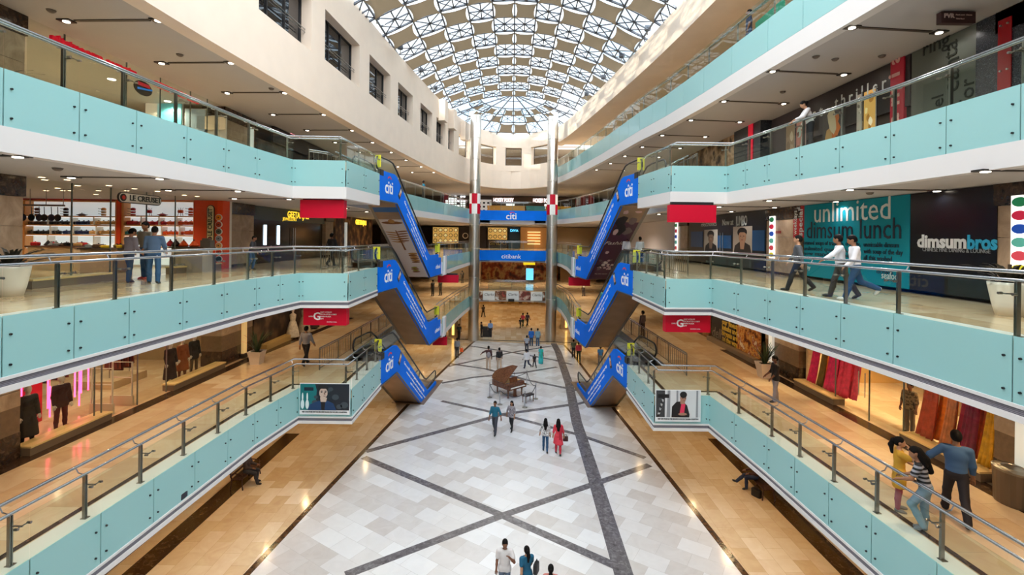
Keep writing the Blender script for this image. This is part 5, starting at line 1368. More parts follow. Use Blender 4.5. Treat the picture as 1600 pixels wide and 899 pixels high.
build_each('blue_panel', lambda k, q: k.bx(WR-.035, WR-.02, T_(q[1], WR), T_(q[0], WR), PX((q[0]+q[1])/2, q[3], WR)[2], PX((q[0]+q[1])/2, q[2], WR)[2]), ((1080, 1098, 362, 386), (1122, 1143, 368, 388), (1176, 1195, 360, 392)), mat('#0d4f86', .4, name='blue_print'), h, h.location)
def portrait(root, px0, px1, py0, py1, X, bgc, skin, hairc, coat, flip=1):
    ya, yb = T_(px1, X), T_(px0, X); zm = (px0+px1)/2; z1, z0 = PX(zm, py0, X)[2], PX(zm, py1, X)[2]
    W_, H_ = yb-ya, z1-z0; o = (X-.036, yb, z0)
    k = MB()
    def pl(pts, l, mi): k.plate((X-.036-l, yb, z0), (0, -1, 0), (0, 0, 1), [(x*W_, y*H_) for x, y in pts], .004, mi)
    pl([(0, 0), (1, 0), (1, 1), (0, 1)], 0, 0)
    el = lambda cx, cy_, rx, ry, n=16, a0=0, a1=2*PI: [(cx+rx*math.cos(a0+(a1-a0)*i/n), cy_+ry*math.sin(a0+(a1-a0)*i/n)) for i in range(n)]
    pl([(.05, 0), (.98, 0), (.9, .3), (.62, .42), (.36, .42), (.12, .28)], .004, 3)
    pl([(.42, .15), (.6, .15), (.66, .48), (.38, .48)], .008, 1)
    pl(el(.52, .62, .2, .24), .012, 1); pl(el(.5, .78, .25, .18), .010, 2); pl([(.3, .7), (.34, .9), (.55, .95), (.74, .86), (.73, .72), (.62, .78), (.4, .78)], .016, 2)
    for cx in (.44, .6): pl(el(cx, .64, .035, .014, 8), .020, 2)
    pl(el(.52, .5, .06, .016, 8), .020, 4); pl([(.5, .63), (.55, .63), (.57, .55), (.5, .545)], .018, 5)
    k.build('portrait', [mat(bgc, .5), mat(skin, .5), mat(hairc, .5), mat(coat, .5), mat('#8a4a40', .5), mat('#a8866e', .5)], root, root.location)
portrait(h, 1101, 1122, 359, 394, WR, '#a8a298', '#6e5a4c', '#1b1714', '#15151a'); portrait(h, 1146, 1176, 354, 396, WR, '#b5aa9c', '#b58c70', '#171310', '#2a2522')
build_each('door_handle', lambda k, p: k.tube([(WR-.08, T_(p, WR), Z2+.6), (WR-.08, T_(p, WR), Z2+2.0)], .02, 6), (1127, 1131), M['steel'], h, h.location)
hoard(0, 0, Z2+.02, S3-.02, WR-.02, mat('#c9c6cc', .6, name='white_hoarding'), 'blank_hoarding', 'blank white hoarding behind the right escalators', y0=36.7, y1=54)
def dotstrip(px, py0, py1, n, X, lab, w_):
    a, b = PX(px, py0, X), PX(px, py1, X); zt, zb = a[2], b[2]; y = a[1]
    root = thing('lit_sign', (X, y, zb), lab, 'sign')
    MB().bx(X, X+.06, y-w_/2, y+w_/2, zb, zt).build('light_panel', mat('#fbfaf4', .4, emit=.9, name='lit_white'), root, root.location)
    cols = ['#1f8a5a', '#e0264e', '#1c56c8', '#62c0b0', '#e04c5c', '#d8d030', '#2aa0b8', '#e860b0', '#e09a30']
    for i in range(n):
        zz = zt-(zt-zb)*(i+.5)/n; k = MB(); k.plate((X-.002, y, zz), (0, -1, 0), (0, 0, 1), [(w_*.44*math.cos(t), (zt-zb)/n*.36*math.sin(t)) for t in [2*PI*j/14 for j in range(14)]], .012)
        k.build('colour_dot', mat(cols[i % 9], .4, emit=.25, name='lit_dot'), root, root.location)
dotstrip(1206, 338, 404, 6, WR-.1, 'slim lit sign of coloured dots on the stone pillar left of the teal hoarding', .42)
dotstrip(1594, 305, 432, 6, WR-.12, 'lit sign of large coloured dots at the near end of the second gallery', .42)
dotstrip(1056.5, 348, 392, 5, WR-.1, 'slim lit sign on the stone pillar beside the blank white hoarding', .5)
k = MB(); c = PX(1215, 363, WR-.02); k.bx(WR-.03, WR, c[1]-.25, c[1]+.25, c[2]-.06, c[2]+.06); o = k.build('small_plaque', mat('#8d2a22', .4), loc=c); tag(o, 'small red plaque on the stone pillar beside the dot sign', 'plaque')

# ------------------------------------------------------------------ third gallery, right: fashion shopfronts
h = hoard(1251, 1420, PX(1330, 195, WR)[2], S4-.02, WR-.02, mat('#2c2326', .35, name='dark_brown_fascia'), 'shop_fascia', 'dark shop fascia with widely spaced pale letters on the third gallery', 'fascia', y0=T_(1420, WR), y1=20.7)
a, b = PX(1305, 141, WR-.02), PX(1386, 107, WR-.02); k = MB(); text(k, 't h r i l l e r', .62, (WR-.022, (a[1]+b[1])/2, 16.08), (0, -1, 0), (0, 0, 1), width=a[1]-b[1], bold=.006)
k.build('lettering', PALE, h, h.location); k = MB(); a, b = PX(1270, 154, WR-.02), PX(1286, 150, WR-.02); text(k, 's t', .62, (WR-.022, (a[1]+b[1])/2, 16.0), (0, -1, 0), (0, 0, 1), width=a[1]-b[1], bold=.006); k.build('lettering', PALE, h, h.location)
# shop window posters below the fascia
for px0, px1, cols, lb in ((1283, 1312, ('#3d3a38', '#c9a060', '#d9772a', '#e0d2b0'), 'dark film style poster behind the third gallery balustrade'), (1336, 1344, ('#c9c2b8', '#7d746a', '#eae2d6', '#8f8880'), 'narrow pale poster in the third gallery shop window'), (1347, 1366, ('#e0b060', '#f0dca0', '#b07a30', '#fff0d0'), 'glowing golden poster in the third gallery shop window'), (1242, 1257, ('#c98a80', '#e0d8d0', '#b8c8c4', '#7d5a50'), 'pale pink poster left of the leaning woman on the third gallery'), (1226, 1240, ('#a89078', '#c0a890', '#8a7460', '#d8c8b0'), 'tan poster beside the dark granite pier on the third gallery')):
    X = WR-.03; ya, yb = T_(px1, X), T_(px0, X); root = thing('poster', (X, (ya+yb)/2, Z3+.1), lb, 'poster'); k = MB()
    k.bx(X, X+.03, ya, yb, Z3+.1, Z3+2.25, 0); rr = random.Random(px0)
    for i in range(9):
        yy, zz, r_ = ya+(yb-ya)*rr.uniform(.2, .8), Z3+rr.uniform(.5, 2.0), (yb-ya)*rr.uniform(.1, .25)
        k.plate((X-.004-.002*i, yy, zz), (0, -1, 0), (0, 0, 1), [(r_*math.cos(t)*rr.uniform(.7, 1.2), r_*1.6*math.sin(t)*rr.uniform(.7, 1.2)) for t in [2*PI*j/9 for j in range(9)]], .002, 1+i % 3)
    k.build('print', [mat(c_, .4, emit=.25 if px0 == 1347 else 0) for c_ in cols], root, root.location)
    MB().bx(X-.02, X+.035, ya-.05, ya, Z3, Z3+2.3).build('edge_post', M['steel'], root, root.location)
k = MB(); k.bx(WR+.3, WR+.4, 15.1, 20.6, Z3, S4); k.bx(WR+.3, WR+.4, 20.6, 23.6, Z3, S4); struct('wall_right_4', k, mat('#4a4044', .5, name='dim_shop_wall'), 'dim shop wall behind the third gallery posters', 'wall')
h = hoard(1388, 1409, Z3+.1, S4-.02, WR-.06, mat('#c2203a', .45, name='red_banner'), 'vertical_banner', 'tall red banner with pale letters reading upwards on the third gallery', 'banner')
k = MB(); c = PX(1398, 140, WR-.06); text(k, 'a m i a', .66, (WR-.064, c[1], c[2]), (0, 0, 1), (0, 1, 0), width=2.35, bold=.012); k.build('lettering', mat('#e8b0a8', .5, name='pink_ink'), h, h.location)
h = hoard(1421, 1521, Z3+.05, S4-.02, WR-.02, mat('#5c6058', .35, name='grey_green_board'), 'lettered_wall_board', 'grey green wall board with scattered dark letters on the third gallery', 'hoarding')
k = MB()
for s, px, py, sz, rt in (('can', 1487, 118, .75, 1), ('ta', 1486, 78, .65, 1), ('for', 1512, 143, .6, 1), ('ring', 1462, 70, .6, 0), ('el', 1466, 158, .55, 1)):
    k = MB(); c = PX(px, py, WR-.02); text(k, s, sz, (WR-.022, c[1], c[2]), (0, 0, 1) if rt else (0, -1, 0), (0, 1, 0) if rt else (0, 0, 1)); k.build('lettering', mat('#20241f', .5, name='dark_ink'), h, h.location)
h = hoard(1521, 1680, Z3+.02, S4-.02, WR-.04, M['granite'], 'granite_wall_panel', 'speckled dark granite wall at the near end of the third gallery', 'wall panel', y0=9.0)
X = WR-.07; ya, yb = T_(1576, X), T_(1555, X); rp_ = thing('red_glass_panel', (X, (ya+yb)/2, Z3), 'tall dark red glass panel with round fixings on the granite wall', 'panel')
MB().bx(X, X+.02, ya, yb, Z3+.3, 16.45).build('pane', mat('#a0121c', .12, name='red_glass'), rp_, rp_.location)
build_each('fixing', lambda k, q: k.cyl((X, q[0], q[1]), (X-.03, q[0], q[1]), .025, 8), [(y, z) for y in (ya+.08, yb-.08) for z in (15.15, 16.3)], M['chrome'], rp_, rp_.location)
k = MB(); c = PX(1193, 190, WR-.27); k.bx(WR-.29, WR-.26, 24.3, 24.75, Z3+.6, c[2]+.75); o = k.build('red_light_strip', mat('#c81030', .4, emit=.4), loc=c); tag(o, 'slim red strip on the dark granite pier of the third gallery', 'sign')
k = MB(); k.bx(WR-.02, WR+.08, 26.5, 36, Z3, S4); o = k.build('shop_window_display', blotch_mat('brown_display', ['#3a2a22', '#8a6a4c', '#c0a080', '#4a3a34'], .9), loc=(WR, 31, Z3)); tag(o, 'brown picture wall of the far right shop on the third gallery', 'shop window')

# ------------------------------------------------------------------ third gallery, left: pale shop with red letters
glassfront(-1, 13.2, 22.3, Z3, S4-.02, [14.3, 16.6, 18.2, 19.9, 21.0], 'tall glass shopfront under red letters on the third gallery')
rl = thing('letter_sign', (-13.3, 15.3, 16.5), 'row of raised red letters over the pale shop on the third gallery', 'sign'); rl2 = thing('letter_sign', (-13.3, 19, 16.5), 'far row of raised red letters past the oval emblem on the third gallery', 'sign')
def redletters(root, words_):
    for s, y0, y1 in words_:
        k = MB(); text(k, s, .40, (-13.33, (y0+y1)/2, 16.36), (0, 1, 0), (0, 0, 1), width=y1-y0, depth=.05, bold=.012); k.build('lettering', mat('#d0122e', .4, emit=.25, name='red_letter'), root, root.location)
redletters(rl, (('nitstuo xvn', 13.75, 15.45), ('wnstr', 15.65, 16.85))); redletters(rl2, (('xnurorns ussr', 17.75, 20.3),))
em = thing('oval_emblem', (-13.28, 17.25, 16.0), 'small oval shop emblem in red and blue hung behind the glass', 'emblem')
MB().plate((-13.3, 17.2, 15.97), (0, 1, 0), (0, 0, 1), [(.42*math.cos(t), .26*math.sin(t)) for t in [2*PI*i/20 for i in range(20)]], .03).build('disc', mat('#39352f', .4), em, em.location)
MB().plate((-13.26, 17.2, 16.05), (0, 1, 0), (0, 0, 1), [(-.3, -.02), (.3, -.02), (.26, .1), (-.26, .1)], .01).build('red_mark', mat('#c02030', .4, emit=.3), em, em.location)
MB().plate((-13.26, 17.25, 15.9), (0, 1, 0), (0, 0, 1), [(-.34, -.03), (0, .02), (.36, .08), (.36, .14), (0, .08), (-.34, .04)], .01).build('blue_mark', mat('#2b7fd8', .4, emit=.3), em, em.location)
k = MB(); k.bx(-22, -13.5, 23.6, 23.8, Z3, S4); struct('wall_back_4', k, mat('#b89a78', .7, name='tan_wall'), 'tan inner wall of the pale third gallery shop', 'wall')
for i, (px, py, w_, h_, cl) in enumerate(((265, 175, 1.1, 1.2, '#5fb0b8'), (305, 188, .9, 1.0, '#8d9aa0'), (240, 165, .7, 1.5, '#e8ddcc'), (330, 192, 1.3, .6, '#d8c0a0'))):
    q = PY(px, py, 21.9); k = MB(); k.bx(q[0]-w_/2, q[0]+w_/2, 21.88, 21.92, q[2]-h_/2, q[2]+h_/2, 0); k.bx(q[0]-w_/2-.04, q[0]+w_/2+.04, 21.92, 21.96, Z3, q[2]+h_/2+.04, 1)
    o = k.build('display_board', [mat(cl, .4, emit=.25), whitew], loc=(q[0], 21.9, Z3)); tag(o, ['teal picture board', 'grey blue picture board', 'tall cream board', 'long tan board'][i] + ' standing in the pale third gallery shop', 'display board')
for x, y in ((-15.5, 15), (-15.5, 18.5), (-18.5, 16), (-18.5, 20), (-15.5, 21.5)):
    k = MB(); k.lathe([(.12, 0), (.13, .015)], n=14); o = k.build('recessed_downlight', M['lamp']); o.location = (x, y, S4-.02); tag(o, 'round white lamp in the ceiling of the pale third gallery shop', 'light', 'ceiling lamps of the pale shop')
    spot((x, y, S4-.05), 240, (1, .88, .7), 150)
h = thing('letter_sign', (-12.9, 30, 16.2), 'small glowing pink letters over the far left shop on the third gallery', 'sign')
MB().bx(-13.1, -13.0, 26, 34.4, S4-.9, S4-.05).build('board', mat('#241d22', .4), h, h.location)
k = MB(); c = PX(462, 208, -12.98); text(k, 'Lisbon', .55, (-12.98, c[1], c[2]), (0, 1, 0), (0, 0, 1)); k.build('lettering', mat('#ff9aa8', .4, emit=2.0), h, h.location)
k = MB(); k.bx(-13.4, -13.3, 25, 34.4, Z3, S4-.9); o = k.build('shop_window_display', blotch_mat('dim_display', ['#2a2224', '#5a4a44', '#8a7a70'], .8), loc=(-13.3, 30, Z3)); tag(o, 'dim shop window past the stone pillar on the left of the third gallery', 'shop window')

# ------------------------------------------------------------------ first gallery, right: silk shop
glassfront(1, 12.4, 20.6, Z1, S2-.02, [T_(1361, WR), T_(1415, WR), 18.3], 'glass front of the silk shop on the first gallery', plinth=((12.4, 15.0), (18.1, 20.6)), door=(16.7, 17.0))
k = MB(); k.bx(12.6, 20, 21.0, 21.2, Z1, S2); k.bx(19.8, 20, 11.8, 21, Z1, S2); struct('wall_right_5', k, mat('#d8b070', .6, name='golden_wall'), 'golden inner walls of the silk shop', 'wall')
k = MB(); k.bx(16, 16.2, 15.2, 18.6, Z1, Z1+2.9); k.bx(15.9, 16, 16.2, 16.9, Z1, Z1+2.3); struct('wall_right_6', k, mat('#8a7250', .6, name='olive_wall'), 'brown partition inside the silk shop', 'wall')
k = MB()
for i in range(13): k.bx(WR+.28, WR+1.2, 20.45, 20.5, Z1+.4+.2*i, Z1+.52+.2*i)
k.bx(WR+.25, WR+1.25, 20.5, 20.55, Z1, S2); o = k.build('slatted_screen', mat('#e8d8b0', .5), loc=(WR+.7, 20.5, Z1)); tag(o, 'cream slatted screen at the far end of the silk display', 'screen')
DX = [0.0]
def drape(y, x, w_, col, label, spread=.5, h_=2.75, col2=None, lean=0.0):
    k = MB(); n, m_ = 14, 10; rr = random.Random(int(y*100)); ph = rr.random()*6
    vs = []
    for i in range(n+1):
        for j in range(m_+1):
            u = j/m_-.5; v = i/n; wd = w_*1.12*(1+spread*(1-v)**1.5)
            vs.append((x + DX[0] + .07*math.sin(u*22+ph)*(1-.4*v) - .3*(1-v)**2, y + u*wd + lean*(1-v), Z1+.30+h_*v + .0*rr.random()))
    k.add(vs, [(i*(m_+1)+j, i*(m_+1)+j+1, (i+1)*(m_+1)+j+1, (i+1)*(m_+1)+j) for i in range(n) for j in range(m_)])
    o = k.build('silk_drape', mat(col, .55, noise=.25, nscale=7, name='silk'), loc=(x, y, Z1), smooth=True)
    md = o.modifiers.new('solid', 'SOLIDIFY'); md.thickness = .012
    tag(o, label, 'fabric'); return o
for y, col, lb, w_ in ((20.0, '#e81c6a', 'bright pink silk length hanging next to the slatted screen', .35), (19.75, '#f07a1c', 'orange silk sari hanging at the far end of the silk window', .3), (19.5, '#7a5a20', 'patterned brown and gold silk length in the far silk window', .22), (19.25, '#c83a28', 'brick red silk length in the far silk window', .3), (18.95, '#e0206c', 'magenta silk length in the middle of the far silk window', .35), (18.62, '#f0447c', 'rose pink silk length with pale border in the far silk window', .4), (18.25, '#f23a62', 'coral pink silk length nearest the entrance', .4), (17.95, '#f04868', 'salmon pink silk length trailing to the floor by the entrance', .3)):
    DX[0] = .09 if DX[0] < 0 else -.09; drape(y, WR+.55, w_, col, lb, .5)
for y, col, lb, w_ in ((14.55, '#b5452c', 'rust patterned silk length beside the waiting man in the near silk window', .4), (14.15, '#f07d18', 'plain orange silk sari in the near silk window', .42), (13.85, '#c87a50', 'peach silk length in the near silk window', .2), (13.55, '#a0143c', 'crimson silk length in the near silk window', .35), (13.25, '#7d1440', 'dark wine silk length in the near silk window', .25), (12.98, '#e8602a', 'orange red silk length toward the pillar in the near silk window', .3), (12.7, '#d8a020', 'mustard silk length beside the pillar in the near silk window', .25)):
    DX[0] = .09 if DX[0] < 0 else -.09; drape(y, WR+.55, w_, col, lb, .5)
for y in (12.9, 14.0, 18.4, 19.6): spot((WR+.7, y, S2-.06), 330, (1, .72, .38), 120)
for x, y in ((15, 14), (15, 17), (18, 16), (15, 19.5)): spot((x, y, S2-.06), 150, (1, .75, .42), 140)
MB_ = MB(); MB_.bx(14.6, 15.8, 13.9, 15.1, Z1+.7, Z1+.8); MB_.bx(14.7, 15.7, 14, 15, Z1, Z1+.7); tag(MB_.build('low_counter', mat('#b08a4c', .5), loc=(15.2, 14.5, Z1)), 'low wooden counter inside the silk shop behind the waiting man', 'counter')
# pictures past the pillar
for px0, px1, lb, m_ in ((1113, 1150, 'black poster with yellow writing on the first gallery right wall', mat('#141110', .35)), (1152, 1188, 'food picture poster on the first gallery right wall', blotch_mat('food_print', ['#5a2a14', '#c8762c', '#e0b060', '#a03a1c', '#e8d8b8'], 2.2))):
    h = hoard(px0, px1, Z1+.25, S2-.02, WR-.02, m_, 'poster', lb, 'poster')
    if px0 == 1113:
        for i, s in enumerate(('our finest', 'kebabs and', 'biryanis are', 'on the way')):
            k = MB(); c = PX(1140, 507+i*9, WR-.02); text(k, s, .42, (WR-.022, c[1], c[2]), (0, -1, 0), (0, 0, 1), bold=.01, width=1.9); k.build('lettering', mat('#d8b848', .5), h, h.location)
        k = MB(); c = PX(1122, 522, WR-.02); text(k, 'delhi', .9, (WR-.022, c[1], c[2]), (0, -1, 0), (0, 0, 1), shear=.25); k.build('pale_script', mat('#8a8078', .5), h, h.location)
    else: tag(MB().bx(WR-.3, WR-.03, T_(1188, WR), T_(1113, WR), Z1, Z1+.24).build('stone_ledge', mat('#8d7a62', .4), loc=(WR-.15, 26.5, Z1)), 'low stone ledge under the two posters of the first gallery right wall', 'ledge')
k = MB(); k.bx(WR-.03, WR+.1, 30, 36, Z1, S2); o = k.build('shop_window_display', blotch_mat('brown_window', ['#3a2618', '#7a5430', '#b88a50'], .8), loc=(WR, 33, Z1)); tag(o, 'dim brown shop window past the black poster on the first gallery', 'shop window')
for z, px, s in ((Z1, 1207, 1), (Z1, 383, -1), (Z2, 2, -1), (Z2, 540, -1), (Z3, 3, -1), (Z3, 390, -1), (Z1, 1590, 1)):
    X = (WR-.1) if s > 0 else (WL+.1); y = T_(px, X); zt = {Z1: S2, Z2: S3, Z3: S4}[z]
    if px in (1590, 2, 3): y = 11.45 if s > 0 else 12.0
    root = thing('light_box', (X, y, z), {1207: 'slim glowing white light box beyond the man in black on the first gallery', 383: 'slim glowing warm light box beyond the stone pillar on the first gallery left', 2: 'pale glowing light box at the near left end of the second gallery', 540: 'slim white light box beside the red hanging sign on the second gallery', 3: 'pale glowing light box at the near left end of the third gallery', 390: 'slim white light box on the stone pillar of the third gallery left', 1590: 'pale glowing light box above the litter bin on the first gallery'}[px], 'light box')
    k = MB(); w_ = .3 if px not in (1590, 2, 3) else .36; k.bx(X-.06, X+.06, y-w_/2, y+w_/2, z+.25, zt-.5)
    k.build('glow_panel', mat('#ffd890' if px == 383 else '#f4fbf6', .4, emit=.25, name='glow_panel'), root, root.location)
    MB().bx(X-.08, X+.08, y-w_/2-.02, y+w_/2+.02, z, z+.25).build('base', M['dsteel'], root, root.location)

# ------------------------------------------------------------------ first gallery, left: clothes shop with pink neon
glassfront(-1, 13.2, 22.2, Z1, S2-.02, [T_(150, WL), T_(161, WL), T_(217, WL), T_(262, WL)], 'glass front of the clothes shop on the first gallery', plinth=((13.2, 15.9), (18.8, 22.2)))
k = MB(); k.bx(-15.4, -15.3, 13.6, 15.7, Z1, Z1+2.9); o = k.build('red_screen', mat('#b3122f', .5), loc=(-15.35, 14.6, Z1)); tag(o, 'deep red screen behind the window mannequins', 'screen')
for i, (px, py, ln) in enumerate(((75, 610, 1.2), (78, 628, 1.0), (117, 598, 1.0), (124, 605, 1.3), (127, 590, 1.1), (138, 590, .9), (33, 640, 1.6))):
    q = PX(px, py, -14.9); k = MB(); k.cyl((-14.9, q[1], q[2]-ln/2), (-14.9, q[1], q[2]+ln/2), .025, 8); k.cyl((-14.9, q[1], q[2]+ln/2), (-14.9, q[1], S2), .004, 4)
    o = k.build('neon_tube', mat('#ff8fa8', .4, emit=5.0, emit_col='#ff3a68'), loc=(-14.9, q[1], q[2])); tag(o, 'glowing pink neon tube hanging upright in the clothes shop window', 'light', 'pink neon tubes')
k = MB(); k.bx(-22, -21.8, 12.8, 23.8, Z1, S2); k.bx(-22, -13.6, 23.4, 23.6, Z1, S2); struct('wall_left_4', k, mat('#a08866', .7, name='khaki_wall'), 'khaki inner walls of the clothes shop', 'wall')
def rack_(x, y, ln, cols, label):
    root = thing('clothes_rack', (x, y, Z1), label, 'clothes rack')
    k = MB()
    for s in (-1, 1): k.tube([(x, y+s*ln/2, Z1), (x, y+s*ln/2, Z1+1.5)], .02, 6); k.bar((x-.25, y+s*ln/2, Z1+.02), (x+.25, y+s*ln/2, Z1+.02), .03)
    k.tube([(x, y-ln/2, Z1+1.5), (x, y+ln/2, Z1+1.5)], .02, 6); k.build('frame', M['steel'], root, root.location)
    n = int(ln/.13)
    for i in range(n):
        yy = y-ln/2+.08+i*(ln-.16)/max(1, n-1); k = MB(); h_ = .75+.15*((i*7) % 3)/2
        k.add([(x-.22, yy-.02, Z1+1.42), (x+.22, yy-.02, Z1+1.42), (x+.26, yy-.03, Z1+1.42-h_), (x-.26, yy-.03, Z1+1.42-h_), (x-.22, yy+.02, Z1+1.42), (x+.22, yy+.02, Z1+1.42), (x+.26, yy+.03, Z1+1.42-h_), (x-.26, yy+.03, Z1+1.42-h_)], [(3, 2, 1, 0), (4, 5, 6, 7), (0, 1, 5, 4), (1, 2, 6, 5), (2, 3, 7, 6), (3, 0, 4, 7)])
        k.tube([(x, yy, Z1+1.42), (x, yy, Z1+1.5)], .006, 4)
        o = k.build('hanging_garment', mat(cols[i % len(cols)], .8), loc=(x, yy, Z1)); tag(o, 'garment hanging on the ' + label, 'garment', 'garments on the ' + label)
rack_(-17.5, 18.2, 1.2, ['#3a4a55', '#2b2f38', '#6d2a2a'], 'steel rack of dark clothes seen through the shop entrance')
rack_(-16.2, 19.9, 1.0, ['#6d2a24', '#8a3a2c', '#4a1c1c'], 'steel rack of red brown clothes deep in the clothes shop')
k = MB(); k.bx(-17.2, -15.6, 18.9, 20.6, Z1, Z1+.3); tag(k.build('display_plinth', mat('#c8b08a', .5), loc=(-16.4, 19.7, Z1)), 'low cream plinth under the red brown clothes', 'plinth')
for i, y in enumerate((16.35, 17.2)):
    root = thing('security_gate', (-13.9, y, Z1), ['pale security gate just inside the clothes shop door, nearest the neon tubes', 'pale security gate just inside the clothes shop door, nearest the mannequins'][i], 'security gate')
    k = MB(); k.bx(-14.3, -13.5, y-.04, y+.04, Z1, Z1+.35); k.build('base', mat('#c8baa0', .5), root, root.location)
    k = MB(); k.tube([(-14.25, y, Z1+.3), (-14.25, y, Z1+1.55), (-13.55, y, Z1+1.55), (-13.55, y, Z1+.3)], .03, 8); k.tube([(-14.25, y, Z1+1.0), (-13.55, y, Z1+1.0)], .02, 6); k.build('frame', mat('#d8d0c0', .4), root, root.location)
for x, y in ((-15, 14.5), (-16, 17), (-19, 17), (-15, 20), (-18, 21)): spot((x, y, S2-.05), 140, (1, .8, .52), 140)
# dark far-left shop on the first gallery, with window furniture
k = MB(); k.bx(-13.6, -13.5, 25.2, 34.5, Z1, S2); o = k.build('shop_window_display', blotch_mat('dark_window', ['#17110e', '#3a2a20', '#6d5640'], .7), loc=(-13.5, 30, Z1)); tag(o, 'dark shop window beyond the potted plant on the first gallery', 'shop window')
k = MB(); k.bx(-13.35, -12.95, 25.5, 29, Z1, Z1+.3); tag(k.build('window_ledge', mat('#c8a868', .4), loc=(-13.1, 27, Z1)), 'brass edged window ledge beyond the potted plant', 'ledge')
def dress(x, y, z, cols, label, h_=1.5):
    root = thing('dress_form', (x, y, z), label, 'mannequin')
    k = MB(); k.lathe([(.03, 1.05), (.12, 1.1), (.16, 1.3), (.18, 1.42), (.07, 1.5), (.05, 1.56)], n=12); k.ball((0, 0, 1.66), (.08, .09, .11)); k.build('torso', mat('#d8ccc0', .4), root)
    k = MB(); k.lathe([(.38, .12), (.32, .5), (.2, .95), (.14, 1.05), (.185, 1.3), (.19, 1.4), (.1, 1.47)], n=16); k.build('dress', mat(cols, .7, noise=.2), root)
    k = MB(); k.lathe([(.16, 0), (.16, .02), (.02, .03), (.02, .5)], n=12); k.build('stand', M['steel'], root)
    return root
for i, (y, c_) in enumerate(((28.6, '#d8d0c0'), (30.2, '#c8bca8'), (31.6, '#4a3a30'))): dress(-13.0, y, Z1, c_, ['cream dress form nearest the brass ledge in the far left window', 'second pale dress form in the far left window', 'dark dress form farthest along the far left window'][i])

# second gallery far left: jeweller
h = thing('jewellery_shopfront', (-13.3, 29, Z2), 'dark jewellery shopfront with glowing yellow letters past the stone pillar', 'shopfront')
MB().bx(-13.7, -13.6, 25, 34.4, Z2, S3).build('dark_glass', mat('#1d1714', .12), h, h.location)
MB().bx(-13.62, -13.45, 25, 34.4, S3-.75, S3-.02).build('fascia', mat('#3a4a4c', .25), h, h.location)
k = MB(); a, b = PX(449, 330, -13.42), PX(469, 330, -13.42); text(k, 'GEETANJALI', .55, (-13.44, 30.2, S3-.32), (0, 1, 0), (0, 0, 1), bold=.01, width=3.0); k.build('lettering', mat('#ffd83a', .4, emit=.9), h, h.location); k = MB(); text(k, 'JEWELLERS', .25, (-13.44, 29.0, S3-.6), (0, 1, 0), (0, 0, 1), width=1.8); k.build('lettering', mat('#ffd83a', .4, emit=.9), h, h.location)
for i, y in enumerate((26.4, 27.9)):
    k = MB(); k.bx(-13.6, -13.55, y-.12, y+.12, Z2+1.0, Z2+2.1); k.build('lit_slot', mat('#dff0ff', .4, emit=2.0), h, h.location)
build_each('door_handle', lambda k, y: k.tube([(-13.5, y, Z2+.5), (-13.5, y, Z2+2)], .02, 6), (29.6, 29.9), M['steel'], h, h.location)
h = thing('jewellery_shopfront', (-12.6, 39, Z2), 'second dark jewellery shopfront with yellow letters behind the left escalators', 'shopfront')
MB().bx(-13.5, -13.4, 36.2, 46, Z2, S3).build('dark_glass', blotch_mat('wood_shelves', ['#2a1c16', '#5a3a26', '#a87a4c'], 1.2), h, h.location)
k = MB(); text(k, 'GEETANJALI', .55, (-13.38, 42.5, S3-.4), (0, 1, 0), (0, 0, 1), bold=.02, width=3.0); k.build('lettering', mat('#ffd83a', .4, emit=1.6), h, h.location)

# ------------------------------------------------------------------ far end: rows of shops facing the bridges
def farwall(x0, x1, y, z0, z1, m_, label, cat='shopfront', name='far_shopfront', thick=.2):
    root = thing(name, ((x0+x1)/2, y, z0), label, cat); MB().bx(x0, x1, y, y+thick, z0, z1).build('front', m_, root, root.location); return root
# second level
h = farwall(-11.3, -3.6, 68, Z2, S3-.1, mat('#2c1f16', .5), 'far shop with circle patterned golden wall left of the column on the second level')
def circles(root, x0, x1, z0, z1, y, seed):
    rr = random.Random(seed); k = MB(); n = int((x1-x0)/.62); m_ = int((z1-z0)/.62)
    k.bx(x0, x1, y-.03, y, z0, z1, 0)
    for i in range(n):
        for j in range(m_):
            c = (x0+(x1-x0)*(i+.5)/n, y-.05, z0+(z1-z0)*(j+.5)/m_)
            k.plate(c, (1, 0, 0), (0, 0, 1), [(.28*math.cos(t), .28*math.sin(t)) for t in [2*PI*q/12 for q in range(12)]], .02, 1)
            k.plate((c[0], c[1]-.03, c[2]), (1, 0, 0), (0, 0, 1), [(.2*math.cos(t), .2*math.sin(t)) for t in [2*PI*q/12 for q in range(12)]], .02, rr.choice([0, 2, 2]))
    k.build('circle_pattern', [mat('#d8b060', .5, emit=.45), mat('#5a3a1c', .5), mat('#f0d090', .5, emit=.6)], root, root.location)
circles(h, -11.2, -7.6, Z2+.6, S3-.25, 67.98, 1)
k = MB(); k.plate((-6.6, 67.95, Z2+1.7), (1, 0, 0), (0, 0, 1), [(.42*math.cos(t), .42*math.sin(t)) for t in [2*PI*q/20 for q in range(20)]], .03, 0); k.plate((-6.6, 67.92, Z2+1.7), (1, 0, 0), (0, 0, 1), [(.3*math.cos(t), .3*math.sin(t)) for t in [2*PI*q/20 for q in range(20)]], .02, 1); k.build('wall_clock', [mat('#e8e0d0', .5), mat('#3a2c20', .5)], h, h.location)
h = farwall(-3.5, -.6, 68, Z2, S3-.1, mat('#3a2a1c', .5), 'far shop with golden circle pattern between the two columns'); circles(h, -3.4, -.7, Z2+1.2, S3-.2, 67.98, 2)
k = MB(); text(k, 'BINDO', .9, (-2, 67.95, Z2+.7), (1, 0, 0), (0, 0, 1), width=2.4); k.build('lettering', mat('#c8a050', .5), h, h.location)
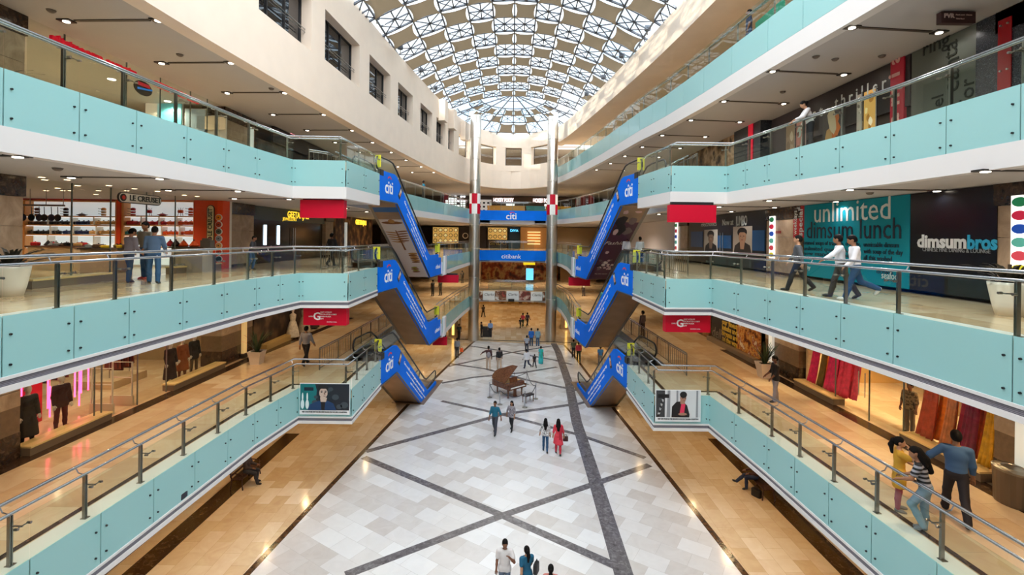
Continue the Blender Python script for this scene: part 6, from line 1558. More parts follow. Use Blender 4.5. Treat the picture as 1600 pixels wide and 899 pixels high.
h = farwall(-.5, 1.1, 67.9, Z2, S3-.1, mat('#16384f', .4), 'dark blue far shopfront between the two columns'); k = MB(); text(k, 'DIVA', .5, (.3, 67.86, S3-.6), (1, 0, 0), (0, 0, 1), width=1.1); k.build('lettering', mat('#60d0ff', .4, emit=2), h, h.location)
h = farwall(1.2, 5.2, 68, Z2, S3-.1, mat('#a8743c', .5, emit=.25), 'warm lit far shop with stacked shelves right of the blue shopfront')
build_each('shelf', lambda k, i: k.bx(2.2, 4.0, 67.7, 68, Z2+.6+.42*i, Z2+.7+.42*i), range(5), mat('#ffe0a0', .5, emit=1.2), h, h.location)
farwall(5.3, 12.4, 66, Z2, S3-.1, mat('#8a7456', .6), 'plain brown far shopfront right of the column on the second level')
# third level
h = farwall(-12.5, -3, 69, Z3, S4-.1, mat('#4a3c3a', .6), 'dim far shop on the third level left of the column')
k = MB(); rr = random.Random(4)
for i in range(7):
    for j in range(8):
        if rr.random() < .75: k.bx(-9.6+i*.42, -9.3+i*.42, 68.9, 69, Z3+.3+j*.33, Z3+.52+j*.33)
k.build('light_grid', mat('#ffffff', .4, emit=1.4), h, h.location)
h = farwall(-3, 12.5, 69, Z3, S4-.1, mat('#5a4a40', .6), 'far entertainment shop with white letters on the third level')
k = MB(); text(k, 'HOKEY POKEY', .8, (-1.3, 68.95, Z3+2.25), (1, 0, 0), (0, 0, 1), bold=.02, width=2.9); k.build('lettering', mat('#ffe8e8', .4, emit=2.2), h, h.location); k = MB(); text(k, 'HOKEY POKEY', .8, (4.4, 68.95, Z3+2.25), (1, 0, 0), (0, 0, 1), bold=.02, width=2.9); k.build('lettering', mat('#ffe8e8', .4, emit=2.2), h, h.location)
k = MB(); k.bx(-5.0, -3.0, 68.6, 68.8, Z3+.2, Z3+2.3); 
for i in range(3):
    for j in range(3): k.bx(-4.8+i*.6, -4.5+i*.6, 68.55, 68.6, Z3+.6+j*.55, Z3+.85+j*.55, 1)
k.build('patterned_panel', [mat('#e8e8e8', .4, emit=.3), M['black']], h, h.location)
build_each('menu_screen', lambda k, x: k.bx(x, x+1.2, 68.8, 68.9, Z3+1.1, Z3+1.75), (-.9, 4.6), mat('#ffffff', .4, emit=1.0), h, h.location)
for x0, x1, cl, lb in ((-3.2, 1.6, '#c8963c', 'ochre low counter on the far third level bridge'), (1.8, 4.2, '#3a8a98', 'teal low counter on the far third level bridge'), (4.3, 7.5, '#d8b040', 'yellow low counter on the far third level bridge')):
    k = MB(); k.bx(x0, x1, 61.5, 62.1, Z3, Z3+.95); k.bx(x0-.05, x1+.05, 61.45, 62.15, Z3+.95, Z3+1.0); tag(k.build('low_counter', mat(cl, .5), loc=((x0+x1)/2, 61.8, Z3)), lb, 'counter')
# first level
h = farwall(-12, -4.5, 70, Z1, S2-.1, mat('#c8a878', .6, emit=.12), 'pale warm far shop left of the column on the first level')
h = farwall(-4.4, 6.8, 70, Z1, S2-.1, blotch_mat('bright_shop', ['#4a2a18', '#a8502c', '#e0b070', '#7a3a20'], .8), 'busy red brown far shop between the columns on the first level')
k = MB(); k.bx(2.0, 3.0, 66, 66.1, Z1+.3, Z1+1.9); k.build('light_panel', mat('#5ab8e8', .4, emit=1.2), h, h.location)
k = MB(); k.bx(1.7, 3.4, 69.8, 69.95, S2-1.1, S2-.3); k.build('yellow_panel', mat('#e8d020', .4, emit=.8), h, h.location)
farwall(6.9, 12, 68, Z1, S2-.1, mat('#8a6a48', .6), 'brown far shop right of the column on the first level')
# ground
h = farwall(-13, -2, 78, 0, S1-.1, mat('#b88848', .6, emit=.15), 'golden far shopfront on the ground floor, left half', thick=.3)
h = farwall(-1.9, 13, 78, 0, S1-.1, blotch_mat('golden_shop', ['#6a4420', '#c88a3c', '#f0c878', '#8a5a28'], .6), 'golden patterned far shopfront on the ground floor, right half', thick=.3)
for x, y in ((-6.5, 58), (6.5, 57), (-6.2, 52), (6.9, 50), (9, 62), (-9, 62)):
    root = thing('clad_pillar', (x, y, 0), {(-6.5, 58): 'gold edged square pillar left under the far bridge', (6.5, 57): 'gold edged square pillar right under the far bridge', (-6.2, 52): 'square pillar just left of the left steel column', (6.9, 50): 'square pillar just right of the right steel column', (9, 62): 'square pillar deep right under the far bridge', (-9, 62): 'square pillar deep left under the far bridge'}[(x, y)], 'pillar', None)
    tag(root, kind='structure')
    MB().bx(-.5, .5, -.5, .5, 0, S1).build('shaft', M['travertine'], root); MB().bx(-.12, .12, -.54, -.5, .2, S1-.1).build('lit_strip', mat('#ffc860', .4, emit=2.0), root)
# ground floor shop windows glimpsed under the gallery edges
for x, s, nm in ((WL, -1, 'left'), (WR, 1, 'right')):
    a, b = sorted((x, x+s*.1)); k = MB(); k.bx(a, b, 3, 34, .3, S1); o = k.build('shop_window_display', blotch_mat('gold_window', ['#8a5a20', '#e0a848', '#f0c878'], .7), loc=(x, 18, 0)); tag(o, 'golden shop window under the %s first gallery on the ground floor' % nm, 'shop window')
    a, b = sorted((x-s*.02, x-s*.75)); k = MB(); k.bx(a, b, 13, 26, 0, .3); k.bx(a, b, 13, 26, .3, .34, 1); o = k.build('window_ledge', [mat('#7b6a58', .4, name='sill_stone'), mat('#e6c98c', .35, name='brass_sill')], loc=(x, 19, 0)); tag(o, 'long brass topped window ledge under the %s first gallery on the ground floor' % nm, 'ledge')
# ================================================================== banners, hanging signs, posters
def banner(x0, x1, z0, z1, y, s, size, label, bold=0.0):
    root = thing('banner', ((x0+x1)/2, y, z0), label, 'banner'); MB().bx(x0, x1, y, y+.05, z0, z1).build('cloth', M['blue'], root, root.location)
    k = MB(); text(k, s, size, ((x0+x1)/2-.1, y-.002, (z0+z1)/2-.12), (1, 0, 0), (0, 0, 1), bold=bold); k.build('lettering', M['white_paint'], root, root.location)
    return root
b_ = banner(-3.95, 3.95, Z3-1.1, Z3+.03, 55.05, 'citi', 1.05, 'blue bank banner on the topmost far bridge between the columns', .015)
k = MB(); k.plate((-.02, 55.04, Z3-.33), (1, 0, 0), (0, 0, 1), [(.33*math.cos(t), .2*math.sin(t)) for t in [R(20)+R(140)*i/10 for i in range(11)]] + [(.26*math.cos(t), .13*math.sin(t)) for t in [R(160)-R(140)*i/10 for i in range(11)]], .01); k.build('red_arc', mat('#d8202f', .4), b_, b_.location)
banner(-3.9, 3.95, Z2-1.12, Z2+.05, 55.05, 'citibank', .72, 'blue bank banner on the middle far bridge between the columns')
root = thing('banner', (0, 56.2, Z1-1.1), 'long white banner of shoe posters on the lowest far bridge', 'banner')
bz0, bz1 = Z1-1.1, Z1-.06
for i, (xa, xb) in enumerate(((-4.0, -3.3), (-3.25, -1.9), (-1.85, -.6), (-.55, .85), (.9, 2.2), (2.25, 3.55), (3.6, 4.0))):
    k = MB(); ym = 55.4 if abs((xa+xb)/2) < 2.5 else 55.05
    k.bx(xa, xb, ym, ym+.05, bz0, bz1); pic = i % 2 == 0
    o = k.build('poster', mat('#e6e8ea', .5) if not pic else blotch_mat('shoe_print%d' % i, ['#e0ddd8', '#8a5a3c', '#4a2a1c', '#b04a3c'] if i != 4 else ['#4a3a30', '#7d2a24', '#c8b0a0'], 1.6), root, root.location)
    if not pic:
        k = MB(); text(k, 'Clarks', .42, ((xa+xb)/2, ym-.004, bz1-.38), (1, 0, 0), (0, 0, 1), shear=.2); k.build('lettering', mat('#2a2a30', .5), o)
        bpy.data.objects[o.children[0].name].location = Vector((0, 0, 0)) - Vector(root.location)
    else:
        if i == 4: pass
def redsign(px0, py0, px1, py1, Y, label, lines=False, depth=.35, zc=None):
    a, b = PY(px0, py0, Y), PY(px1, py1, Y); x0, x1, z1, z0 = a[0], b[0], a[2], b[2]
    if zc: z1 = min(z1, zc-.03)
    root = thing('hanging_sign', ((x0+x1)/2, Y, z0), label, 'sign')
    MB().bx(x0, x1, Y, Y+depth, z0, z1).build('box', M['red'], root, root.location)
    MB().bx(x0+.08, x1-.08, Y+.08, Y+depth-.08, z1, z1+.12).build('mount', M['black'], root, root.location)
    if lines:
        h_ = z1-z0; w_ = x1-x0
        def put(*a, **kw): k = MB(); text(k, *a, **kw); k.build('lettering', M['white_paint'], root, root.location)
        put('G', h_*.62, (x0+w_*.32, Y-.002, z0+h_*.52), (1, 0, 0), (0, 0, 1), bold=.01)
        put('LEVEL', h_*.1, (x0+w_*.18, Y-.002, z0+h_*.52), (1, 0, 0), (0, 0, 1))
        for i, s in enumerate(('EAST ATRIUM', 'ESCALATOR LOBBY', 'MAIN PLAZA', 'LIFT')): put(s, h_*.11, (x0+w_*.4, Y-.002, z0+h_*(.78-.13*i)), (1, 0, 0), (0, 0, 1), align='LEFT')
        put('SHOPPING MALL', h_*.08, (x0+w_*.55, Y-.002, z0+h_*.2), (1, 0, 0), (0, 0, 1), align='LEFT')
    return root
redsign(469, 312, 537, 341, 19.9, 'plain red hanging sign under the left corner of the third gallery', zc=S3)
redsign(1047, 320, 1119, 348, 19.0, 'plain red hanging sign under the right corner of the third gallery', zc=S3)
redsign(474, 482, 541, 509, 19.7, 'red hanging sign with letter G under the left corner of the second gallery', True, zc=S2)
redsign(1040, 493, 1110, 520, 19.0, 'red hanging sign with letter G under the right corner of the second gallery', True, zc=S2)
redsign(684, 429, 716, 442, 37.2, 'red box sign under the left arm of the second gallery', zc=S2-.05); redsign(889, 434, 922, 447, 37.2, 'red box sign under the right arm of the second gallery', zc=S2-.05)
redsign(676, 527, 698, 540, 37.2, 'red box sign under the left arm of the first gallery', zc=S1-.05); redsign(893, 516, 916, 530, 37.2, 'red box sign under the right arm of the first gallery', zc=S1-.05)
q = P(1482, 10, S4); root = thing('hanging_sign', (11.25, 12.3, S4-.35), 'dark brown directory sign hung from the third gallery ceiling', 'sign')
MB().bx(10.85, 11.72, 12.2, 12.35, S4-.32, S4-.03).build('box', mat('#3f2222', .4), root, root.location); MB().bx(10.95, 11.6, 12.25, 12.3, S4-.04, S4).build('mount', M['black'], root, root.location)
def put_(*a, **kw): k = MB(); text(k, *a, **kw); k.build('lettering', mat('#c8b0a8', .5), root, root.location)
put_('PVR', .15, (11.03, 12.195, S4-.15), (1, 0, 0), (0, 0, 1), bold=.006); put_('Food court  Cinema', .05, (11.2, 12.195, S4-.12), (1, 0, 0), (0, 0, 1), align='LEFT'); put_('Third floor', .05, (11.2, 12.195, S4-.22), (1, 0, 0), (0, 0, 1), align='LEFT')
# white end panels of the arms
for x, z, lb in ((-5.06, Z1, 'white end panel of the first gallery left arm'), (-5.06, Z2, 'white end panel of the second gallery left arm'), (4.66, Z1, 'white end panel of the first gallery right arm'), (4.66, Z2, 'white end panel of the second gallery right arm')):
    k = MB(); k.bx(x-.1, x+.1, 35.9, 36.8, z-1.3, z+.1); tag(k.build('end_panel', M['band'], loc=(x, 36.3, z)), lb, 'panel')
# framed poster boards fixed to the first gallery corners
def wallposter(x0, x1, z0, z1, y, label, kind):
    W_, H_ = x1-x0, z1-z0; root = thing('poster_board', ((x0+x1)/2, y, z0), label, 'poster')
    MB().bx(x0-.02, x1+.02, y, y+.03, z0-.02, z1+.02).build('board', mat('#e8eaec', .5), root, root.location)
    k = MB(); zb = .13
    def pl(pts, l, mi): k.plate((x0, y-.001-l, z0), (1, 0, 0), (0, 0, 1), [(px*W_, (zb+py*(1-zb))*H_) for px, py in pts], .003, mi)
    el = lambda cx, cy_, rx, ry, n=18: [(cx+rx*math.cos(2*PI*i/n), cy_+ry*math.sin(2*PI*i/n)) for i in range(n)]
    if kind == 'blue':
        mats = ['#18222e', '#0f6f74', '#101c2e', '#c9b3a6', '#14161c', '#123a66', '#dfe8ea', '#3a4650', '#8a6a60']
        pl([(0, 0), (1, 0), (1, 1), (0, 1)], 0, 0); pl([(0, 0), (.3, 0), (.34, .75), (.3, 1), (0, 1)], .003, 1); pl([(.08, .74), (.27, .74), (.27, .87), (.08, .87)], .006, 2)
        for cx in (.05, .145): pl(el(cx, .22, .035, .18), .006, 6); pl(el(cx, .5, .016, .16), .007, 6)
        for i, (cx, cy_, r_) in enumerate(((.62, .8, .05), (.3, .3, .06), (.58, .72, .03), (.9, .2, .08), (.8, .14, .06), (.32, .5, .04), (.72, .5, .07))): pl(el(cx, cy_, r_, r_*1.5), .005, 7)
        pl([(.16, 0), (.2, .22), (.38, .36), (.56, .36), (.68, .26), (.74, 0)], .009, 5); pl([(.44, 0), (.5, 0), (.52, .36), (.42, .36)], .011, 4); pl([(.42, .32), (.53, .32), (.55, .48), (.41, .5)], .012, 3)
        pl(el(.475, .66, .085, .2), .014, 3); pl(el(.46, .88, .095, .12), .013, 4); pl([(.365, .7), (.37, .92), (.47, .99), (.57, .9), (.565, .74), (.53, .82), (.41, .82)], .017, 4)
        for cx in (.44, .52): pl(el(cx, .69, .018, .018, 8), .02, 4); pl(el(cx, .735, .024, .012, 8), .02, 4)
        pl(el(.5, .545, .028, .014, 8), .02, 8); pl([(.485, .68), (.51, .68), (.52, .6), (.485, .595)], .019, 8)
    else:
        mats = ['#d3d6da', '#8d9096', '#1d1a1e', '#a87c68', '#17151a', '#e0335c', '#3a3c40', '#b8bcc0', '#7a4a44']
        pl([(0, 0), (1, 0), (1, 1), (0, 1)], 0, 0); pl([(.24, 0), (.32, 0), (.32, 1), (.26, 1)], .003, 1); pl([(.46, .3), (.5, .3), (.5, 1), (.46, 1)], .003, 1); pl([(.9, 0), (.95, 0), (.95, 1), (.91, 1)], .003, 1)
        pl([(0, 0), (.2, 0), (.2, 1), (0, 1)], .003, 6)
        for i in range(9): pl([(.01+.02*i, .08*i), (.06+.015*i, .08*i), (.09+.012*i, .08*i+.1), (.04+.012*i, .08*i+.12)], .006, 7 if i % 2 else 2)
        pl([(.04, .72), (.29, .72), (.29, .86), (.04, .86)], .008, 4)
        pl([(.35, 0), (.36, .4), (.46, .58), (.6, .6), (.7, .45), (.76, .1), (.75, 0)], .009, 4); pl([(.53, .1), (.63, .1), (.66, .5), (.57, .52)], .012, 5); pl([(.55, .5), (.64, .5), (.66, .62), (.54, .64)], .013, 3)
        pl(el(.61, .72, .07, .15), .014, 3); pl(el(.615, .85, .08, .12), .016, 4); pl(el(.6, .12, .1, .05), .014, 3)
        for cx in (.6, .65): pl(el(cx, .72, .014, .014, 8), .02, 4)
        pl(el(.63, .63, .02, .012, 8), .02, 8)
    k.build('picture', [mat(c_, .4) for c_ in mats], root, root.location)
    k = MB(); text(k, 'VISIT OUR STORE ON THE GROUND FLOOR FOR THE NEW COLLECTION', .06, ((x0+x1)/2, y-.002, z0+.07*H_), (1, 0, 0), (0, 0, 1), width=W_*.92, bold=.002); k.build('lettering', mat('#20242c', .5), root, root.location)
wallposter(-8.35, -6.4, 3.66, 4.86, 19.1, 'poster of a young man in blue jacket on the left first gallery corner', 'blue')
wallposter(5.72, 7.45, 3.66, 4.86, 18.8, 'poster of a man in black jacket and pink shirt, right first gallery corner', 'pink')

# ================================================================== ceiling slots with a lamp at each end, detectors, sprinklers
def slot(p, q, z, label, group):
    p, q = Vector((p[0], p[1], z)), Vector((q[0], q[1], z)); c = (p+q)/2; d = (q-p).normalized(); n = Vector((-d.y, d.x, 0)); L = (q-p).length
    root = thing('ceiling_slot_light', (c.x, c.y, z), label, 'ceiling light', group)
    k = MB(); k.obox((c.x, c.y, z-.012), d, L-.5, n, .10, (0, 0, 1), .03); k.build('slot', mat('#4a423c', .5, name='slot_brown'), root, c)
    for e in (p, q):
        k = MB(); k.obox((e.x, e.y, z-.015), d, .36, n, .26, (0, 0, 1), .04, 0); k.cyl((e.x, e.y, z-.05), (e.x, e.y, z-.035), .085, 14, 1)
        k.build('lamp_head', [mat('#2a2522', .4, name='lamp_trim'), M['lamp']], root, c)
    return root
def lampspots(z, x0, x1, ys, e, col, every=1):
    for i, y in enumerate(ys):
        for x in (x0, x1): spot((x, y, z-.08), e, col, 150, .8, .08)
GL = [(-12.51, -9.86, 13.4), (-12.21, -9.74, 16.63), (-11.97, -9.51, 20.05), (-11.81, -9.28, 23.6), (-11.61, -9.04, 27.05), (-11.3, -8.9, 30.5), (-10.9, -8.6, 34.0), (-10.4, -8.3, 37.4), (-9.8, -7.8, 40.9), (-9.3, -7.3, 44.4), (-12.7, -10.0, 10.0)]
for a, b, y in GL: slot((a, y), (b, y-.12), S4, 'brown ceiling slot with a lamp at each end over the left of the third gallery', 'slot lights over the left third gallery')
GR = [(9.28, 11.9, 13.3), (9.0, 11.65, 16.8), (8.94, 11.62, 20.5), (8.77, 11.3, 23.8), (8.47, 11.0, 27.35), (8.3, 10.8, 30.9), (8.0, 10.5, 34.4), (7.7, 10.1, 37.9), (7.2, 9.6, 41.4)]
for a, b, y in GR: slot((a, y-.1), (b, y+.15), S4, 'brown ceiling slot with a lamp at each end over the right of the third gallery', 'slot lights over the right third gallery')
GL2 = [(-12.0, -9.6, 13.05), (-11.9, -9.5, 16.6), (-11.7, -9.4, 20.2), (-11.5, -9.2, 26.5), (-11.4, -9.1, 30), (-12.1, -9.8, 9.5)]
for a, b, y in GL2: slot((a, y), (b, y), S3, 'brown ceiling slot with a lamp at each end over the left of the second gallery', 'slot lights over the left second gallery')
GR2 = [(9.75, 12.2, 9.9), (9.7, 12.2, 13.8), (9.6, 12.1, 17.95), (9.3, 11.8, 21.6), (9.0, 11.5, 25.2), (8.8, 11.2, 28.8)]
for a, b, y in GR2: slot((a, y), (b, y), S3, 'brown ceiling slot with a lamp at each end over the right of the second gallery', 'slot lights over the right second gallery')
for px, py, z, lb in ((80, 17, S4, 'left third gallery ceiling near the stone pillar'), (281, 86, S4, 'left third gallery ceiling beside the second slot'), (1275, 89, S4, 'right third gallery ceiling above the leaning woman'), (1305, 93, S4, 'right third gallery ceiling over the dark fascia'), (1378, 88, S4, 'right third gallery ceiling beside the red banner'), (424, 139, S4, 'left third gallery ceiling beside the third slot'), (1359, 302, S3, 'right second gallery ceiling above the teal hoarding'), (90, 264, S3, 'left second gallery ceiling above the hanging pans'), (1223, 144, S4, 'right third gallery ceiling beside the second slot')):
    q = P(px, py, z-.02); k = MB(); k.lathe([(.05, -.07), (.09, -.04), (.11, 0)], n=14); o = k.build('ceiling_sensor', mat('#6b6058', .5), smooth=True); o.location = (q[0], q[1], z-.002); tag(o, 'small round sensor on the ' + lb, 'sensor')
q = PY(846, 283, 57.1); k = MB(); k.ball((0, 0, 0), .34, 14, 8); o = k.build('wall_camera', mat('#6d6a68', .25, .5), smooth=True); o.location = (q[0], 56.6, q[2]); tag(o, 'grey dome camera on the far end wall beside the right column', 'camera')
k = MB(); k.bx(-.35, .35, -.15, .15, -.15, .15); o = k.build('projector_box', M['black']); o.location = (0, 55.2, S1+.25); tag(o, 'small black box hung under the lowest far bridge', 'speaker')

# ================================================================== grand piano with bench inside rope posts
def grand_piano(loc, rz):
    root = thing('grand_piano', loc, 'brown grand piano with raised lid on the pale floor', 'piano', None, rz)
    # keyboard along x at the front (y = 0), tail toward +y
    out = [(-.75, 0), (.75, 0), (.75, .35), (.72, .8), (.5, 1.15), (.3, 1.4), (.16, 1.7), (-.05, 1.88), (-.4, 1.9), (-.66, 1.75), (-.75, 1.45)]
    MB().prism([(x, y) for x, y in out if True], .62, .98).build('case', M['wood'], root)
    MB().prism([(-.72, .3), (.72, .3), (.7, .8), (.48, 1.13), (.28, 1.38), (.13, 1.68), (-.06, 1.84), (-.4, 1.86), (-.64, 1.72), (-.72, 1.43)], .975, .985).build('soundboard', mat('#c89a4a', .35, .3, name='gold_plate'), root)
    k = MB(); k.bx(-.68, .68, -.17, .02, .70, .735); k.build('keyboard', mat('#f2efe6', .3, name='ivory_keys'), root)
    k = MB()
    for i in range(36):
        if i % 7 in (2, 6): continue
        k.bx(-.66+.0375*i, -.642+.0375*i, -.07, .02, .735, .75)
    k.build('black_keys', M['black'], root)
    k = MB(); k.bx(-.75, .75, -.2, .02, .62, .70); k.bx(-.75, -.68, -.2, .05, .70, .85); k.bx(.68, .75, -.2, .05, .70, .85); k.build('key_bed', M['wood'], root)
    k = MB(); k.bx(-.72, .72, .0, .3, .98, 1.0); k.build('front_lid', M['wood'], root)
    k = MB(); k.obox((0, .3, 1.14), (1, 0, 0), .7, Vector((0, .35, 1)).normalized(), .32, Vector((0, 1, -.35)).normalized(), .02); k.build('music_stand', M['wood'], root)
    # lid hinged on the straight (left, -x) side, opened about 38 degrees
    lid = [(x, y) for x, y in out if y > .25] ; lid = [(-.75, .3), (.75, .3)] + [p for p in out if p[1] >= .35]
    a = R(40); vs = []
    for x, y in lid:
        dx = x+.75; vs.append((-.75+dx*math.cos(a), y, 1.0+dx*math.sin(a)))
    n = len(vs); nz = (-math.sin(a)*.02, 0, math.cos(a)*.02)
    k = MB(); k.add(vs + [(x+nz[0], y, z+nz[2]) for x, y, z in vs], [tuple(range(n-1, -1, -1)), tuple(range(n, 2*n))] + [(i, (i+1) % n, n+(i+1) % n, n+i) for i in range(n)]); k.build('lid', M['wood'], root)
    k = MB(); k.bar((.6, .7, .98), (.35, .75, 1.0+1.1*math.sin(a)), .025); k.build('lid_prop', M['wood'], root)
    for x, y in ((-.62, .12), (.62, .12), (-.3, 1.6)):
        k = MB(); k.lathe([(.085, .62), (.075, .5), (.05, .35), (.04, .12), (.055, .08), (.03, .05)], (x, y, 0), 10); k.ball((x, y, .035), .035, 8, 5); k.build('leg', M['wood'], root)
    k = MB(); k.bx(-.12, .12, .1, .16, .08, .62); k.bx(-.14, .14, .04, .16, .06, .11)
    for x in (-.07, 0, .07): k.bx(x-.012, x+.012, -.06, .06, .06, .075)
    k.build('pedal_lyre', M['wood'], root)
pc = G(803, 622)
grand_piano((pc[0]+.15, pc[1]+.1, 0), R(42))
# piano: keyboard faces right-front
bc = G(826, 626); root = thing('piano_bench', (bc[0]-.05, bc[1]-.25, 0), 'small wooden bench in front of the grand piano keyboard', 'bench', None, R(42))
MB().prism([(-.38, -.19), (.38, -.19), (.38, .19), (-.38, .19)], .42, .5).build('seat', mat('#2c1c16', .5), root)
for x in (-.33, .33):
    for y in (-.15, .15): MB().lathe([(.028, 0), (.022, .1), (.032, .42)], (x, y, 0), 8).build('leg', M['wood'], root)
posts_ = [G(765, 621.5), G(781, 632.5), G(820, 637), G(837, 623.5), G(823, 601), G(779, 602)]
pl_lab = ['steel rope post nearest the left curve of the piano', 'steel rope post in front left of the piano, behind the man in teal', 'steel rope post in front of the piano bench', 'steel rope post right of the piano bench', 'steel rope post behind the piano on the right', 'steel rope post behind the piano on the left']
for (x, y), lb in zip(posts_, pl_lab):
    root = thing('rope_post', (x, y, 0), lb, 'barrier post')
    MB().lathe([(.17, 0), (.17, .02), (.05, .05)], n=18).build('base', M['dsteel'], root); MB().lathe([(.028, .04), (.028, .96), (.04, .97), (.045, 1.0), (.02, 1.03)], n=12).build('pole', M['steel'], root)
for i in range(6):
    if i in (1, 2): 
        if i == 1: pass
    a, b = Vector(posts_[i]).to_3d(), Vector(posts_[(i+1) % 6]).to_3d()
    pts = [(a+(b-a)*t/12) + Vector((0, 0, .9-.32*(1-(2*t/12-1)**2))) for t in range(13)]
    o = MB().tube(pts, .022, 7).build('barrier_rope', mat('#26262c', .6), loc=((a+b)/2), smooth=True); tag(o, 'dark sagging rope between the ' + ['two left front posts', 'two front posts', 'two right front posts', 'right post and the rear right post', 'two rear posts', 'rear left post and the left post'][i] + ' around the piano', 'rope')

# ================================================================== planters, bin, benches, bags
def planter(loc, label, h_=.62, r=.38, kind='spiky', round_=False):
    root = thing('potted_plant', loc, label, 'potted plant')
    k = MB()
    if round_: k.lathe([(r*.62, 0), (r*.8, h_*.35), (r, h_*.9), (r*1.02, h_), (r*.92, h_), (r*.86, h_*.88)], n=24)
    else:
        k.lathe([(r*.95, 0), (r*1.1, h_*.5), (r*1.4, h_), (r*1.28, h_), (r*1.15, h_*.85)], n=4); c, s_ = math.cos(PI/4), math.sin(PI/4); k.v = [(x*c-y*s_, x*s_+y*c, z) for x, y, z in k.v]
    k.build('pot', mat('#e2d8cc', .35, name='white_pot'), root, smooth=round_)
    MB().lathe([(r*.9, h_*.86), (r*.9, h_*.9)], n=14).build('soil', mat('#2a1d14', .9), root)
    rr = random.Random(int(loc[0]*10+loc[1]*7)); k = MB()
    for i in range(46 if kind == 'spiky' else 40):
        t = rr.random()*2*PI; sp = rr.uniform(.15, .75) if kind == 'spiky' else rr.uniform(.3, .95); ht = rr.uniform(.5, 1.2) if kind == 'spiky' else rr.uniform(.15, .55); w_ = .028 if kind == 'spiky' else .05
        d = Vector((math.cos(t), math.sin(t), 0)); n = Vector((-d.y, d.x, 0)); pts = []
        for q in range(6):
            u = q/5; p = d*(sp*u**1.3 + .05) + Vector((0, 0, h_*.88 + ht*(math.sin(u*1.7) if kind != 'spiky' else u*(1.25-.4*u)))); wd = w_*(1-u**2)+.004; pts += [p-n*wd, p+n*wd+Vector((0, 0, .01))]
        k.add(pts, [(2*q, 2*q+1, 2*q+3, 2*q+2) for q in range(5)])
    k.build('leaves', mat('#33452a' if kind == 'spiky' else '#2a2a20', .5, noise=.3, nscale=3, name='leaf_green'), root)
    k = MB(); 
    for i in range(3): k.tube([(.04*i-.04, .02*i, h_*.85), (.03*i-.03, 0, h_*.85+.5)], .014, 6)
    k.build('stem', mat('#4a3a26', .7), root)
planter((-12.1, 22.9, Z1), 'potted spiky green plant in white tub, left first gallery', .62, .32)
planter((11.5, 21.7, Z1), 'potted dark green plant in pale tub behind the man in black', .66, .33)
planter((10.95, 10.55, Z2), 'white rounded tub with dark trailing plant at the near right second gallery end', .74, .36, 'arch', True)
planter((-12.3, 11.8, Z2), 'white rounded tub with dark trailing plant at the near left second gallery end', .74, .36, 'arch', True)
planter((-12.6, 11.6, Z3), 'dark arching plant at the near end of the left third gallery', .55, .36, 'arch', True)
root = thing('litter_bin', (12.0, 11.42, Z1), 'oval brown litter bin with steel lid below the near stone pillar', 'bin')
k = MB(); k.lathe([(.30, 0), (.31, .05), (.33, .78)], n=24); k.v = [(x, y*1.25, z) for x, y, z in k.v]; k.build('body', mat('#6b5d50', .35, .5, name='bin_bronze'), root, smooth=False)
k = MB(); k.lathe([(.34, .78), (.345, .83), (.2, .86), (.19, .84), (.01, .83)], n=24); k.v = [(x, y*1.25, z) for x, y, z in k.v]; k.build('lid', M['dsteel'], root)
def bench(loc, rz, label):
    root = thing('wooden_bench', loc, label, 'bench', None, rz); wd = mat('#3a2018', .4, name='dark_bench_wood')
    k = MB()
    for i in range(5): k.bx(-.75, .75, -.22+.095*i, -.14+.095*i, .43, .46)
    k.build('seat', wd, root)
    for x in (-.68, .68):
        for y in (-.2, .22): MB().tube([(x, y, .43), (x*1.03, y*1.1, .2), (x*1.05, y*1.25, 0)], [.03, .022, .026], 8).build('leg', wd, root)
        k = MB(); k.tube([(x, -.2, .45), (x, -.22, .64), (x, .1, .68), (x, .24, .66)], .022, 7); k.build('armrest', wd, root)
    k = MB()
    for i in range(3): k.obox((0, .26+.03*i, .58+.13*i), (1, 0, 0), 1.5, (0, 1, 0), .025, (0, .2, 1), .08)
    for x in (-.7, .7): k.bar((x, .22, .43), (x, .34, .92), .04)
    k.build('backrest', wd, root)
bench((-11.45, 20.9, 0), R(90), 'dark wooden bench under the left first gallery'); bench((10.75, 20.6, 0), R(-90), 'dark wooden bench under the right first gallery')
def bag(loc, sx, sy, sz, col, label, rz=0, name='bag', handle=True, cat='bag'):
    root = thing(name, loc, label, cat, None, rz)
    k = MB(); n = 10
    prof = [(sx/2*.9, 0), (sx/2, sz*.08), (sx/2*.98, sz*.9), (sx/2*.9, sz)]
    for r_, z in prof: pass
    k.lathe([(r_, z) for r_, z in prof], n=16); k.v = [(math.copysign(abs(2*x/sx)**.5*sx/2, x), math.copysign(abs(2*y/sx)**.5*sy/2, y), z) for x, y, z in k.v]; k.build('body', mat(col, .5, name='bag_cloth'), root, smooth=False)
    if handle:
        k = MB(); k.tube([(-sx*.25, 0, sz*.95), (-sx*.2, 0, sz*1.35), (sx*.2, 0, sz*1.35), (sx*.25, 0, sz*.95)], .012, 6); k.build('strap', mat('#161214', .5), root)
    return root
q = P(1182, 776, 0); bag((q[0], q[1], 0), .42, .22, .3, '#15110f', 'black shoulder bag standing on the floor beside the right bench', R(-60))
q = P(297, 777, 3.52); root = bag((-8.96, 13.1, 3.56), .36, .24, .16, '#1a1d2c', 'dark bag lying on the ledge of the left first gallery edge', R(90), handle=False)
# reception stand under the far bridge, stroller-like trolley
k = MB(); k.bx(-.5, .5, -.3, .3, 0, 1.0); k.bx(-.55, .55, -.35, .35, 1.0, 1.05); o = k.build('reception_stand', mat('#1c1815', .4), loc=(0, 0, 0)); o.location = (*G(761, 526), 0); tag(o, 'black reception stand under the far bridge beside the left column', 'stand')
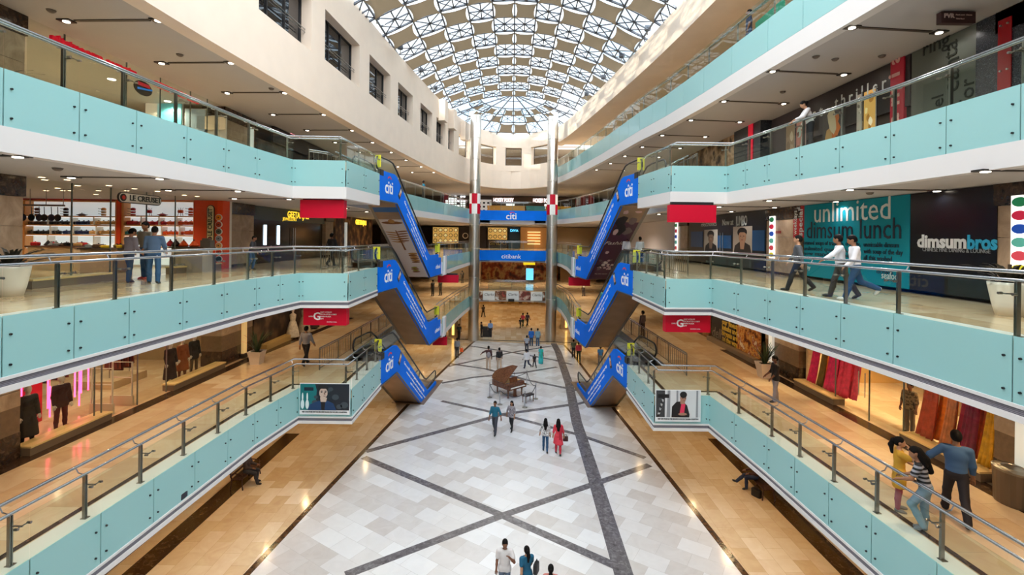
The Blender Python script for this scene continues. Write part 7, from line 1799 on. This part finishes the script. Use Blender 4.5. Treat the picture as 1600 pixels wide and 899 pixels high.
# a far up escalator seen under the right arm
root = thing('escalator', (9.8, 44, 0), 'far small escalator with yellow board beside the right steel column', 'escalator')
k = MB(); k.add([(9.2, 40, 0), (10.4, 40, 0), (10.4, 48, 0), (9.2, 48, 0), (9.2, 40, .35), (10.4, 40, .35), (10.4, 48, 3.2), (9.2, 48, 3.2)], [(3, 2, 1, 0), (4, 5, 6, 7), (0, 1, 5, 4), (1, 2, 6, 5), (2, 3, 7, 6), (3, 0, 4, 7)]); k.build('truss', M['bronze'], root, root.location)
k = MB(); k.tube([(9.2, 39.8, .8), (9.2, 40.5, 1.1), (9.2, 48, 4.0)], .05, 6); k.tube([(10.4, 39.8, .8), (10.4, 40.5, 1.1), (10.4, 48, 4.0)], .05, 6); k.build('handrail', M['rubber'], root, root.location)
k = MB(); k.bx(9.15, 9.35, 39.6, 40.0, .3, 1.0); k.build('yellow_board', M['yellow'], root, root.location)
# escalator side skirts toward people on the fourth level: green board behind glass
k = MB(); k.bx(-.02, .02, -1.0, 1.0, .05, .95); o = k.build('green_board', mat('#1f8f70', .5), loc=(0, 0, 0)); o.location = (9.5, 17.9, Z4); tag(o, 'green board behind the glass of the fourth level gallery', 'board')
# ================================================================== the people
def ph(px, pyfoot, z, pyhead):
    q = P(px, pyfoot, z); return q, (pyfoot-pyhead)*q[1]/F
def man(px, pf, z, phd, face, label, H=None, X=None, **kw):
    q, h_ = ph(px, pf, z, phd)
    if X: q = PX(px, pf, X)
    return person((q[0], q[1], z), face, H or max(1.5, min(1.92, h_)), label, **kw)
HOLD = dict(L=(3, 3), R=(-2, 2), aL=(10, 10, 70, 25), aR=(12, 10, 65, 25))
A = (0, 1); T = (0, -1)   # away from, towards the camera
# right first gallery: trio
q = P(1500, 813, Z1)
person((q[0]-.05, q[1]+.05, Z1), (.55, .85), 2.0, 'man in blue shirt and dark trousers striding past the silk shop', pose=dict(L=(26, 8), R=(-20, 18), aL=(10, 42, 25), aR=(8, 10, 10), lean=3, head=(0, 5)), skin='m', top='#3d5f88', sleeve='long', bottom='#221d22', shoes='#15120f')
man(1446, 833, Z1, 703, (-.75, .75), 'person in black and white striped top and jeans leaning on the right rail', pose=dict(L=(32, 60), R=(4, 4), aL=(35, 8, 45, 20), aR=(25, 10, 55), lean=14, head=(-25, 5)), skin='m', topmat=stripe_mat('striped_knit', '#131419', '#9a9aa2', 'Z', 3.4, .8, .12), sleeve='short', bottom='#7d97a8', shoes='#6b7078', female=True, hair='long')
man(1404, 808, Z1, 690, (.75, -.4), 'woman in mustard tunic with hand raised to her ear by the right rail', pose=dict(L=(2, 2), R=(-2, 2), aL=(30, 10, 35, 10), aR=(75, 25, 128, 20), head=(10, 0)), skin='l', top='#c9962a', sleeve='short', hem=.62, bottom='#a4505a', legs='slim', shoes='#8a8480', female=True, hair='pony', H=1.66, flare=.03, X=9.0)
man(1211, 628, Z1, 557, (-1, .1), 'man in black shirt and grey trousers standing by the right rail of the first gallery', pose=dict(L=(6, 2), R=(-6, 4), aL=(15, 6, 30), aR=(10, 6, 40), head=(0, 12)), skin='d', top='#1d1b1c', sleeve='half', hem=.86, bottom='#8d8c98', shoes='#3a3634')
man(478, 570, Z1, 510, (.15, 1), 'man in grey shirt and black trousers walking away on the left first gallery', pose=WALK, skin='m', top='#8a8a92', sleeve='long', bottom='#131216', H=1.86)
q = PX(1415, 672, WR+.35); person((12.95, 15.55, Z1), (-.8, -.3), 1.62, 'man in checked shirt and grey trousers standing inside the silk shop door', pose=STAND, skin='d', topmat=blotch_mat('check_shirt', ['#3a2c22', '#8a7458', '#4a3a2c'], 9), sleeve='half', hem=.86, bottom='#6b5a4c')
man(1004, 529, Z1, 486, (-.6, .7), 'man in dark clothes at the head of the right escalator on the first gallery', pose=STAND, skin='d', top='#5a4a4c', sleeve='long', bottom='#3a3030', H=1.7)
# right second gallery: three men walking left
man(1246, 462, Z2, 369.5, (-.85, .5), 'man in dark grey sweater walking along the right second gallery', pose=WALK, skin='l', top='#4a4d52', sleeve='long', hem=.92, bottom='#1c1a1e', H=1.78, X=9.05)
man(1313, 470, Z2, 368, (-.9, .4), 'man in white shirt and brown trousers touching the right second gallery rail', pose=dict(L=(-20, 14), R=(18, 6), aL=(52, 14, 10), aR=(-8, 8, 15), lean=5, head=(20, 5)), skin='m', top='#dadbe0', sleeve='long', bottom='#3d3634', H=1.78, X=9.25)
man(1336, 476, Z2, 369, (-.9, .3), 'man in white shirt and blue jeans with foot kicked back on the right second gallery', pose=dict(L=(20, 4), R=(-22, 46), aL=(20, 6, 30), aR=(-4, 8, 10), lean=4, head=(10, 15)), skin='m', top='#e2dfe2', sleeve='long', hem=.9, bottom='#22456a', shoes='#c8c8c8', H=1.78, X=9.3)
# left second gallery trio
man(201, 441, Z2, 357, (.25, .9), 'man in grey shirt on the left of the trio outside the cookware shop', pose=dict(L=(14, 20), R=(-4, 4), aL=(18, 8, 40), aR=(10, 8, 50, 20), lean=6, head=(10, 15)), skin='m', top='#77727c', sleeve='long', bottom='#2f3f58', shoes='#3a1c18', H=1.72)
man(227, 436, Z2, 344, (-.15, -1), 'tall man in grey green sweater facing the others outside the cookware shop', pose=dict(L=(2, 2), R=(-2, 2), aL=(8, 8, 40, 15), aR=(10, 8, 30, 10), head=(0, 10)), skin='m', top='#77746a', sleeve='long', hem=.92, bottom='#1d4a78', shoes='#a3302a', H=1.94)
man(240, 443, Z2, 355, (-.35, .8), 'man in blue shirt on the right of the trio outside the cookware shop', pose=dict(L=(10, 2, 6), R=(-10, 4, 6), aL=(14, 10, 40, 20), aR=(20, 12, 40, 10), lean=4, head=(0, 10)), skin='m', top='#46607f', sleeve='long', hem=.9, bottom='#264c72', shoes='#241a18', H=1.78)
man(518, 416, Z2, 366, (.4, .9), 'person in black with a pale shoulder bag walking on the left second gallery', pose=WALK, skin='d', top='#1c1b20', sleeve='long', bottom='#18161a', H=1.7)
man(392, 422, Z2, 376, (1, .2), 'man in dark top bending forward beside the stone pillar on the left second gallery', pose=dict(L=(18, 30), R=(0, 20), aL=(20, 8, 40), aR=(20, 8, 40), lean=12), skin='d', top='#2a2c34', sleeve='long', bottom='#33507a', H=1.5)
# third and fourth levels
q = PX(1267, 150, 9.95); person((9.95, q[1], Z3), (-.95, .25), 1.7, 'woman in white top leaning her arms on the third gallery rail', pose=dict(L=(4, 4), R=(-3, 6), aL=(48, 8, 38, 10), aR=(48, 8, 35, 10), lean=16, head=(0, 14)), skin='l', top='#cfcfd2', sleeve='long', hem=.92, bottom='#26242a', female=True, hair='bun')
q = PX(1163, 22, 9.35); person((9.55, q[1], Z4), (-.9, .3), 1.75, 'person in navy top at the fourth level glass under the roof beam', pose=STAND, skin='d', top='#2c3a58', sleeve='short', bottom='#1f3a66')
for px, pf, c_, lb in ((979, 400, '#c8ccd4', 'person in pale shirt at the far end of the right second gallery'), (1000, 402, '#b8c4c8', 'person in light grey shirt beside the blank white hoarding')):
    q = PY(px, 384, 27.5 if px > 990 else 29); person((q[0], q[1], Z2), (-.3, 1), 1.68, lb, pose=STAND, top=c_, sleeve='long', bottom='#3a3a44', skin='d')
q = PY(665, 262, 41); person((-7.6, 41, Z3), (1, 0), 1.7, 'person in turquoise top at the far left rail of the third gallery', pose=STAND, top='#2a9ac0', skin='d', bottom='#26242a')
# main floor
man(773, 678, 0, 627, (-.3, -1), 'man in teal shirt and dark trousers walking towards the camera in front of the piano', pose=dict(L=(20, 6), R=(-14, 20), aL=(-6, 22, 12), aR=(12, 10, 14)), skin='d', top='#0f5f78', sleeve='half', hem=.9, bottom='#3a3c46')
man(799, 673, 0, 627, (-.4, -1), 'woman in grey patterned top and black leggings beside the man in teal', pose=dict(L=(18, 6), R=(-12, 18), aL=(2, 8, 20), aR=(-14, 24, 10)), skin='m', topmat=blotch_mat('grey_knit', ['#4a4650', '#a8a0a4', '#5a5660'], 14), sleeve='half', hem=.84, bottom='#14141a', legs='slim', female=True, hair='long')
man(852, 706, 0, 653, (.1, 1), 'woman in black and white blouse and jeans walking away', pose=dict(L=(10, 6), R=(-14, 16), aL=(4, 18, 20), aR=(0, 10, 14)), skin='l', topmat=blotch_mat('spotted_blouse', ['#1a1a1e', '#eeeeee', '#26262c', '#f4f4f4'], 13), sleeve='half', hem=.88, bottom='#22486c', legs='slim', female=True, hair='long', H=1.66)
man(872, 710, 0, 653, (.1, 1), 'woman in red tunic and scarf walking away with a dark handbag', pose=dict(L=(10, 6), R=(-12, 16), aL=(2, 12, 20), aR=(6, 14, 14)), skin='l', top='#d23848', sleeve='half', hem=.55, bottom='#c02a3c', legs='slim', female=True, hair='long', flare=.05, sash='#b01c34', H=1.74)
q = G(879, 692); bag((q[0]+.02, 24.1, .58), .26, .12, .24, '#3a1a1a', 'dark handbag carried by the woman in red', 0)
man(763, 578, 0, 541, (-.1, 1), 'man in maroon shirt with grey backpack on the left of the walking pair', pose=dict(L=(14, 6), R=(-12, 14), aL=(40, 50, 10), aR=(2, 8, 14)), skin='d', top='#4a2a2c', sleeve='half', bottom='#c8b09a')
man(780, 578, 0, 543, (-.1, 1), 'man in dark shirt with black backpack on the right of the walking pair', pose=WALK, skin='d', top='#2a2226', sleeve='half', bottom='#bfa892')
for px, c_, lb in ((763, '#8f8a90', 'grey backpack worn by the man in maroon'), (780, '#1d1a1c', 'black backpack worn by the man in dark shirt')):
    q = G(px, 578); root = thing('backpack', (q[0]+.02, q[1]-.2, 1.02), lb, 'backpack'); k = MB(); k.ball((0, 0, .22), (.16, .1, .25), 10, 8); k.build('body', mat(c_, .7), root, smooth=True); k = MB(); k.ball((0, -.08, .12), (.11, .05, .1), 8, 6); k.build('pocket', mat(c_, .8), root, smooth=True)
man(823, 577, 0, 545, (-.5, 1), 'person in white shirt with one leg kicked back mid floor', pose=dict(L=(18, 6), R=(-24, 60), aL=(20, 8, 20), aR=(-10, 8, 20), lean=8), skin='d', top='#d8d8dc', sleeve='long', hem=.86, bottom='#22263c', H=1.62)
man(835, 575, 0, 553, (-.3, .9), 'small child in dark clothes beside the person in white', pose=WALK, skin='d', top='#1c1c20', bottom='#202026', H=1.14)
man(845, 569, 0, 541, (.4, 1), 'woman in turquoise sari on the pale floor beside the dark band', pose=STAND, skin='d', top='#2fb5bc', hem=.3, bottom='#2aa0a8', legs='skirt', female=True, hair='bun', sash='#22a890', H=1.5, flare=.06)
man(823, 551, 0, 533, (0, 1), 'man in blue and white striped shirt walking away mid floor', pose=WALK, skin='d', topmat=stripe_mat('blue_stripes', '#2a3a5c', '#dfe4ee', 'Z', 4.5, .8, .05), bottom='#1d2233', H=1.62)
man(830, 541, 0, 513, (0, 1), 'man in bright blue shirt and jeans standing near the right column', pose=STAND, skin='d', top='#1c62b8', sleeve='half', hem=.86, bottom='#28405c', H=1.76)
man(840, 541, 0, 513, (0, 1), 'man in pale blue shirt and jeans beside the man in bright blue', pose=STAND, skin='d', top='#7da4b8', sleeve='half', hem=.86, bottom='#3a5a7c', H=1.74)
man(714, 559, 0, 529, (.2, 1), 'man in grey shirt with an orange carrier bag near the left column', pose=STAND, skin='d', top='#7d8088', sleeve='half', hem=.9, bottom='#26262c', H=1.74)
q = G(721, 556); bag((q[0], q[1], .35), .3, .14, .34, '#e85a1c', 'orange carrier bag held by the man in grey', 0)
man(766, 527, 0, 501, (-.2, -1), 'guard in pale blue shirt standing beside the reception stand', pose=STAND, skin='d', top='#8aa4d0', sleeve='half', bottom='#1c1d26', H=1.76)
man(752, 527, 0, 504, (.8, .3), 'person in black seated behind the reception stand', pose=STAND, skin='d', top='#1a1618', sleeve='long', bottom='#18161a', H=1.62)
man(896, 559, 0, 533, (0, 1), 'person in olive shirt near the right floor line', pose=STAND, skin='d', top='#5c6048', bottom='#2a2c30', H=1.62)
man(904, 565, 0, 534, (.1, 1), 'person with red backpack walking beside the right floor line', pose=WALK, skin='d', top='#c83a50', sleeve='half', bottom='#23301f', H=1.74)
q, h_ = ph(938, 572, 0, 541); person((q[0], q[1], 0), (0, 1), 1.7, 'man in blue shirt walking behind the lowest right escalator', pose=WALK, skin='d', top='#2a6ec0', bottom='#6a7480')
for px, pf, c1, c2, lb in ((817, 511, '#c03848', '#2a3a26', 'person in red top under the far bridge'), (824, 510, '#5a5058', '#2c2a30', 'person in grey top under the far bridge'), (813, 513, '#2c2c30', '#1c1c20', 'child in black under the far bridge'), (755, 496, '#3a3230', '#22201e', 'person in brown far under the bridge left side'), (717, 531, '#26302c', '#1a1a1c', 'person in dark green left of the left column')):
    q = G(px, pf); person((q[0], q[1], 0), (rnd.uniform(-1, 1), 1), 1.2 if 'child' in lb else 1.68, lb, pose=WALK, skin='d', top=c1, bottom=c2)
for px, pf, c1, c2, lb in ((722, 443, '#3a342e', '#26221e', 'person in brown walking on the left arm of the first gallery'), (676, 463, '#24201e', '#1c1a18', 'person in black on the left first gallery behind the escalators'), (688, 462, '#3a4034', '#24221e', 'person in dark green on the left first gallery behind the escalators'), (940, 482, '#1c8088', '#2a4a80', 'person in teal on the middle right escalator landing'), (912, 463, '#d0c8c4', '#3a3234', 'person in white on the right first gallery behind the escalators')):
    q = P(px, pf, Z1); q = (q[0], min(q[1], 52), Z1) if q[1] < 60 else q
    sc_ = 1.66; person((q[0], q[1], Z1), (rnd.uniform(-1, 1), .6), sc_, lb, pose=STAND, skin='d', top=c1, bottom=c2)
# front of the frame
person((-.1, 14.35, 0), (-.05, -1), 1.74, 'man in white shirt with forearm raised at the bottom of the picture', pose=dict(L=(4, 4), R=(-6, 8), aL=(34, 20, 118, 40), aR=(2, 8, 10), head=(-5, 12)), skin='d', top='#d6d2d2', sleeve='short', hem=.86, bottom='#5a6a80')
r_, wr_ = person((.55, 14.25, 0), (-.35, 1), 1.64, 'woman in teal blouse with black shoulder bag walking away at the bottom of the picture', pose=WALK, skin='l', top='#125a7a', sleeve='short', hem=.8, bottom='#2b4a70', legs='slim', female=True, hair='pony')
bag((.84, 14.3, .82), .3, .14, .26, '#141218', 'black shoulder bag at the side of the woman in teal', R(70))
person((1.2, 13.45, 0), (.1, 1), 1.6, 'dark haired woman cut by the bottom edge of the picture', pose=STAND, skin='l', top='#c87a70', sleeve='short', bottom='#3a3a4a', female=True, hair='pony')
# seated people under the first gallery edges
SEAT = dict(L=(86, 92), R=(78, 62), aL=(20, 6, 60, 10), aR=(20, 6, 60, 10))
person((-11.35, 20.75, 0), (1, 0), 1.74, 'person in dark trousers seated on the bench under the left first gallery', pose=SEAT, skin='d', top='#3a3034', sleeve='long', bottom='#262a36', seat=.56)
person((10.65, 20.75, 0), (-1, .1), 1.74, 'person in navy trousers seated cross legged on the bench under the right first gallery', pose=dict(L=(84, 86), R=(88, 40), aL=(20, 6, 60, 10), aR=(20, 6, 60, 10)), skin='d', top='#4a2c28', sleeve='long', bottom='#1f2a48', seat=.56)
# window mannequins of the clothes shop
MAN = mat('#d8cfc4', .35, name='mannequin_white')
for px, py, c1, c2, hem_, lb in ((46, 690, '#1b1512', '#14110f', .3, 'mannequin in long dark gown nearest the left stone pillar'), (98, 668, '#3a1618', '#5a1c20', .8, 'mannequin in dark red jacket beside the neon tubes'), (268, 598, '#241a20', '#2a1d28', .25, 'mannequin in long plum gown at the far end of the clothes shop window'), (287, 588, '#8a4a28', '#6a3a24', .4, 'mannequin in rust printed dress at the far end of the clothes shop window'), (305, 578, '#17161a', '#5a4634', .7, 'mannequin in black jacket at the far end of the clothes shop window')):
    y = T_(px, WL-.55); person((WL-.55, y, Z1), (1, -.3), 1.72, lb, pose=STAND, top=c1, sleeve='long', hem=hem_, bottom=c2, legs='slim', female=True, hair=None, cat='mannequin', name='mannequin', skinmat=MAN, flare=.05 if hem_ < .5 else 0)
# ================================================================== lamps of the building: downlights under every gallery
def lamp_row(z, xs, ys, e, col, disc=True, lab=None):
    for y in ys:
        for x in xs(y):
            spot((x, y, z-.06), e, col, 150, .8, .05)
def disc_row(z, pts, label, group, m):
    for x, y in pts:
        k = MB(); k.lathe([(.1, 0), (.11, .02)], n=14); o = k.build('recessed_downlight', m); o.location = (x, y, z-.022); tag(o, label, 'light', group)
WARM = (1, .70, .36); SOFT = (1, .86, .68); NEU = (1, .97, .93)
# ground floor walkways
gp = [(x*(1 if y < 28 else .82), y) for y in (5, 9, 13, 17, 21, 25, 29) for x in (-10.6, 9.6)]
for x, y in gp: spot((x, y, S1-.06), 130, WARM, 150, .8, .05)
disc_row(S1, gp, 'round warm lamp in the ceiling over the ground floor walkway', 'ground floor ceiling lamps', M['lampw'])
fp = [(x, y) for y in (38, 46, 54, 62, 70) for x in (-8.5, 8.5)] + [(x, y) for y in (60, 66, 73) for x in (-3, 3)]
for x, y in fp: spot((x, y, S1-.06), 300, WARM, 150, .8, .05)
disc_row(S1, fp, 'round warm lamp in the ceiling under the far bridge', 'far ground floor ceiling lamps', M['lampw'])
# first gallery
p1 = [(x, y) for y in (6, 10, 14, 18, 22, 27, 32) for x in (-11.4, 10.5)] + [(x, y) for y in (40, 50, 62) for x in (-8, 8)]
for x, y in p1: spot((x, y, S2-.06), 150, (1, .69, .38), 150, .8, .05)
disc_row(S2, p1, 'round warm lamp in the ceiling over the first gallery', 'first gallery ceiling lamps', M['lampw'])
# second and third galleries: the slot lamps
for L, z, e in ((GL2, S3, 110), (GR2, S3, 110), (GL, S4, 60), (GR, S4, 60)):
    for a, b, y in L:
        for x in (a, b): spot((x, y, z-.09), e*(.35 if abs(x) > 11.4 else 1.15), NEU, 150, .8, .035)
for x, y in ((-7, 50), (7, 50), (-3, 62), (3, 62), (-8, 62), (8, 62), (-9, 42), (9, 42)):
    spot((x, y, S3-.06), 420, SOFT, 150); spot((x, y, S4-.06), 380, SOFT, 150); spot((x, y, S2-.06), 420, (1, .78, .5), 150)
for y in range(6, 56, 8): spot((11.5 if y < 40 else 8.5, y, 21.3), 120, SOFT, 150)
for x in (-5, 0, 5): spot((x, 61, 21.55), 120, NEU, 150)
